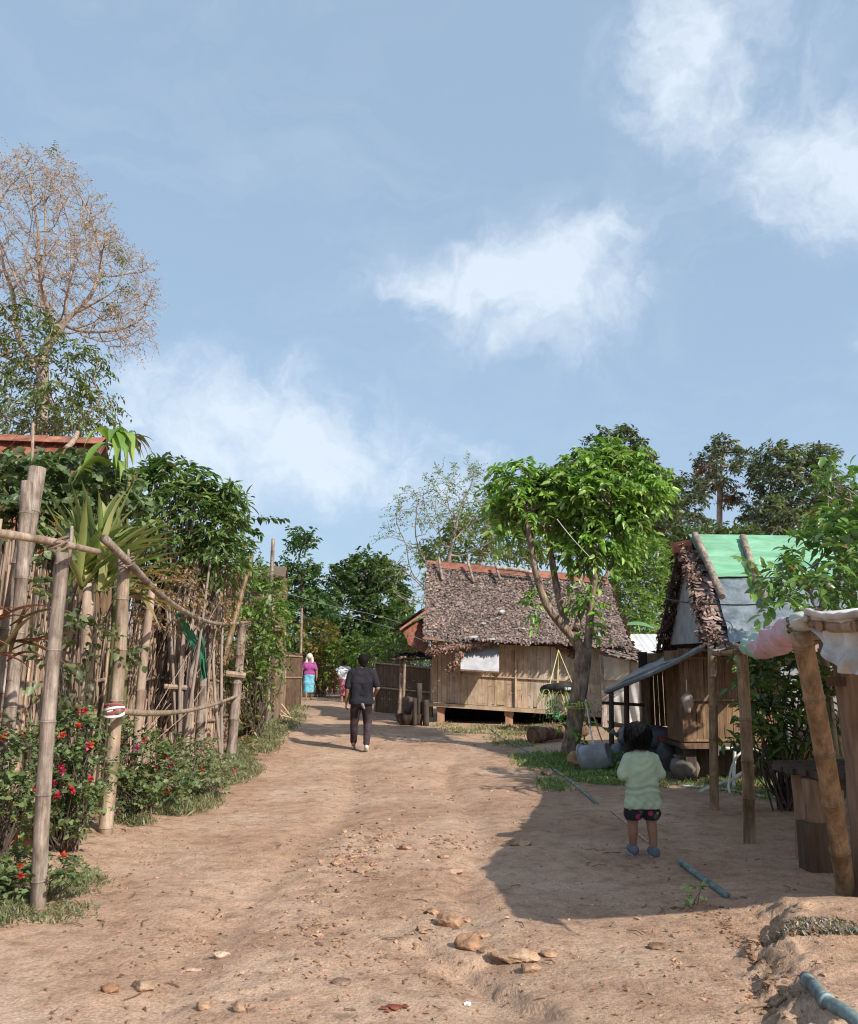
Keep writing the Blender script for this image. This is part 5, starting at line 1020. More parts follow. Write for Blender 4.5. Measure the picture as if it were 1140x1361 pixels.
for px, py, n in ((165, 345, 5), (150, 408, 9), (138, 372, 4), (165, 386, 6), (152, 330, 5), (70, 200, 3)):
    s = MB(); c = P(px, py, 35.7); O = ell(gq, n * 3, c, (.22, .2, .16)); sprays(s, O, gq.normal(0, 1, O.shape), gq, L=.4, nl=7, ll=.17, lw=.05, droop=.7, base=(.12, .15, .06)); s.build('green_tuft', M['leaf'], COL.objects['tall_tree'])
# centre group
tree('slender_tree', 'slim dark green tree with a narrow top left of the round tree', 'tree', T3(405, 36, (404, 840, 0), (402, 780, 0)),
     [(402, 722, 36, 16, 18, .8, 40), (398, 765, 36, 26, 22, 1.2, 80), (405, 810, 36, 36, 34, 1.6, 150), (372, 800, 37, 30, 46, 1.6, 100), (412, 850, 35, 30, 24, 1.4, 90)], .16, 21, dict(FAR, base=(.055, .11, .035), ll=.24, lw=.12), 'barkdark', GT, .35, 3, .45, nsp=4)
tree('round_tree', 'big dark green round-topped tree closing the end of the road', 'tree', T3(490, 40, (488, 860, 0), (486, 800, 0)),
     [(485, 768, 40, 42, 30, 2.2, 200), (470, 815, 40, 48, 44, 2.4, 300), (515, 815, 40, 34, 42, 2.2, 220), (496, 856, 39, 50, 24, 2.2, 200), (535, 830, 40, 14, 28, 1.2, 50)], .2, 22, dict(FAR, base=(.055, .10, .032)), 'barkdark', GT, .42, 3.5, .5, nsp=5)
bush('shrub', 'yellow and red tinged shrub at the far end of the road', 'shrub', GY(425, 33), [(423, 850, 33, 22, 24, 1.0, 90), (432, 880, 33, 22, 22, .9, 80), (410, 885, 33, 14, 20, .6, 40)], 23, dict(L=.4, nl=9, ll=.20, lw=.08, droop=.4, base=(.16, .14, .04), hue=.3, svar=.4))
bush('shrub', 'bright yellow-green shrub behind the man in black', 'shrub', GY(462, 32.5), [(470, 865, 32.5, 28, 22, 1.0, 110), (455, 893, 32.5, 24, 16, .8, 60), (492, 880, 32.5, 20, 20, .8, 70)], 24, dict(L=.4, nl=9, ll=.19, lw=.08, droop=.4, base=(.11, .19, .04), hue=.2, svar=.4))
bush('shrub', 'dark shrub between the round tree and the stilt hut', 'shrub', GY(530, 29), [(530, 850, 29, 34, 26, 1.0, 130), (505, 862, 30, 22, 14, .7, 60), (560, 845, 28, 20, 20, .8, 80)], 25, dict(L=.35, nl=9, ll=.17, lw=.07, droop=.4, base=(.06, .12, .03), hue=.2, svar=.4))
# bare thorny tree and bright trees behind the stilt hut
tree('bare_tree', 'sprawling nearly leafless tree rising behind the stilt hut', 'tree', T3(600, 30, (598, 840, 0), (596, 780, 0)),
     [(560, 690, 30, 60, 50, 2.0, 150), (610, 665, 30, 56, 56, 2.0, 190), (545, 770, 30, 40, 40, 1.4, 90), (640, 700, 30, 40, 50, 1.8, 120)], .08, 26, dict(L=.45, nl=7, ll=.11, lw=.05, stem=.006, droop=.3, base=(.15, .20, .06), svar=.4), 'barkpale', None, .3, 3.5, .36, .008, 2.2, 2)
tree('leafy_tree', 'pale green loose tree directly behind the ridge of the stilt hut', 'tree', T3(640, 33, (638, 820, 0), (636, 780, 0)),
     [(630, 715, 33, 46, 36, 2.0, 200), (680, 705, 33, 44, 42, 2.0, 200), (590, 745, 33, 34, 22, 1.5, 80), (720, 700, 34, 40, 50, 2, 120)], .12, 27, dict(L=.5, nl=10, ll=.23, lw=.09, droop=.4, base=(.13, .19, .05), svar=.35), 'barkpale', GT, .4, 3, .5, nsp=4)
tree('dark_tree', 'dark treetop peeping over the crown of the young forked tree', 'tree', T3(820, 45, (820, 760, 0), (818, 680, 0)),
     [(818, 596, 45, 34, 22, 2.0, 130), (840, 640, 45, 40, 40, 2.4, 160), (770, 640, 45, 40, 36, 2.2, 110), (870, 670, 45, 30, 50, 2.2, 110)], .2, 28, dict(FAR, base=(.07, .10, .055), ll=.34, lw=.14), 'barkdark', GT, .5, 4, .62, nsp=5)  # leaf colour greyed and lightened in place of distance haze
tree('bright_tree', 'light green feathery tree between the two huts', 'tree', T3(835, 29, (834, 850, 0), (833, 820, 0)),
     [(835, 790, 29, 36, 36, 1.6, 260), (855, 750, 29, 30, 40, 1.5, 200), (815, 820, 29, 30, 22, 1.2, 110), (868, 805, 29.5, 18, 36, 1.0, 90)], .14, 29, dict(L=.45, nl=14, ll=.17, lw=.06, droop=.3, sdroop=.5, base=(.13, .22, .05), svar=.35, var=.3), 'barkpale', None, .3, 3, .34, nsp=6)
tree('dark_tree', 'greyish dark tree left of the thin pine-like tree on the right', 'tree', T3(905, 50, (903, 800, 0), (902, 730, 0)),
     [(903, 672, 50, 34, 34, 2.6, 170), (888, 710, 50, 26, 40, 2.4, 130), (930, 715, 50, 34, 26, 2.4, 110)], .2, 30, dict(FAR, base=(.085, .11, .08), ll=.34, lw=.12), 'barkdark', GT, .5, 4, .62, nsp=5)  # haze is put into this grey leaf colour
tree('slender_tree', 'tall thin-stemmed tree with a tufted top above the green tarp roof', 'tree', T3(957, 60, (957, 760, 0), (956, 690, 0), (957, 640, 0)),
     [(962, 596, 60, 20, 14, 2.0, 110), (940, 618, 60, 18, 14, 2.0, 80), (972, 610, 60, 16, 18, 2.0, 80), (950, 640, 60, 20, 9, 2.0, 40), (974, 662, 60, 8, 8, 1.0, 14)], .2, 32, dict(FAR, base=(.095, .12, .075), ll=.34, lw=.12, L=.5), 'barkpale', GT, .6, 4.5, .7, .018, nsp=6)  # paler grey leaves stand in for haze at this distance
s = MB(); gq = rng(78)
for px, py in ((935, 625), (950, 618), (975, 655), (968, 665), (940, 640)):
    c = P(px, py, 59.3); O = ell(gq, 14, c, (.8, .6, .6)); sprays(s, O, gq.normal(0, 1, O.shape), gq, L=.5, nl=7, ll=.26, lw=.12, droop=.5, base=(.20, .10, .07))
s.build('brown_leaves', M['leaf'], COL.objects['slender_tree.001'])
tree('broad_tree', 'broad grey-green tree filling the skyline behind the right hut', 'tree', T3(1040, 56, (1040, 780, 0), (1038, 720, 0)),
     [(1030, 625, 56, 36, 30, 2.8, 170), (1080, 612, 56, 26, 20, 2.0, 90), (1060, 655, 56, 50, 34, 3.0, 230), (1016, 690, 55, 26, 30, 2.8, 120), (1045, 705, 55, 50, 30, 3.0, 200), (1100, 680, 56, 36, 44, 2.8, 150)], .28, 33, dict(FAR, base=(.105, .135, .085), ll=.36, lw=.13, L=.6), 'barkdark', GT, .55, 4.5, .66, nsp=6)  # leaf colour carries the haze, lighter and greyer than near trees
tree('dark_tree', 'low dark tree standing behind the ridge of the tarp-roofed hut', 'tree', T3(960, 42, (960, 800, 0), (960, 760, 0)),
     [(955, 716, 42, 46, 11, 2.0, 130), (905, 735, 42, 20, 30, 1.6, 90), (895, 790, 40, 14, 40, 1.4, 80)], .15, 34, dict(FAR, base=(.065, .105, .04), ll=.3, lw=.12), 'barkdark', GT, .45, 4, .55, nsp=5)
tree('bare_tree', 'bare pale tree at the right edge behind the broad tree', 'tree', T3(1135, 48, (1133, 780, 0), (1130, 720, 0)),
     [(1125, 660, 48, 30, 30, 1.8, 110), (1150, 690, 48, 30, 40, 1.8, 90)], .09, 35, dict(L=.4, nl=5, ll=.15, lw=.06, droop=.3, base=(.2, .16, .13)), 'barkpale', None, .4, 4, .6, .014, 2.2, 1)
# big-leaved shrubs in front of the right hut
BL = dict(L=.26, nl=8, ll=.15, lw=.06, droop=.25, sdroop=.25, base=(.085, .16, .04), svar=.4, var=.3, top=(.17, .28, .06), six=True, fwd=.7)
tree('leafy_tree', 'spreading big-leaved tree overhanging the tarp roofs at the right edge', 'tree', T3(1102, 9.3, (1098, 900, 0), (1092, 830, 0), (1094, 800, 0)),
     [(1102, 745, 9.1, 42, 36, .6, 90), (1130, 695, 9.3, 36, 44, .6, 80), (1062, 772, 8.9, 26, 16, .5, 30), (1125, 770, 9.0, 36, 32, .6, 60), (1030, 752, 8.9, 10, 8, .2, 5), (1008, 772, 8.9, 10, 6, .2, 3), (1036, 798, 8.9, 18, 8, .2, 6), (1175, 720, 9.3, 46, 66, .8, 80), (1100, 650, 9.4, 24, 18, .4, 14)], .045, 41, dict(BL), 'barkpale', None, .13, 2.2, .15, .005, 2.2, 2, 'leafgloss', extra=None)
bush('shrub', 'dark leafy shrub under the shelter roof in front of the hut wall', 'shrub', GY(1035, 9.6), [(1025, 885, 9.4, 26, 22, .35, 26), (1040, 915, 9.5, 38, 26, .4, 44), (1020, 960, 9.5, 26, 30, .35, 34), (1055, 965, 9.4, 26, 22, .3, 22), (1000, 985, 9.6, 16, 16, .2, 12), (1095, 900, 9.3, 22, 26, .3, 20), (1105, 945, 9.3, 16, 26, .25, 14)], 42,
     dict(L=.3, nl=8, ll=.14, lw=.055, droop=.45, base=(.05, .105, .03), svar=.5, top=(.16, .24, .05), six=True), nst=8, mat_leaf='leafgloss')
def banana(name, label, b, fr, g, cat='plant', w=.3, stem=True):
    t = thing(name, label, cat, b); s = MB()
    for (p, d, L, dr, col) in fr: strap(s, p, d, L, w, dr, col, g, 16, .22, twist=.3)
    s.build('leaf', M['leaf'], t, smooth=True)
    if stem: s = MB(); q = fr[0][0]; tube(s, spline([np.array(b) - [0, 0, .1], (np.array(b) + q) / 2 + [.03, 0, 0], q], 8), np.linspace(.06, .02, 8), 9, (.35, .5, .25)); s.build('stem', M['stick'], t, smooth=True)
g = rng(61)
c_ = P(838, 822, 24.3); banana('banana_plant', 'banana plant with one broad pale leaf over the metal shed', GY(838, 24.3), [(c_ + [-.2, 0, -.2], (.8, -.3, .1), 1.0, .3, (.12, .26, .12)), (c_ + [-.2, 0, -.2], (-.6, .3, .6), .8, .9, (.13, .26, .09))], g, w=.3)
# ================================================================ greenery behind the left fence
VL = dict(L=.28, nl=8, ll=.12, lw=.10, droop=.7, sdroop=.4, base=(.10, .145, .065), svar=.4, var=.35, hue=.15, six=True, fold=.15)
bush('creeper', 'mass of broad-leaved creeper over the fence below the red roof', 'creeper', GY(40, 10.3), [(30, 640, 10.4, 70, 30, .5, 100), (110, 650, 10.4, 66, 34, .5, 110), (150, 690, 10.2, 40, 50, .4, 60), (60, 690, 10.2, 70, 40, .4, 70), (-50, 660, 10.3, 60, 60, .5, 60), (10, 618, 10.6, 40, 12, .3, 24), (85, 622, 10.7, 46, 10, .3, 26)], 51, VL, nst=10, r=.014)
bush('creeper', 'dusty creeper patch clinging to the middle of the stick fence', 'creeper', GY(120, 8.0), [(110, 850, 7.75, 46, 22, .10, 22), (60, 760, 7.4, 26, 30, .08, 10), (70, 900, 7.2, 18, 50, .08, 12), (140, 880, 8.0, 30, 26, .08, 10), (60, 810, 7.2, 18, 40, .08, 10)], 52, dict(L=.2, nl=6, ll=.075, lw=.06, droop=.6, base=(.10, .13, .06), svar=.4, six=True), nst=5, r=.006)
bush('leafy_tree', 'dense dark green cassava-like shrub behind the fence', 'shrub', GY(176, 12.9), [(225, 785, 12.7, 34, 26, .4, 70), (190, 760, 12.4, 30, 26, .4, 50), (250, 700, 12.6, 58, 52, .9, 230), (215, 660, 12.6, 36, 34, .6, 90), (285, 690, 12.6, 34, 34, .6, 90), (285, 740, 12.6, 34, 28, .6, 70), (210, 730, 12.2, 36, 30, .5, 60), (230, 640, 12.8, 30, 18, .5, 50)], 53, dict(L=.28, nl=9, ll=.15, lw=.048, droop=.5, sdroop=.3, base=(.075, .135, .045), svar=.55, var=.4, top=(.18, .26, .09), fwd=.9), nst=10, r=.02)
bush('shrub', 'bright bushy shrub right of the fence pole', 'shrub', GY(338, 16.5), [(335, 780, 16.5, 26, 40, .6, 80), (355, 830, 16.2, 28, 30, .6, 90), (330, 850, 15.8, 28, 36, .6, 90), (362, 800, 16.8, 18, 26, .5, 50), (345, 885, 16, 26, 24, .5, 60), (308, 740, 16, 18, 26, .4, 36)], 54, dict(L=.28, nl=9, ll=.12, lw=.05, droop=.35, base=(.10, .175, .04), svar=.45, var=.3, hue=.2), nst=9, r=.014)
bush('shrub', 'tangled brown and green shrub at the end of the stick fence', 'shrub', GY(345, 17.6), [(340, 925, 16.6, 18, 26, .4, 40), (330, 960, 15.8, 16, 20, .35, 30), (350, 905, 17.4, 20, 16, .4, 30), (318, 900, 15.2, 16, 36, .3, 30)], 55, dict(L=.25, nl=9, ll=.09, lw=.03, droop=.35, base=(.15, .15, .07), svar=.45, var=.3, hue=.25), nst=6, r=.008)
bush('dry_vine', 'dry brown tangle of vines on top of the stick fence', 'creeper', GY(150, 11.2), [(230, 785, 11.2, 34, 20, .3, 60), (205, 815, 10.8, 28, 18, .2, 50), (285, 790, 13.2, 26, 40, .3, 80), (300, 850, 14, 20, 30, .3, 40)], 56, dict(L=.3, nl=8, ll=.09, lw=.03, droop=.7, base=(.22, .15, .09), svar=.45, hue=.15), nst=3, r=.007, bark='stick')
def pinnate(name, label, b, tips, seed, base=(.07, .13, .035), ll=.20, lw=.055, nl=16, cat='tree', r=.03):
    g = rng(seed); t = thing(name, label, cat, b); s = MB(); lm = MB()
    for (o, d, L, sd) in tips:
        o = np.asarray(o, float); tube(s, spline([np.asarray(b) - [0, 0, .1], (np.asarray(b) + o) / 2 + g.normal(0, .08, 3), o], 8), np.linspace(r, r * .4, 8), 6, caps=False)
        for k in range(2): sprays(lm, o[None], np.array([d], float), g, L=L, nl=nl, ll=ll, lw=lw, droop=.55, sdroop=sd, base=base, svar=.15, fwd=.35, six=True, stem=.008)
    s.build('trunk', M['barkpale'], t, smooth=True); lm.build('crown', M['leafgloss'], t)
g = rng(8); tips = []
for (px, py, dx, dz, L) in ((205, 640, -.1, 1, .6), (215, 632, .3, 1, .55), (225, 650, .9, .6, .7), (245, 650, 1, .3, .8), (250, 640, .7, .7, .6), (270, 650, 1, .2, .6), (235, 660, .8, .4, .7), (275, 670, 1, .3, .5), (200, 650, -.6, .8, .4), (260, 665, 1, .0, .6), (210, 620, .1, 1, .35), (290, 655, 1, .4, .4), (220, 645, .1, .9, .6), (255, 655, .5, .8, .5)):
    tips.append((P(px, py, 12.2), (dx, g.uniform(-.4, .4), dz), L, g.uniform(.4, .8)))
pinnate('pinnate_tree', 'small tree with feathery fern-like leaves above the fence greenery', GY(245, 12.4), tips, 91)
pinnate('palm_frond_plant', 'single long feathery frond reaching out over the road', GY(300, 13.4), [(P(310, 690, 13.4), (1, -.1, .12), .95, .14), (P(306, 694, 13.4), (1, .2, -.1), .5, .3)], 92, cat='plant', nl=22, ll=.13)
fr = []; g = rng(62); c_ = P(150, 606, 9.95)
for k in range(13): a = g.uniform(-1, 1); fr.append((c_ + [g.uniform(-.1, .12), 0, g.uniform(-.2, .25)], (a * .7, g.uniform(-.6, -.1), .45), g.uniform(.45, .75), g.uniform(1.1, 1.7), [(.20, .30, .06), (.12, .22, .04), (.28, .34, .08)][k % 3]))
banana('banana_plant', 'young banana-like plant with hanging yellow-green leaves at the creeper top', GY(152, 10.0), fr, g, w=.14)
fr = []; c_ = P(168, 588, 10.9)
for k in range(26): a = g.uniform(-1, 1); fr.append((c_ + [0, 0, 0], (a * .7, g.uniform(-.4, .4), .7), g.uniform(.25, .7), g.uniform(.6, 1.8), [(.16, .11, .10), (.10, .14, .05), (.20, .16, .12)][k % 3]))
banana('wilted_plant', 'tall plant with wilted brownish tip beside the yellow-green leaves', GY(168, 11.0), fr, g, w=.07)
def strap_plant(name, label, c, n, L, w, cols, seed, dirx=(-1, 1), dz=(.4, 1), dr=(.2, .7), tip=None, cat='plant', yr=(-.5, .4), spread=.12, stalk=None):
    g = rng(seed); t = thing(name, label, cat, stalk if stalk is not None else c); s = MB()
    for k in range(n):
        x = g.uniform(*dirx); cc = np.array(cols[k % len(cols)]) * g.uniform(.8, 1.2)
        strap(s, np.asarray(c) + [g.normal(0, spread), g.normal(0, spread), g.uniform(-.1, .25)], (x, g.uniform(*yr), g.uniform(*dz)), g.uniform(*L), g.uniform(*w), g.uniform(*dr), cc, g, 10, .3, tip)
    s.build('leaves', M['leafgloss'], t, smooth=True)
    if stalk is not None: s = MB(); tube(s, spline([np.asarray(stalk) - [0, 0, .1], np.asarray(c)], 5), .06, 8); s.build('stem', M['stick'], t, smooth=True)
strap_plant('strap_leaf_plant', 'big clump of long yellow-striped sword leaves behind the bamboo rails', P(118, 775, 9.0), 90, (.7, 1.4), (.05, .10), [(.15, .21, .06), (.24, .27, .09), (.10, .15, .05), (.32, .32, .13)], 63, (-.5, 1.1), (.5, 1.1), (.1, .45), (.24, .22, .10), stalk=GY(118, 9.2))
strap_plant('strap_leaf_plant', 'drying brown-tipped sword leaves sticking out through the fence beside the second post', P(165, 800, 8.6), 16, (.45, .8), (.045, .08), [(.26, .20, .09), (.30, .22, .11), (.18, .17, .07)], 64, (.2, 1.2), (-.2, .6), (.2, .6), (.30, .16, .08), stalk=GY(150, 8.7))
strap_plant('red_leaf_plant', 'dark red and brown strap-leaved plant at the left edge', P(-30, 880, 5.9), 30, (.4, .75), (.03, .06), [(.16, .045, .05), (.22, .07, .05), (.13, .12, .05), (.10, .03, .035)], 65, (-.2, 1.0), (.1, 1.0), (.2, .7), (.30, .15, .08), stalk=GY(-30, 5.9))
strap_plant('spiky_plant', 'dark spiky strap-leaf clump at the foot of the stick fence', GY(240, 11.6) + [0, 0, .02], 34, (.5, .95), (.03, .05), [(.09, .10, .05), (.16, .11, .07), (.07, .09, .04), (.2, .12, .1)], 66, (-1, 1), (.5, 1.2), (.3, .9), None, spread=.06)
strap_plant('leaf_clump', 'yellowish lily-like leaf clump between the two near posts', GY(78, 7.0) + [0, 0, .1], 16, (.3, .5), (.05, .075), [(.26, .32, .08), (.16, .26, .05)], 67, (-.5, .5), (.6, 1.1), (.6, 1.1), None, spread=.06, yr=(-.7, .1))
# flower bushes
FC = dict(L=.13, nl=8, ll=.048, lw=.037, droop=.3, sdroop=.2, base=(.085, .125, .05), svar=.45, var=.35, top=(.17, .22, .09), six=True, fold=.12)
RED = [(.55, .04, .05), (.60, .10, .04), (.55, .06, .16), (.50, .03, .09)]
bush('flowering_shrub', 'leafy shrub with red and orange flowers between the first two posts', 'shrub', GY(100, 7.1), [(88, 985, 7.2, 34, 26, .28, 70), (112, 1030, 7.1, 30, 36, .3, 90), (70, 1050, 7.0, 26, 34, .25, 60), (100, 1075, 6.8, 26, 20, .22, 44), (108, 962, 7.3, 22, 16, .2, 30)], 71, FC, nst=12, r=.008, flowers=(15, .036, RED))
bush('flowering_shrub', 'shrub with scattered red flowers left of the nearest post', 'shrub', GY(15, 6.6), [(12, 1020, 6.7, 26, 40, .25, 70), (-25, 1010, 6.5, 34, 50, .25, 70), (24, 1060, 6.6, 22, 24, .2, 40)], 72, FC, nst=12, r=.008, flowers=(6, .034, RED))
bush('flowering_shrub', 'low shrub with pink and orange flowers just right of the second post', 'shrub', GY(190, 8.8), [(185, 1010, 8.9, 34, 34, .4, 90), (215, 1035, 9.0, 34, 24, .4, 90), (172, 1055, 8.4, 26, 20, .3, 50), (165, 985, 8.8, 20, 22, .25, 30)], 73, dict(FC, base=(.075, .115, .04), ll=.05, lw=.04), nst=14, r=.007, flowers=(12, .034, RED[1:] + [(.45, .08, .25)]))
bush('flowering_shrub', 'greyish green low shrub in front of the dense stick fence', 'shrub', GY(268, 10.3), [(250, 1015, 10.3, 34, 22, .5, 90), (285, 1025, 10.4, 32, 16, .5, 80), (230, 1045, 9.6, 26, 14, .3, 50), (262, 990, 11, 26, 14, .3, 40)], 74, dict(FC, base=(.125, .145, .075), ll=.045, lw=.035), nst=14, r=.006, flowers=(5, .028, RED[1:]))
bush('flowering_shrub', 'ground-hugging plant with three red flowers left of the nearest post foot', 'shrub', GY(10, 5.8), [(16, 1150, 5.8, 26, 14, .15, 60), (-30, 1165, 5.5, 36, 20, .2, 50), (20, 1168, 5.6, 22, 8, .12, 34)], 75, dict(FC, L=.09, ll=.038, lw=.03), nst=12, r=.006, flowers=(4, .03, RED[1:2] + RED[:1]))
bush('flowering_shrub', 'small weedy plant with a red flower right of the nearest post foot', 'shrub', GY(82, 5.75), [(84, 1152, 5.75, 12, 8, .12, 30), (95, 1162, 5.65, 14, 6, .12, 24)], 76, dict(FC, L=.07, ll=.03, lw=.022, base=(.09, .125, .05)), nst=7, r=.004, flowers=(1, .032, RED[1:2]))
s = MB(); p = G(152, 1092); leaves(s, np.repeat((p + [.02, 0, .08])[None], 14, 0), rng(3).normal(0, 1, (14, 3)) + [0, 0, .7], .05, .04, rng(3), leafcol(rng(3), 14, (.45, .08, .35), .2)); tube(s, [p, p + [.02, 0, .08]], .004, 5, (.1, .2, .05)); o = s.build('purple_flower', M['petal'], None, base=p); tag(o, 'tiny purple flower at the foot of the second post', 'flower')
# ================================================================ grass and weeds
def grass(name, label, areas, seed, h=(.04, .14), col=(.16, .18, .08), w=.006, cat='grass'):
    g = rng(seed); s = MB()
    for (px, py, rx, ry, n) in areas:
        a = g.random(n) * 2 * PI; k = np.sqrt(g.random(n)); X = px + np.cos(a) * k * rx; Yp = py + np.sin(a) * k * ry
        c = G(px, py); e1 = G(px + rx, py); e2 = G(px, py - ry); e3 = G(px, py + ry)
        x = c[0] + np.cos(a) * k * (e1[0] - c[0]); y = np.where(np.sin(a) > 0, c[1] + np.sin(a) * k * (e3[1] - c[1]), c[1] - np.sin(a) * k * (e2[1] - c[1]))
        x = x + .06 * g.normal(0, 1, n); keep = fbm(x * 2.6, y * 2.6, 3, seed) > -.28; x, y = x[keep], y[keep]
        B = np.stack([x, y, hgt(x, y) - .005], 1); m_ = len(B); D = g.normal(0, .55, (m_, 3)) + [0, 0, 1]; hh = g.uniform(*h, m_) * (1 + .6 * fbm(x * 3, y * 3, 2, 4))
        leaves(s, B, D, hh, w + .0006 * y, g, leafcol(g, m_, col, .4, .25), curl=.35)
    o = s.build(name, M['leaf']); tag(o, label, cat, kind='stuff'); return o
grass('verge_grass', 'dusty short grass along the left edge of the road', [(325, 1000, 34, 30, 9000), (355, 965, 40, 16, 7000), (300, 1030, 40, 22, 5000), (375, 948, 22, 9, 2500), (245, 1068, 40, 20, 3200), (340, 930, 20, 16, 3000), (175, 1092, 30, 8, 500)], 81, (.035, .11), (.155, .17, .085))
grass('verge_grass', 'sparse trodden weeds round the foot of the nearest post', [(-5, 1210, 44, 30, 3600), (95, 1180, 26, 18, 1100), (70, 1215, 40, 16, 500), (15, 1110, 40, 16, 1400), (100, 1105, 20, 10, 300)], 82, (.02, .07), (.15, .17, .085))
grass('hut_grass', 'rough grass along the front of the stilt hut', [(665, 971, 75, 6, 4200), (745, 970, 40, 7, 2600), (590, 965, 20, 5, 300), (680, 985, 30, 10, 1600)], 83, (.025, .085), (.20, .21, .10), .008)
grass('tree_grass', 'green weeds round the foot of the young tree', [(775, 1022, 45, 22, 5200), (815, 1028, 34, 18, 3800), (715, 1012, 34, 12, 1400), (855, 1035, 20, 12, 900), (735, 1045, 20, 8, 500)], 84, (.03, .10), (.12, .20, .06), .008)
grass('far_grass', 'dry grass at the foot of the far mat fences', [(525, 938, 34, 6, 2600), (385, 918, 24, 6, 1500), (350, 915, 20, 8, 1200)], 85, (.08, .2), (.22, .23, .11), .01)
grass('shade_grass', 'patchy weeds behind the shelter posts', [(1030, 1050, 70, 20, 4200), (930, 1040, 40, 12, 1300), (1090, 1040, 30, 10, 1000), (880, 1022, 20, 8, 500)], 86, (.03, .10), (.14, .19, .07))
grass('dry_leaf_patch', 'patch of grey dried leaf litter on the right bank', [(1090, 1232, 44, 13, 1500)], 87, (.02, .045), (.22, .20, .16), .012, 'leaf litter')
# leafy weeds by the pipe
bush('weed', 'small pale weed with round leaves beside the broken pipe on the bank', 'weed', G(925, 1202), [(925, 1190, G(925, 1202)[1], 12, 9, .05, 10)], 88, dict(L=.05, nl=6, ll=.035, lw=.03, droop=.1, base=(.25, .32, .14), six=True), nst=4, r=.003)
bush('weed', 'bright green leafy weed among the stones right of the young tree', 'weed', GY(815, 13.1), [(812, 1010, 13.1, 22, 9, .3, 30), (835, 1022, 12.8, 16, 8, .3, 20)], 89, dict(L=.16, nl=7, ll=.09, lw=.04, droop=.2, base=(.12, .22, .05), six=True), nst=6, r=.004)
# ================================================================ stones, gravel, litter
def rock(label, px, py, rx, ry, rz, seed, name='rock', m='stone', cat='rock', col=(1, 1, 1), sink=.5, group=None):
    p = G(px, py); V, F = icos(p + [0, 0, rz * (1 - sink) - .0], (rx, ry, rz), seed, .22, 4); V = V + np.stack([0 * V[:, 0], 0 * V[:, 0], min(.012, rz * .3) * fbm(V[:, 0] * 40, V[:, 1] * 40, 3, seed)], 1); col = np.array(col) * [.95, .93, .90]; s = MB(); s.add(V, F, col); o = s.build(name, M[m], None, base=p); tag(o, label, cat, group); return o
rock('rounded half-buried rock, first of the row in the middle of the road', 596, 1230, .085, .06, .05, 1, col=(1.0, .88, .80), sink=.6)
rock('smooth buff rock, second of the row in the middle of the road', 622, 1260, .075, .05, .05, 2, col=(1.0, .86, .74), sink=.6)
rock('broad flat pale rock at the right end of the row in the road', 682, 1278, .14, .07, .04, 3, col=(1.25, 1.2, 1.12), sink=.5)
rock('flat pale stone slab lying in the rutted gravel', 598, 1160, .11, .09, .03, 4, col=(1.25, 1.15, 1.1), sink=.6)
rock('white flat stone on the left side of the road', 294, 1272, .055, .03, .018, 5, col=(1.9, 1.95, 2.05), name='stone', cat='stone')
rock('grey flat stone just below the white one', 256, 1289, .055, .035, .012, 6, col=(1.2, 1.15, 1.15), name='stone', cat='stone')
rock('brown angular stone near the bottom left', 148, 1318, .045, .03, .028, 7, col=(1.0, .8, .65), name='stone', cat='stone')
rock('grey dome stone beside the brown angular one', 190, 1315, .06, .04, .03, 8, col=(1.1, 1.08, 1.05), name='stone', cat='stone')
rock('buff stone at the bottom of the road, left of centre', 270, 1341, .04, .03, .024, 9, col=(1.2, 1.1, 1.0), name='stone', cat='stone')
rock('small tilted stone right of the buff one', 318, 1343, .036, .028, .026, 10, col=(1.1, 1.05, 1.0), name='stone', cat='stone')
rock('dull purple-grey flat stone near the bottom', 455, 1307, .05, .04, .016, 11, col=(.8, .75, .78), name='stone', cat='stone')
rock('pale stone at the edge of the shelter shadow', 690, 1122, .10, .07, .03, 12, col=(1.3, 1.2, 1.05), name='rock', sink=.55)
rock('orange-brown earth lump behind the nearest post', 20, 1092, .14, .10, .14, 13, col=(1.5, 1.15, .85), name='stone', cat='stone', sink=.2)
rock('squarish stone between the first two posts', 82, 1114, .085, .07, .08, 14, col=(1.25, 1.05, .9), name='stone', cat='stone', sink=.2)
rock('round pale stone leaning against the young tree', 766, 1022, .13, .11, .14, 15, col=(1.2, 1.1, .9), name='rock', sink=.15)
rock('grey stone left of the young tree', 727, 1030, .09, .07, .06, 16, col=(1.1, 1.2, 1.25), name='stone', cat='stone')
rock('dark flat stone beside the erosion edge', 872, 1260, .05, .035, .015, 17, col=(.7, .62, .58), name='stone', cat='stone')
a, b = G(-40, 1130), G(104, 1122); s = MB(); g = rng(2)
q = spline([a + [-.2, 0, .05], (a + b) / 2 + [0, 0.0, .055], b + [0, 0, .03]], 26); tube(s, q + g.normal(0, .006, q.shape), np.r_[np.full(22, .085), .08, .07, .05, .02], 12, (1.35, 1.1, .92)); o = s.build('earth_kerb', M['stone'], None, smooth=True, base=b); tag(o, 'low rounded earth kerb crossing behind the nearest post', 'kerb')
for k_, (px, py, rx, ry) in enumerate(((640, 1245, .05, .035), (575, 1215, .04, .05), (705, 1290, .06, .04), (560, 1238, .035, .03), (648, 1265, .05, .03), (480, 1160, .05, .04), (497, 1150, .04, .03), (540, 1128, .06, .04), (620, 1225, .04, .03), (730, 1270, .05, .03), (590, 1140, .05, .035), (445, 1150, .04, .04))):
    rock('small rough stone bedded in the rutted gravel of the road', px, py, rx, ry, min(rx, ry) * .6, 300 + k_, 'stone', cat='stone', col=(1.1, 1.0, .92), sink=.5, group='stones bedded in the road')
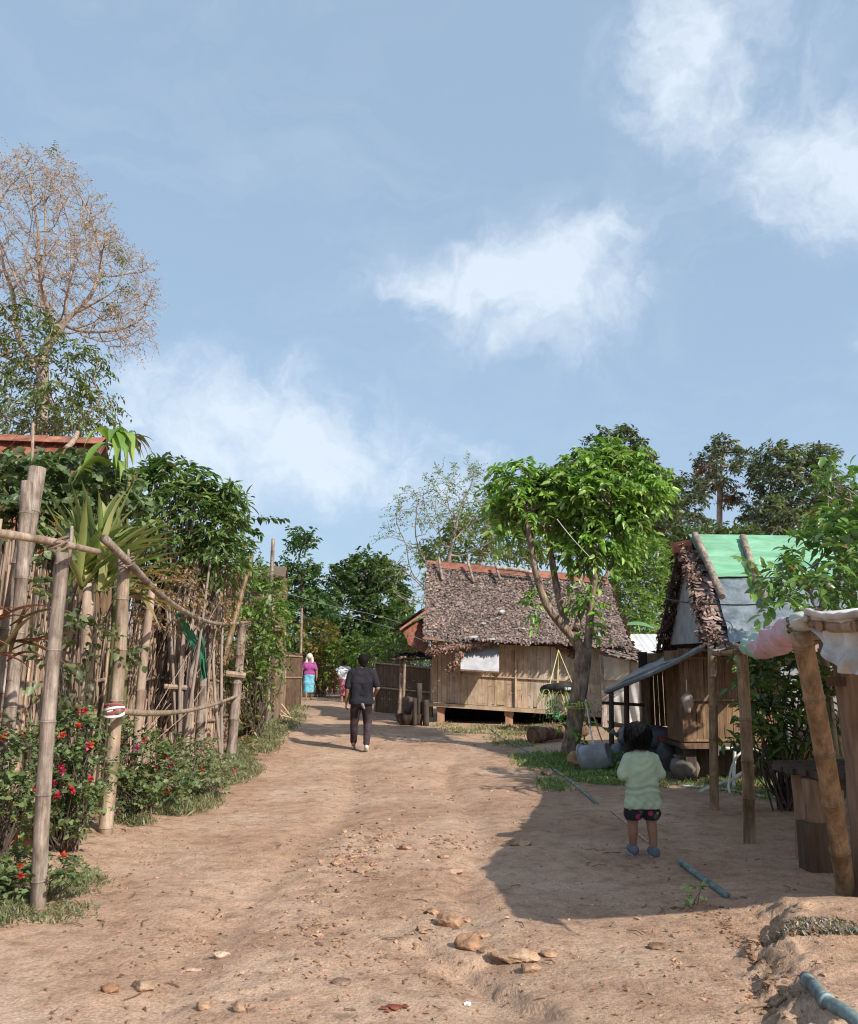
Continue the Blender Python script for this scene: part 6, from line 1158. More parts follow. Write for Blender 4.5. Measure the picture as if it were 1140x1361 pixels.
def scatter(name, label, regions, seed, cat, rmin, rmax, col, m='stone'):
    g = rng(seed); s = MB(); base = [icos((0, 0, 0), (1, 1, 1), k, .3, 1, .25, .75, 9) for k in range(12)]
    for (px, py, rx, ry, n, k_) in regions:
        c = G(px, py); e1 = G(px + rx, py); e2 = G(px, py - ry); e3 = G(px, py + ry)
        a = g.random(n) * 2 * PI; k = np.abs(g.normal(0, .62, n)); x = c[0] + np.cos(a) * k * (e1[0] - c[0]); y = np.where(np.sin(a) > 0, c[1] + np.sin(a) * k * (e3[1] - c[1]), c[1] - np.sin(a) * k * (e2[1] - c[1]))
        z = hgt(x, y); r = (rmin + (rmax - rmin) * g.random(n) ** 6) * k_
        for i in range(n):
            V, F = base[g.integers(0, 12)]; an = g.random() * 6.28; ca, sa = math.cos(an), math.sin(an); W = V * [r[i] * g.uniform(.7, 1.5), r[i], r[i] * g.uniform(.35, .7)]
            W = np.c_[W[:, 0] * ca - W[:, 1] * sa, W[:, 0] * sa + W[:, 1] * ca, W[:, 2]] + [x[i], y[i], z[i] + r[i] * .12]; s.add(W, F, np.array(col) * g.uniform(.7, 1.35) * [1, g.uniform(.95, 1.02), g.uniform(.9, 1.04)])
    o = s.build(name, M[m]); tag(o, label, cat, kind='stuff')
scatter('gravel', 'loose broken stones and grit strewn over the dirt road', [(470, 1140, 75, 42, 1300, 1.15), (510, 1110, 60, 25, 400, 1.2), (600, 1120, 60, 16, 420, 1.15), (420, 1230, 50, 50, 400, .9), (450, 1260, 120, 80, 420, .8), (560, 1240, 50, 40, 160, 1), (250, 1250, 240, 110, 480, .8), (700, 1250, 160, 110, 380, .7), (500, 1040, 200, 50, 320, 1.2), (900, 1280, 80, 70, 240, .8), (600, 1060, 120, 60, 200, 1.2), (420, 1190, 60, 50, 300, .8), (850, 1150, 80, 40, 80, 1), (1000, 1250, 110, 80, 200, .8), (560, 985, 160, 30, 120, 1.6), (830, 1215, 60, 30, 60, 1), (200, 1150, 90, 60, 160, .8)], 5, 'gravel', .0035, .030, (1.12, 1.0, .92))
scatter('clods', 'crumbly clods of earth along the broken edge of the bank', [(960, 1230, 30, 34, 170, 1.3), (1000, 1270, 30, 34, 170, 1.3), (1020, 1310, 24, 24, 120, 1.2), (905, 1208, 40, 14, 80, 1.2)], 6, 'earth', .004, .020, (.85, .68, .58))
g = rng(12); s = MB(); n = 900; PX = g.uniform(60, 1120, n); PY = 1040 + 320 * g.random(n) ** .8
Q = np.array([G(x, y) for x, y in zip(PX, PY)]); Q[:, 2] += .006
leaves(s, Q, np.c_[g.normal(0, 1, (n, 2)), g.uniform(-.05, .18, n)], g.uniform(.012, .045, n), g.uniform(.006, .02, n), g, leafcol(g, n, (.26, .17, .11), .5, .2), curl=.3)
o = s.build('leaf_litter', M['leaf']); tag(o, 'dry leaf scraps scattered over the road', 'leaf litter', kind='stuff')
s = MB()
for k in range(60): p = G(g.uniform(80, 1100), g.uniform(1050, 1355)) + [0, 0, .008]; a = g.random() * 6.28; L = g.uniform(.04, .16); tube(s, [p, p + [math.cos(a) * L * .5, math.sin(a) * L * .5, .006], p + [math.cos(a + .3) * L, math.sin(a + .3) * L, 0]], .0035, 5, (.6, .5, .45))
o = s.build('twig_litter', M['stick']); tag(o, 'small broken twigs scattered over the road', 'twigs', kind='stuff')
p = G(525, 1341); s = MB()
for dx, dy, r in ((0, 0, .035), (-.05, -.02, .018), (.04, .015, .02), (-.03, -.045, .014)):
    a = np.linspace(0, 2 * PI, 14)[:-1]; rr = r * (1 + .25 * np.sin(a * 3 + dx * 90)); X = p[0] + dx + np.cos(a) * rr; Y_ = p[1] + dy + np.sin(a) * rr * .8
    V = np.stack([X, Y_, hgt(X, Y_) + .010], 1); V = np.concatenate([V, [[p[0] + dx, p[1] + dy, float(hgt(p[0] + dx, p[1] + dy)) + .013]]]); s.add(V, np.array([[i, (i + 1) % 13, 13] for i in range(13)]), (.9, .6, .5))
o = s.build('betel_stain', M['rust'], None, base=p); tag(o, 'small rust-red splash on the ground at the bottom of the road', 'stain')
# ================================================================ pipes, hoses, cords
def laid(name, label, pts, r, m, cat, seed=0, lift=.6, n=40, col=(1, 1, 1), joints=()):
    q = spline([G(x, y) for x, y in pts], n); q[:, 2] = hgt(q[:, 0], q[:, 1]) + r * lift; q[:, 2] = np.convolve(np.pad(q[:, 2], 3, mode='edge'), np.ones(7) / 7, 'valid'); s = MB(); rr = np.full(n, r)
    g = rng(seed); tube(s, q, rr, 12, g.uniform(.85, 1.1, (n, 1)) * np.asarray(col)); t = s.build(name, M[m], None, smooth=True, base=q[0]); tag(t, label, cat)
    for j in joints:
        i = int(j * (n - 1)); s = MB(); tube(s, [q[i - 1], q[i + 1]], r * 1.25, 12, (1.15, 1.15, 1.1)); s.build('coupling', M[m], t, smooth=True)
    return t
laid('water_pipe', 'blue-grey plastic pipe with a broken end poking out of the bank', [(903, 1149), (930, 1168), (966, 1194)], .022, 'pvc', 'pipe', 1, .8)
laid('water_pipe', 'thick blue-green plastic pipe at the bottom right corner', [(1071, 1303), (1090, 1327), (1112, 1346), (1150, 1375)], .029, 'pvc', 'pipe', 2, .6, joints=(.5,))
laid('water_pipe', 'long thin grey pipe running from the hut grass past the young tree', [(640, 962), (672, 985), (710, 1005), (745, 1030), (770, 1050), (792, 1068)], .022, 'pvc', 'pipe', 3, .3, 60, (1.2, 1.0, .85), joints=(.35, .7))
laid('thin_stick', 'thin pale stick on the ground behind the child', [(812, 1078), (835, 1098), (862, 1121)], .009, 'stick', 'stick', 4, 1.0, col=(1.3, 1.3, 1.3))
laid('white_pole', 'pale bamboo pole lying in the grass beside the third fence post', [(283, 978), (310, 967), (346, 957)], .035, 'bamboo', 'pole', 5, .9, col=(1.3, 1.25, 1.2))
laid('hose', 'thin pale hose crossing the weeds behind the shelter posts', [(905, 1046), (970, 1052), (1010, 1060), (1060, 1064), (1110, 1073)], .016, 'hose', 'hose', 6, 1.0)
laid('bamboo_pole', 'fallen bamboo pole lying behind the young tree', [(785, 1010), (815, 1008), (850, 1012), (880, 1008)], .03, 'bamboo', 'pole', 7, .9)
laid('stick', 'fallen dark stick at the bottom edge right of centre', [(980, 1348), (1010, 1338), (1045, 1330)], .008, 'wood', 'stick', 8, 1.0)
def curve(name, label, pts, r, m, cat, col=(1, 1, 1), n=40):
    s = MB(); q = spline([P(*p) for p in pts], n); tube(s, q, r, 9, col); o = s.build(name, M[m], None, smooth=True, base=q[0]); tag(o, label, cat); return o
zb = 10.6
curve('hose', 'cream hose looping up from the weeds to the hut tap', [(930, 1052, 10.2), (950, 1044, 10.3), (972, 1036, 10.5), (985, 1028, 10.6), (1003, 1018, 10.7)], .022, 'hose', 'hose')
curve('hose', 'thin white hose arching over behind the middle shelter post', [(970, 1055, 10.1), (968, 1042, 10.3), (974, 1015, 10.7), (985, 1000, 10.8), (1000, 996, 10.8), (1015, 1004, 10.7), (1028, 1026, 10.5)], .014, 'hose', 'hose')
curve('standpipe', 'white and blue water pipe stand in front of the hut wall', [(953, 1004, 11.0), (955, 996, 11.0), (973, 995, 11.0), (976, 1000, 11.0), (975, 1030, 11.0), (975, 1052, 11.0)], .020, 'hose', 'pipe', (1.25, 1.35, 1.4))
Yt = G(757, 1004)[1]
curve('cord', 'white cord slanting from the young tree trunk to the weeds', [(778, 930, Yt - .2), (783, 960, Yt - .35), (788, 985, Yt - .6), (800, 1008, Yt - .9), (815, 1026, Yt - 1.2)], .014, 'cord', 'cord', (.8, .82, .82))
curve('cord', 'pinkish cord slanting from the young tree trunk to the weeds', [(780, 925, Yt - .2), (790, 955, Yt - .35), (800, 985, Yt - .6), (815, 1015, Yt - .95), (832, 1034, Yt - 1.3)], .012, 'cord', 'cord', (.55, .33, .27))
curve('cable', 'black cable sagging across the grey tarp roof', [(880, 795, 12.6), (915, 801, 12.0), (990, 804, 11.2), (1060, 797, 10.6), (1160, 780, 10)], .010, 'wire', 'cable')
curve('cable', 'pale wire crossing in front of the round tree to the stilt hut', [(330, 770, 24), (420, 800, 24), (500, 818, 23), (560, 838, 21.5)], .006, 'cord', 'cable', (.35, .35, .35))
curve('cable', 'second wire running down to the left eave of the stilt hut', [(440, 815, 26), (500, 829, 24), (540, 842, 21), (575, 857, 20.3)], .006, 'cord', 'cable', (.35, .35, .35))
curve('cord', 'thin line strung from the young crown down to its right limbs', [(740, 690, Yt - .9), (760, 715, Yt - .8), (785, 742, Yt - .6)], .006, 'cord', 'cord', (.7, .72, .7))
# ================================================================ things by the young tree and the hut
def tyre():
    Y = 18.4; c = P(744, 915, Y); t = thing('tyre_planter', 'old tyre hung flat from the hut eave as a planter', 'planter', c); s = MB(); R, r = .33, .085
    U, Vv = np.meshgrid(np.linspace(0, 2 * PI, 49)[:-1], np.linspace(0, 2 * PI, 17)[:-1], indexing='ij'); rr = r * (1 + .05 * np.sign(np.sin(U * 30)) * (np.cos(Vv) > .3)); tl = .10
    x = (R + rr * np.cos(Vv)) * np.cos(U); y = (R + rr * np.cos(Vv)) * np.sin(U); z = rr * 1.05 * np.sin(Vv) - tl * 0 + .06 * x - .12 * y
    i = np.arange(48)[:, None]; j = np.arange(16)[None]; F = np.stack([i * 16 + j, ((i + 1) % 48) * 16 + j, ((i + 1) % 48) * 16 + (j + 1) % 16, i * 16 + (j + 1) % 16], -1).reshape(-1, 4); s.add(np.stack([x, y, z], -1).reshape(-1, 3) + c, F); s.build('tyre', M['rubber'], t, smooth=True)
    s = MB(); gg = rng(3); tube(s, [c + [.02, -.36, .02], c + [.05, -.43, 0], c + [.25, -.36, .0]], [.02, .035, .02], 8, (.55, .62, .60)); s.build('plastic_strip', M['cord'], t)
    s = MB()
    for dx, dy in ((-.25, -.2), (.25, -.2), (0, .3)): tube(s, [c + [dx, dy, .05], P(742, 864, 19.0)], .009, 5, (.65, .62, .25))
    s.build('hanging_cord', M['cord'], t)
    s = MB()
    for k in range(34): p = c + [gg.uniform(-.38, .1), gg.uniform(-.35, 0), -.02]; strap(s, p, (gg.normal(0, .6), -.4, gg.uniform(-.2, .5)), gg.uniform(.2, .55), .022, gg.uniform(1, 2), [(.25, .30, .10), (.35, .33, .13), (.12, .2, .08)][k % 3], gg)
    for px, py in ((735, 940), (738, 950), (733, 930)): q = P(px, py, Y - .2); O = ell(gg, 8, q, (.08, .08, .12)); sprays(s, O, gg.normal(0, 1, O.shape) + [0, 0, -.6], gg, L=.14, nl=6, ll=.08, lw=.035, droop=.8, base=(.08, .22, .12), six=True)
    for px in (727, 741, 735): tube(s, spline([c + [-.2, -.3, 0], P(px - 3, 932, Y - .3), P(px, 955, Y - .25)], 8), .006, 5, (.15, .25, .12))
    s.build('hanging_plant', M['leaf'], t)
tyre()
def basin():
    p = G(790, 1024); t = thing('tipped_basin', 'cracked grey plastic basin lying on its side at the foot of the young tree', 'basin', p); s = MB()
    ax = nrm([.9, -.45, .30]); e1 = nrm(np.cross(ax, [0, 0, 1])); e2 = np.cross(e1, ax); n = 28; prof = [(-.26, .17), (-.05, .20), (.13, .235), (.14, .262), (.125, .262), (.11, .225), (-.06, .188), (-.25, .155)]
    a = np.arange(n) * 2 * PI / n; c = p + [-.02, 0, .17]; V = np.array([c - ax * 0 + (-ax) * h + (e1 * np.cos(x) + e2 * np.sin(x)) * r * (1 + .05 * math.sin(3 * x)) for h, r in prof for x in a])
    F = [[k * n + j, k * n + (j + 1) % n, (k + 1) * n + (j + 1) % n, (k + 1) * n + j] for k in range(len(prof) - 1) for j in range(n)]; cap = np.array([[(j) for j in range(n)]]); s.add(V, [np.array(F), cap], (1.5, 1.5, 1.45)); s.build('basin', M['plasticgrey'], t, smooth=False)
    s = MB(); 
    for k in range(3): sheet(s, [c + (-ax) * .15 + e1 * (-.18 + k * .1) - e2 * .15, c + (-ax) * .15 + e1 * (-.10 + k * .1) - e2 * .15, c + (-ax) * .16 + e1 * (-.1 + k * .12) + e2 * .17, c + (-ax) * .16 + e1 * (-.16 + k * .12) + e2 * .17], 8, 8, .006, lambda u, v: .03 * fbm(u * 3 + k, v * 3, 2, 3), (.5, .6, .8))
    s.build('plastic_sheet', M['plasticgrey'], t)
basin()
def log():
    a, b = G(708, 988), G(776, 980); a = a + [0, 0, .14]; b = b + [0, 0, .16]; s = MB(); g = rng(4); q = spline([a, (a + b) / 2 + [0, 0, .03], b], 20); tube(s, q, .145 * (1 + g.uniform(-.08, .1, 20)), 16, (.62, .5, .45)); t = s.build('log', M['bark'], None, smooth=True, base=a - [0, 0, .14]); tag(t, 'thick bark-covered log lying in front of the stilt hut', 'log')
    s = MB(); d = nrm(a - b); tube(s, [a + d * .002, a + d * .012], .12, 16, (.9, .75, .6)); s.build('cut_end', M['wood'], t)
log()
def sacks():
    g = rng(9)
    for k, (px, py, rx, rz, lab, dz, Yk) in enumerate(((853, 975, .42, .17, 'slumped grey sack on top of the pile behind the child', .30, 13.3), (824, 1003, .20, .17, 'small rounded grey sack at the left of the pile', .0, 13.5), (850, 1004, .30, .17, 'dark grey sack at the bottom of the pile behind the child', .0, 13.3))):
        b = GY(px, Yk); V, F = icos((0, 0, 0), (1, 1, 1), 60 + k, .12, 4); V = nrm(V) ** 1.0; V = np.sign(V) * np.abs(V) ** .75; V = V * [rx, .24, rz]
        w = .03 * fbm(V[:, 0] * 9, V[:, 2] * 12 + V[:, 1] * 4, 3, k); V = V * (1 + w[:, None] * 3); s = MB(); s.add(V + b + [0, 0, rz * .92 + dz], F, (.85, .88, .95) if k != 2 else (.5, .52, .6)); t = s.build('sack', M['plasticgrey'], None, smooth=True, base=b + [0, 0, dz]); tag(t, lab, 'sack', 'sacks under the awning')
        s = MB(); e = b + [-rx * .95, 0, rz + dz]; tube(s, [e, e + [-.05, 0, .03], e + [-.10, 0, .07]], [.04, .025, .05], 9, (.8, .8, .85)); s.build('tied_neck', M['plasticgrey'], t, smooth=True)
sacks()
def bundle():
    b = GY(882, 12.9); s = MB(); V, F = icos((0, 0, 0), (1, 1, 1), 3, .2, 3); V = nrm(V) * [.17, .16, .24] * (1 + .1 * fbm(V[:, 0] * 4, V[:, 2] * 5, 3, 3))[:, None]; s.add(V + b + [0, 0, .22], F, (.55, .5, .5)); t = s.build('bundle', M['plasticgrey'], None, smooth=True, base=b); tag(t, 'dark bundle topped with a crumpled red cloth beside the child\'s head', 'bundle')
    s = MB(); V, F = icos((0, 0, 0), (1, 1, 1), 4, .3, 3); V = V * [.12, .11, .07]; s.add(V + b + [-.01, 0, .46], F, (.34, .05, .05)); s.build('red_cloth', M['cloth'], t, smooth=True)
    a = G(893, 1015); q = P(883, 982, a[1] + .1); s = MB(); beam(s, a, q, .085, .035, (1.8, 1.6, 1.4), up=(0, 1, 0)); o = s.build('plank', M['wood'], None, base=a); tag(o, 'short pale plank leaning against the dark bundle', 'plank')
bundle()
def hangbag():
    c = P(913, 930, 11.62); s = MB(); V, F = icos((0, 0, 0), (1, 1, 1), 5, .2, 3); V = V * [.10, .06, .12] * (1 - .35 * np.clip(V[:, 2:3], -1, 1)) * (1 + .12 * fbm(V[:, 0] * 3, V[:, 2] * 4, 3, 2))[:, None]; s.add(V + c, F, (.36, .30, .25)); tube(s, [c + [0, 0, .1], c + [.01, .02, .26]], .008, 5, (.6, .55, .5)); o = s.build('hanging_bag', M['cloth'], None, smooth=True, base=c); tag(o, 'small pale bag hanging on the brown hut wall under the awning', 'bag')
    c = P(901, 985, 11.5); b = GY(903, 11.95); s = MB(); n = 24; a = np.arange(n) * 2 * PI / n; prof = [(0, .10), (.02, .15), (.16, .20), (.26, .17), (.30, .12), (.31, .14), (.325, .14), (.325, .11), (.28, .10), (.05, .1)]
    V = np.array([b + [math.cos(x) * r, math.sin(x) * r, h] for h, r in prof for x in a]); F = np.array([[k * n + j, k * n + (j + 1) % n, (k + 1) * n + (j + 1) % n, (k + 1) * n + j] for k in range(len(prof) - 1) for j in range(n)]); s.add(V, F); o = s.build('water_jar', M['clay'], None, smooth=True, base=b); tag(o, 'round dark clay jar standing under the edge of the right hut', 'jar')
hangbag()
def basket():
    b = GY(545, 20.3); s = MB(); n = 30; a = np.arange(n) * 2 * PI / n; prof = [(.0, .22), (.06, .27), (.12, .30), (.18, .32), (.22, .33), (.24, .34), (.22, .31), (.06, .25), (.02, .05)]
    V = np.array([b + [math.cos(x) * r * (1 + .03 * (-1) ** j), math.sin(x) * r * (1 + .03 * (-1) ** j), h] for h, r in prof for j, x in enumerate(a)]); F = np.array([[k * n + j, k * n + (j + 1) % n, (k + 1) * n + (j + 1) % n, (k + 1) * n + j] for k in range(len(prof) - 1) for j in range(n)]); s.add(V, F, np.where((np.arange(len(V)) % 3 == 0)[:, None], 2.2, .8) * np.ones((len(V), 3))); t = s.build('basket', M['darkwood'], None, base=b); tag(t, 'low round woven basket beside the left stilt of the hut', 'basket')
    V, F = icos(b + [.02, 0, .42], (.22, .2, .24), 8, .3, 3); s = MB(); s.add(V, F, (1.4, 1.3, 1.25)); o = s.build('firewood_heap', M['darkwood'], None, base=b + [0, 0, .2]); tag(o, 'dark rough heap piled on the round basket', 'heap')
    for k, (px, top, r, lab) in enumerate(((557, 908, .07, 'tallest of the three dark posts stacked by the hut corner'), (566, 930, .075, 'middle of the three dark stumps by the hut corner'), (551, 928, .05, 'leftmost and thinnest of the dark posts by the hut corner'))):
        q = GY(px, 20.2 - k * .1); s = MB(); tube(s, spline([q - [0, 0, .05], (q + P(px, top, q[1])) / 2, P(px, top, q[1])], 6), r, 9, (.9, .9, .9)); o = s.build('wooden_stump', M['darkwood'], None, smooth=True, base=q); tag(o, lab, 'stump', 'stumps by the stilt hut')
    b = G(560, 962); s = MB(); sheet(s, [b + [-.4, 0, .02], b + [.35, -.05, .02], b + [.4, .25, .03], b + [-.3, .3, .03]], 8, 6, .02, lambda u, v: .01 * fbm(u * 3, v * 3, 2, 3), (1.2, 1.3, 1.35)); o = s.build('flat_slab', M['stone'], None, base=b); tag(o, 'flat pale slab on the ground before the left stilt', 'slab')
basket()
def roots():
    c = GY(345, 21); s = MB(); g = rng(14)
    for k in range(14): p = c + [g.uniform(-.4, .5), g.uniform(-.3, .3), 0]; e = p + [g.uniform(.1, .5), g.normal(0, .2), g.uniform(-.02, .05)]; tube(s, spline([p + [-.2, 0, g.uniform(.3, .9)], p + [0, 0, g.uniform(.15, .4)], e], 8), np.linspace(.04, .015, 8), 6, (1.4, 1.25, 1.1))
    o = s.build('branch_pile', M['stick'], None, base=c); tag(o, 'pile of dry pale branches at the foot of the far left fence', 'branches')
roots()
for (px, py, r, c_, lab) in ((371, 945, .07, (.75, .8, .8), 'crumpled white plastic litter on the left verge'), (687, 1335 - 392, .05, (.3, .5, .55), None), (620, 1336, .022, (.8, .78, .75), 'tiny white scrap near the bottom of the road')):
    if lab is None: continue
    p = G(px, py); V, F = icos(p + [0, 0, r * .3], (r, r * .7, r * .45), 21, .6, 3); s = MB(); s.add(V, F, c_); o = s.build('plastic_litter', M['cord'], None, base=p); tag(o, lab, 'litter')
# ================================================================ people
def frame(p, ang): c, s_ = math.cos(ang), math.sin(ang); R = np.array([[c, -s_, 0], [s_, c, 0], [0, 0, 1.0]]); return (R, np.asarray(p, float))
def strands(parent, Fm, c, r, n, seed, L=.05, zmin=-.5, col=(1, 1, 1)):
    g = rng(seed); v = nrm(g.normal(0, 1, (n * 2, 3))); v = v[(v[:, 2] > zmin) & ~((v[:, 1] > .35) & (v[:, 2] < .35))][:n]; P0 = np.asarray(c) + v * r
    d = np.stack([v[:, 0] * .5, v[:, 1] * .5, -.9 * np.ones(len(v))], 1) + g.normal(0, .18, v.shape) + v * .10; d = d - v * np.sum(d * v, 1, keepdims=True) * .85
    s = MB(); leaves(s, P0, d, L * g.uniform(.6, 1.3, len(v)), .0035, g, np.ones((len(v), 3)) * g.uniform(.6, 1.8, (len(v), 1)), fold=.1, curl=.12); s.V = [(V @ Fm[0].T) + Fm[1] for V in s.V]; s.build('hair_strands', M['hair'], parent)
def simple_shoe(caps, a, toe, k=1.0):
    a = np.asarray(a, float); t = nrm(np.asarray(toe, float)); caps += [(a + t * -.03 * k + [0, 0, -.045 * k], a + t * .10 * k + [0, 0, -.055 * k], .042 * k, .040 * k), (a + t * .08 * k + [0, 0, -.055 * k], a + t * .16 * k + [0, 0, -.06 * k], .042 * k, .032 * k)]
def man():
    p = G(479, 999); t = thing('person', 'person in black t-shirt and dark trousers walking away up the road', 'person', p); Fm = frame(p, .03); H = 1.66
    fl, fr = np.array([-.135, .22, .085]), np.array([.105, -.10, .085]); kl, kr = np.array([-.12, .10, .47]), np.array([.115, .10, .46]); hl, hr = np.array([-.085, 0, .87]), np.array([.09, 0, .87])
    sl_, sr = np.array([-.185, .0, 1.33]), np.array([.20, .0, 1.345]); el, er = np.array([-.245, -.03, 1.06]), np.array([.285, -.03, 1.08]); wl, wr = np.array([-.265, .06, .84]), np.array([.235, .16, .98]); hc = np.array([.03, .035, 1.535]); s_ = .225
    c = headcaps(hc, s_) + [((0.0, -.01, 1.36), (.02, .015, 1.46), .062, .055), ((-.085, 0, 1.22), (.085, 0, 1.22), .10, .10), ((-.06, 0, 1.0), (.06, 0, 1.0), .09, .09), ((-.08, 0, .90), (.08, 0, .90), .10, .10), ((0, 0, .9), (0, 0, 1.3), .09, .08), ((-.13, -.0, 1.33), (.13, 0, 1.34), .065, .065)]
    for a, b, d_, e in ((sl_, el, wl, -1), (sr, er, wr, 1)): c += [(a, b, .052, .041), (b, d_, .040, .028)]; hand(c, d_, d_ - b, .01, -e, .6)
    for a, b, d_ in ((hl, kl, fl), (hr, kr, fr)): c += [(a, b, .085, .055), (b, d_, .052, .036)]; 
    skinobj('body', c, .0058, [M['skin'], M['skindark'], M['lip']], t, Fm, fmat=facemat(hc, s_), smooth=2)
    hcp = [(hc + [0, -.03, .035], hc + [0, .015, .04], .097, .09), (hc + [0, -.045, -.01], hc + [0, -.05, -.045], .078, .06), (hc + [-.03, .03, .075], hc + [.03, .04, .075], .062, .06)]; skinobj('hair', hcp, .006, M['hair'], t, Fm, smooth=2, wr=.006, wf=60)
    sh = [((-.085, 0, 1.20), (.085, 0, 1.20), .132, .132), ((-.075, 0, 1.0), (.08, 0, 1.0), .122, .122), ((-.085, 0, .84), (.09, 0, .84), .138, .138), ((-.155, 0, 1.34), (.16, 0, 1.345), .082, .082), ((-.05, 0, 1.30), (.05, 0, 1.30), .115, .115), ((-.08, 0, .9), (-.08, 0, 1.25), .125, .125), ((.085, 0, .9), (.085, 0, 1.25), .125, .125), ((-.06, -.01, 1.375), (.07, -.01, 1.38), .072, .072)]
    for a, b in ((sl_, el), (sr, er)): sh.append((a, a + (b - a) * .80, .068, .068))
    skinobj('t_shirt', sh, .009, cl_black, t, Fm, smooth=5, wr=.0045, wf=9, clampz=.80)
    tr = [((-.07, 0, .86), (.075, 0, .86), .125, .125)]
    for a, b, d_ in ((hl, kl, fl), (hr, kr, fr)): tr += [(a + [0, 0, -.02], b, .105, .075), (b, d_ + [0, 0, .07], .073, .058)]
    skinobj('trousers', tr, .009, cl_dark, t, Fm, smooth=4, wr=.005, wf=12)
    so = []; simple_shoe(so, fl, (0, 1, -.05)); skinobj('shoe', so, .007, M['plasticgrey'], t, Fm, smooth=2)
    so = [(fr + [0, -.03, -.0], fr + [0, .07, -.055], .043, .042), (fr + [0, .07, -.055], fr + [0, .15, -.058], .042, .034), (fr + [0, -.06, .0], fr + [0, -.02, -.03], .03, .035)]; skinobj('shoe', so, .007, M['hose'], t, Fm, smooth=2)
    skinobj('hip_pouch', [((.03, -.16, .80), (.06, -.165, .74), .030, .022)], .007, M['plasticgrey'], t, Fm, smooth=1)
cl_black = mat('black_cloth', (0.010, 0.011, 0.016), (0.028, 0.026, 0.034), 4, .9, .3, 30); cl_dark = mat('dark_plum_cloth', (0.028, 0.018, 0.022), (0.085, 0.055, 0.065), 2.2, .9, .3, 30, (1, 1, 1), lo=.45, hi=.62)
cl_sage = mat('sage_cloth', (.34, .43, .30), (.44, .53, .38), 5, .9, .25, 60)
def shorts_mat():
    m, N, L, b = newmat('leaf_print'); tc = N.new('ShaderNodeTexCoord'); v = N.new('ShaderNodeTexVoronoi'); v.inputs['Scale'].default_value = 19; L.new(tc.outputs['Object'], v.inputs['Vector'])
    r = N.new('ShaderNodeValToRGB'); r.color_ramp.interpolation = 'CONSTANT'; e = r.color_ramp.elements; e[0].position = 0; e[0].color = (.40, .04, .12, 1); e[1].position = .35; e[1].color = (.28, .34, .20, 1)
    for p_, c in ((.55, (.05, .10, .05, 1)), (.7, (.35, .30, .28, 1)), (.8, (.30, .03, .10, 1))): x = e.new(p_); x.color = c
    s_ = N.new('ShaderNodeSeparateColor'); L.new(v.outputs['Color'], s_.inputs[0]); L.new(s_.outputs[0], r.inputs[0])
    c2 = N.new('ShaderNodeValToRGB'); c2.color_ramp.elements[0].position = .36; c2.color_ramp.elements[0].color = (1, 1, 1, 1); c2.color_ramp.elements[1].position = .44; c2.color_ramp.elements[1].color = (0, 0, 0, 1); L.new(v.outputs['Distance'], c2.inputs[0])
    mx = N.new('ShaderNodeMix'); mx.data_type = 'RGBA'; L.new(c2.outputs[0], mx.inputs[0]); mx.inputs[6].default_value = (.014, .013, .016, 1); L.new(r.outputs[0], mx.inputs[7]); L.new(mx.outputs[2], b.inputs['Base Color']); b.inputs['Roughness'].default_value = .9; return m
man()
M['clogblue'] = mat('clog_blue', (.075, .09, .11), (.16, .18, .21), 25, .6, .2, 60); M['hose2'] = mat('sole_grey', (.30, .31, .33), (.36, .37, .38), 9, .7, 0)
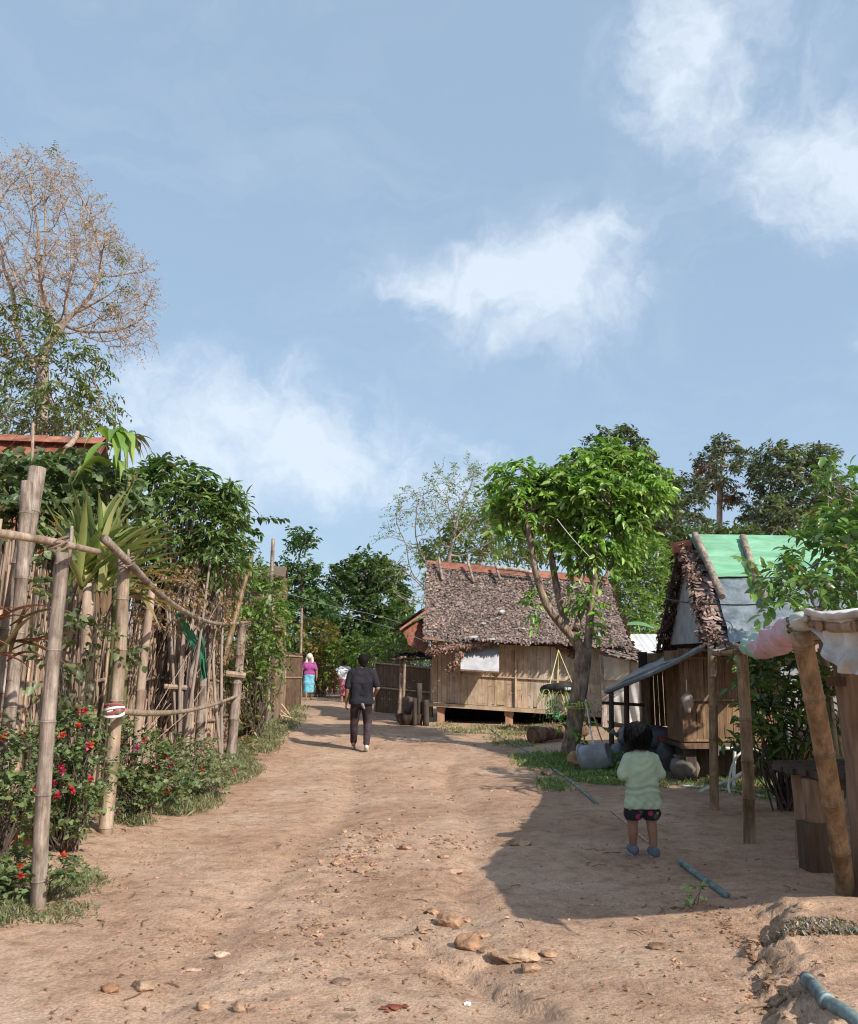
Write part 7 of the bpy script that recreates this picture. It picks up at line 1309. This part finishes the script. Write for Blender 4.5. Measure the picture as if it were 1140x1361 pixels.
def child():
    p = G(857, 1137); k = 1.03; t = thing('person', 'small child in a pale green shirt and patterned shorts standing in the shade', 'person', p); Fm = frame(p, .05)
    hl, hr = np.array([-.06, 0, .44]), np.array([.062, 0, .44]); kl, kr = np.array([-.085, .02, .25]), np.array([.062, .0, .25]); fl, fr = np.array([-.082, .04, .06]), np.array([.062, -.04, .055])
    sl_, sr = np.array([-.108, .0, .745]), np.array([.105, .0, .74]); el, er = np.array([-.158, -.005, .61]), np.array([.153, -.005, .61]); wl, wr = np.array([-.07, .13, .60]), np.array([.07, .13, .60]); hc = np.array([-.015, .02, .905]); s_ = .20
    c = headcaps(hc, s_) + [((0, -.005, .76), (-.01, .01, .83), .045, .042), ((-.04, 0, .68), (.04, 0, .68), .07, .07), ((-.03, 0, .52), (.03, 0, .52), .07, .07), ((0, 0, .5), (0, 0, .72), .07, .07), ((-.07, 0, .745), (.07, 0, .745), .042, .042)]
    for a, b, d_, e in ((sl_, el, wl, -1), (sr, er, wr, 1)): c += [(a, b, .036, .030), (b, d_, .029, .022)]; hand(c, d_, d_ - b, .01, -e, .8, .68, (0, .2, 1))
    for a, b, d_ in ((hl, kl, fl), (hr, kr, fr)): c += [(a, b, .062, .043), (b, b + (d_ - b) * .35 + [0, -.008, 0], .041, .040), (b + (d_ - b) * .35 + [0, -.008, 0], d_, .040, .027), (d_, d_ + [0, .09, -.03], .028, .022)]
    skinobj('body', c, .0048, [M['skin'], M['skindark'], M['lip']], t, Fm, fmat=facemat(hc, s_), smooth=2)
    hair_ = skinobj('hair', [(hc + [0, -.028, .038], hc + [0, .01, .042], .097, .092), (hc + [-.045, -.035, .0], hc + [-.05, -.028, -.045], .066, .052), (hc + [.045, -.035, .0], hc + [.05, -.028, -.045], .066, .052), (hc + [0, -.05, -.0], hc + [0, -.052, -.05], .062, .05), (hc + [-.03, .04, .065], hc + [.03, .04, .065], .055, .055)], .005, M['hair'], t, Fm, smooth=5, wr=.0015, wf=70, clampz=hc[2] - .085)
    strands(COL.objects[hair_.name], Fm, hc + [0, -.018, .03], .108, 2600, 5, .05, -.8)
    sh = [((-.040, 0, .70), (-.050, 0, .42), .084, .088), ((.040, 0, .70), (.050, 0, .42), .084, .088), ((0, 0, .70), (0, 0, .42), .088, .092), ((-.064, .0, .40), (.064, 0, .385), .090, .090), ((-.085, 0, .748), (.085, 0, .745), .05, .05), ((-.03, -.01, .765), (.03, -.01, .765), .052, .052)]
    for a, b in ((sl_, el), (sr, er)): sh.append((a, a + (b - a) * .92, .046, .050))
    def fold(V, Nn):
        x, y, z = V[:, 0], V[:, 1], V[:, 2]; gz = .515 + .012 * np.sin(x * 22 + .5)
        w = -.009 * np.exp(-((z - gz) / .010) ** 2) + .007 * np.exp(-((z - gz + .022) / .014) ** 2) + .005 * np.exp(-((z - gz - .03) / .012) ** 2)
        w = w + .0022 * np.sin((x * .9 + (z - .5) * .55) * 95 + 2 * np.sin(z * 30)) * sstep(.50, .44, z) + .004 * np.sin(x * 80 + 2.5 * np.sin(z * 26)) * sstep(.50, .40, z)
        rr = np.sqrt((x * 1.0) ** 2 + (z - .80) ** 2); w = w + .0028 * np.sin(rr * 105 + 2 * x * 20) * np.exp(-((rr - .10) / .05) ** 2) * (y < 0)
        return w + .0022 * np.sin(x * 46 - z * 70) * sstep(.52, .60, z) * sstep(.72, .64, z)
    skinobj('shirt', sh, .006, cl_sage, t, Fm, smooth=6, wr=.004, wf=9, seed=4, clampz=.362, dispf=fold)
    so = [((-.04, 0, .40), (.04, 0, .40), .082, .082)]
    for a, b in ((hl, kl), (hr, kr)): so.append((a + [0, 0, -.03], a + (b - a) * .62, .072, .078))
    skinobj('shorts', so, .006, shorts_mat(), t, Fm, smooth=3, wr=.006, wf=16, clampz=.272)
    for a in (fl, fr):
        so = []; simple_shoe(so, a + [0, -.005, .005], (0, 1, -.02), .80); so.append((a + [0, -.02, -.022], a + [0, .05, -.02], .043, .04)); cg = skinobj('clog', so, .005, M['clogblue'], t, Fm, smooth=2); q = a + [0, .03, -.052]; skinobj('sole', [(q + [x_, -.055, 0], q + [x_, .075, 0], .020, .018) for x_ in (-.018, 0, .018)], .005, M['hose2'], cg, Fm, smooth=1); skinobj('strap', [(q + [-.036, -.01, .035], q + [0, -.045, .055], .008, .008), (q + [.036, -.01, .035], q + [0, -.045, .055], .008, .008)], .004, M['rubber'], cg, Fm, smooth=1)
child()
def villager(label, p, ang, H, skirt, top, hairc=None, scarf=False, sit=False, arms=0.0):
    t = thing('person', label, 'person', p); Fm = frame(p, ang); k = H / 1.6; A = lambda *v: np.array(v, float) * k; hc = A(0, .02, 1.48); s_ = .22 * k; z = -.38 * k if sit else 0
    o = np.array([0, 0, z]); c = headcaps(hc + o, s_) + [(A(0, 0, 1.3) + o, A(0, .01, 1.4) + o, .055 * k, .05 * k), (A(-.07, 0, 1.18) + o, A(.07, 0, 1.18) + o, .11 * k, .11 * k), (A(-.07, 0, .9) + o, A(.07, 0, .9) + o, .115 * k, .115 * k), (A(0, 0, .85) + o, A(0, 0, 1.2) + o, .11 * k, .11 * k), (A(-.12, 0, 1.28) + o, A(.12, 0, 1.28) + o, .06 * k, .06 * k)]
    for e in (-1, 1):
        a, b, w = A(e * .165, 0, 1.27) + o, A(e * (.22 + arms), -.02, 1.02) + o, A(e * (.215 + arms * 1.3), .05, .79) + o; c += [(a, b, .045 * k, .037 * k), (b, w, .036 * k, .026 * k)]; hand(c, w, w - b, .01, -e, .5, k * .95)
        if sit: c += [(A(e * .09, 0, .86) + o, A(e * .15, .36, .50), .075 * k, .055 * k), (A(e * .15, .36, .50), A(e * .12, .30, .06), .05 * k, .036 * k), (A(e * .12, .30, .05), A(e * .12, .44, .03), .036 * k, .03 * k)]
        else: y = .10 * e; c += [(A(e * .085, 0, .85), A(e * .09, .05, .45), .08 * k, .055 * k), (A(e * .09, .05, .45), A(e * .085, y, .07), .05 * k, .034 * k), (A(e * .085, y - .03, .04), A(e * .09, y + .12, .03), .036 * k, .03 * k)]
    skinobj('body', c, .008, [M['skin'], M['skindark'], M['lip']], t, Fm, fmat=facemat(hc + o, s_), smooth=2)
    hh = hc + o; skinobj('hair', [(hh + [0, -.03 * k, .035 * k], hh + [0, .01, .04 * k], .096 * k, .09 * k), (hh + [0, -.05 * k, -.01], hh + [0, -.05 * k, -.05 * k], .075 * k, .06 * k)], .008, M['hair'], t, Fm, smooth=2)
    tp = [(A(-.085, 0, 1.15) + o, A(.085, 0, 1.15) + o, .128 * k, .128 * k), (A(-.08, 0, .92) + o, A(.08, 0, .92) + o, .128 * k, .128 * k), (A(0, 0, .9) + o, A(0, 0, 1.2) + o, .13 * k, .12 * k), (A(-.14, 0, 1.28) + o, A(.14, 0, 1.28) + o, .07 * k, .07 * k)]
    for e in (-1, 1): a, b = A(e * .165, 0, 1.27) + o, A(e * (.22 + arms), -.02, 1.02) + o; tp.append((a, a + (b - a) * .8, .07 * k, .065 * k))
    skinobj('blouse', tp, .011, top, t, Fm, smooth=3, wr=.008, wf=12, clampz=.82 * k + z)
    if sit: lg = [(A(-.1, .05, .5), A(.1, .05, .5), .14 * k, .14 * k), (A(-.12, .34, .46), A(.12, .34, .46), .09 * k, .09 * k), (A(0, 0, .5), A(0, .34, .44), .15 * k, .12 * k), (A(-.1, .32, .4), A(-.1, .3, .15), .09 * k, .08 * k), (A(.1, .32, .4), A(.1, .3, .15), .09 * k, .08 * k)]
    else: lg = [(A(-.07, 0, .86), A(.07, 0, .86), .125 * k, .125 * k), (A(-.075, 0, .6), A(.075, .02, .6), .125 * k, .125 * k), (A(-.07, .0, .32), (A(.075, .02, .32)), .105 * k, .105 * k), (A(-.06, 0, .3), A(-.08, 0, .85), .11 * k, .12 * k), (A(.06, .02, .3), A(.08, 0, .85), .11 * k, .12 * k)]
    skinobj('sarong', lg, .011, skirt, t, Fm, smooth=3, wr=.010, wf=10, clampz=None if sit else .26 * k)
    if scarf:
        sc = [(hh + [0, -.03 * k, .05 * k], hh + [0, .01, .05 * k], .115 * k, .105 * k), (hh + [-.09 * k, -.02, 0], hh + [-.10 * k, 0, -.16 * k], .05 * k, .05 * k), (hh + [.09 * k, -.02, 0], hh + [.10 * k, 0, -.16 * k], .05 * k, .05 * k), (hh + [0, -.07 * k, 0], hh + [0, -.06 * k, -.14 * k], .08 * k, .07 * k)]
        skinobj('head_scarf', sc, .009, M['tarpwhite'], t, Fm, smooth=2, wr=.006, wf=20)
def cm(n, a, b=None, sc=12, **k): return mat(n, a, b or tuple(v * .7 for v in a), sc, .9, .2, 40, **k)
villager('person with a white head scarf, purple blouse and turquoise wrap skirt', GY(411, 30.5), PI + .1, 1.56, cm('turquoise_print', (.06, .45, .50), (.45, .42, .48), 14, c3=(.10, .42, .55)), cm('purple_cloth', (.25, .035, .24), (.35, .10, .20), 18), scarf=True, arms=.04)
villager('person in a pale shirt and red patterned wrap skirt walking away', GY(458, 29.5), .1, 1.42, cm('red_print', (.28, .03, .06), (.40, .18, .2), 14), cm('pale_cloth', (.50, .50, .55), (.68, .68, .70), 6))
villager('distant person in white and black standing at the end of the road', GY(430, 37.5), PI * .8, 1.30, cm('black_print', (.02, .02, .03)), cm('white_cloth', (.60, .60, .64), (.3, .3, .34), 9))
villager('distant person in a red top sitting at the end of the road', GY(440, 37.0), PI * 1.1, 1.50, cm('brown_print', (.20, .08, .06)), cm('red_cloth', (.50, .05, .03), (.42, .08, .05), 9), sit=True)
b = GY(440, 37.12); s = MB(); beam(s, b + [-.5, 0, .40], b + [.6, 0, .40], .3, .05, up=(0, 0, 1))
for dx in (-.42, .52): beam(s, b + [dx, 0, 0], b + [dx, 0, .39], .06, .06, up=(0, 1, 0))
o = s.build('seat_plank', M['wood'], None, base=b); tag(o, 'low plank bench under the distant person in red', 'bench')
g = rng(201); s = MB(); n = 5200; X = g.uniform(-60, 75, n); Yd = g.uniform(66, 74, n); zt = 3.2 + 1.6 * fbm(X * .12, X * 0, 3, 9); O = np.stack([X, Yd, .9 + g.uniform(0, 1, n) * zt], 1)
sprays(s, O, g.normal(0, 1, (n, 3)) + [0, -.4, .3], g, L=1.0, nl=7, ll=.5, lw=.25, droop=.3, base=(.06, .095, .04), svar=.4); o = s.build('far_woods', M['leaf']); tag(o, 'low band of distant greenery behind the village', 'woods', kind='stuff')
# ================================================================ haze in the air
hz = MB(); box(hz, (-300, -70, -1.5), (300, 430, 60)); m, N, L, bs = newmat('haze_air'); N.remove(bs); pv = N.new('ShaderNodeVolumePrincipled'); pv.inputs['Density'].default_value = 0.0022; pv.inputs['Color'].default_value = (.80, .88, 1, 1); pv.inputs['Anisotropy'].default_value = 0.3
L.new(pv.outputs[0], N['Material Output'].inputs['Volume'])
if HAZE: o = hz.build('haze', m); tag(o, kind='stuff'); tag(o, 'thin bluish haze hanging in the distance', 'haze')
# drop helper properties
for o in bpy.data.objects:
    if '_o' in o.keys(): del o['_o']
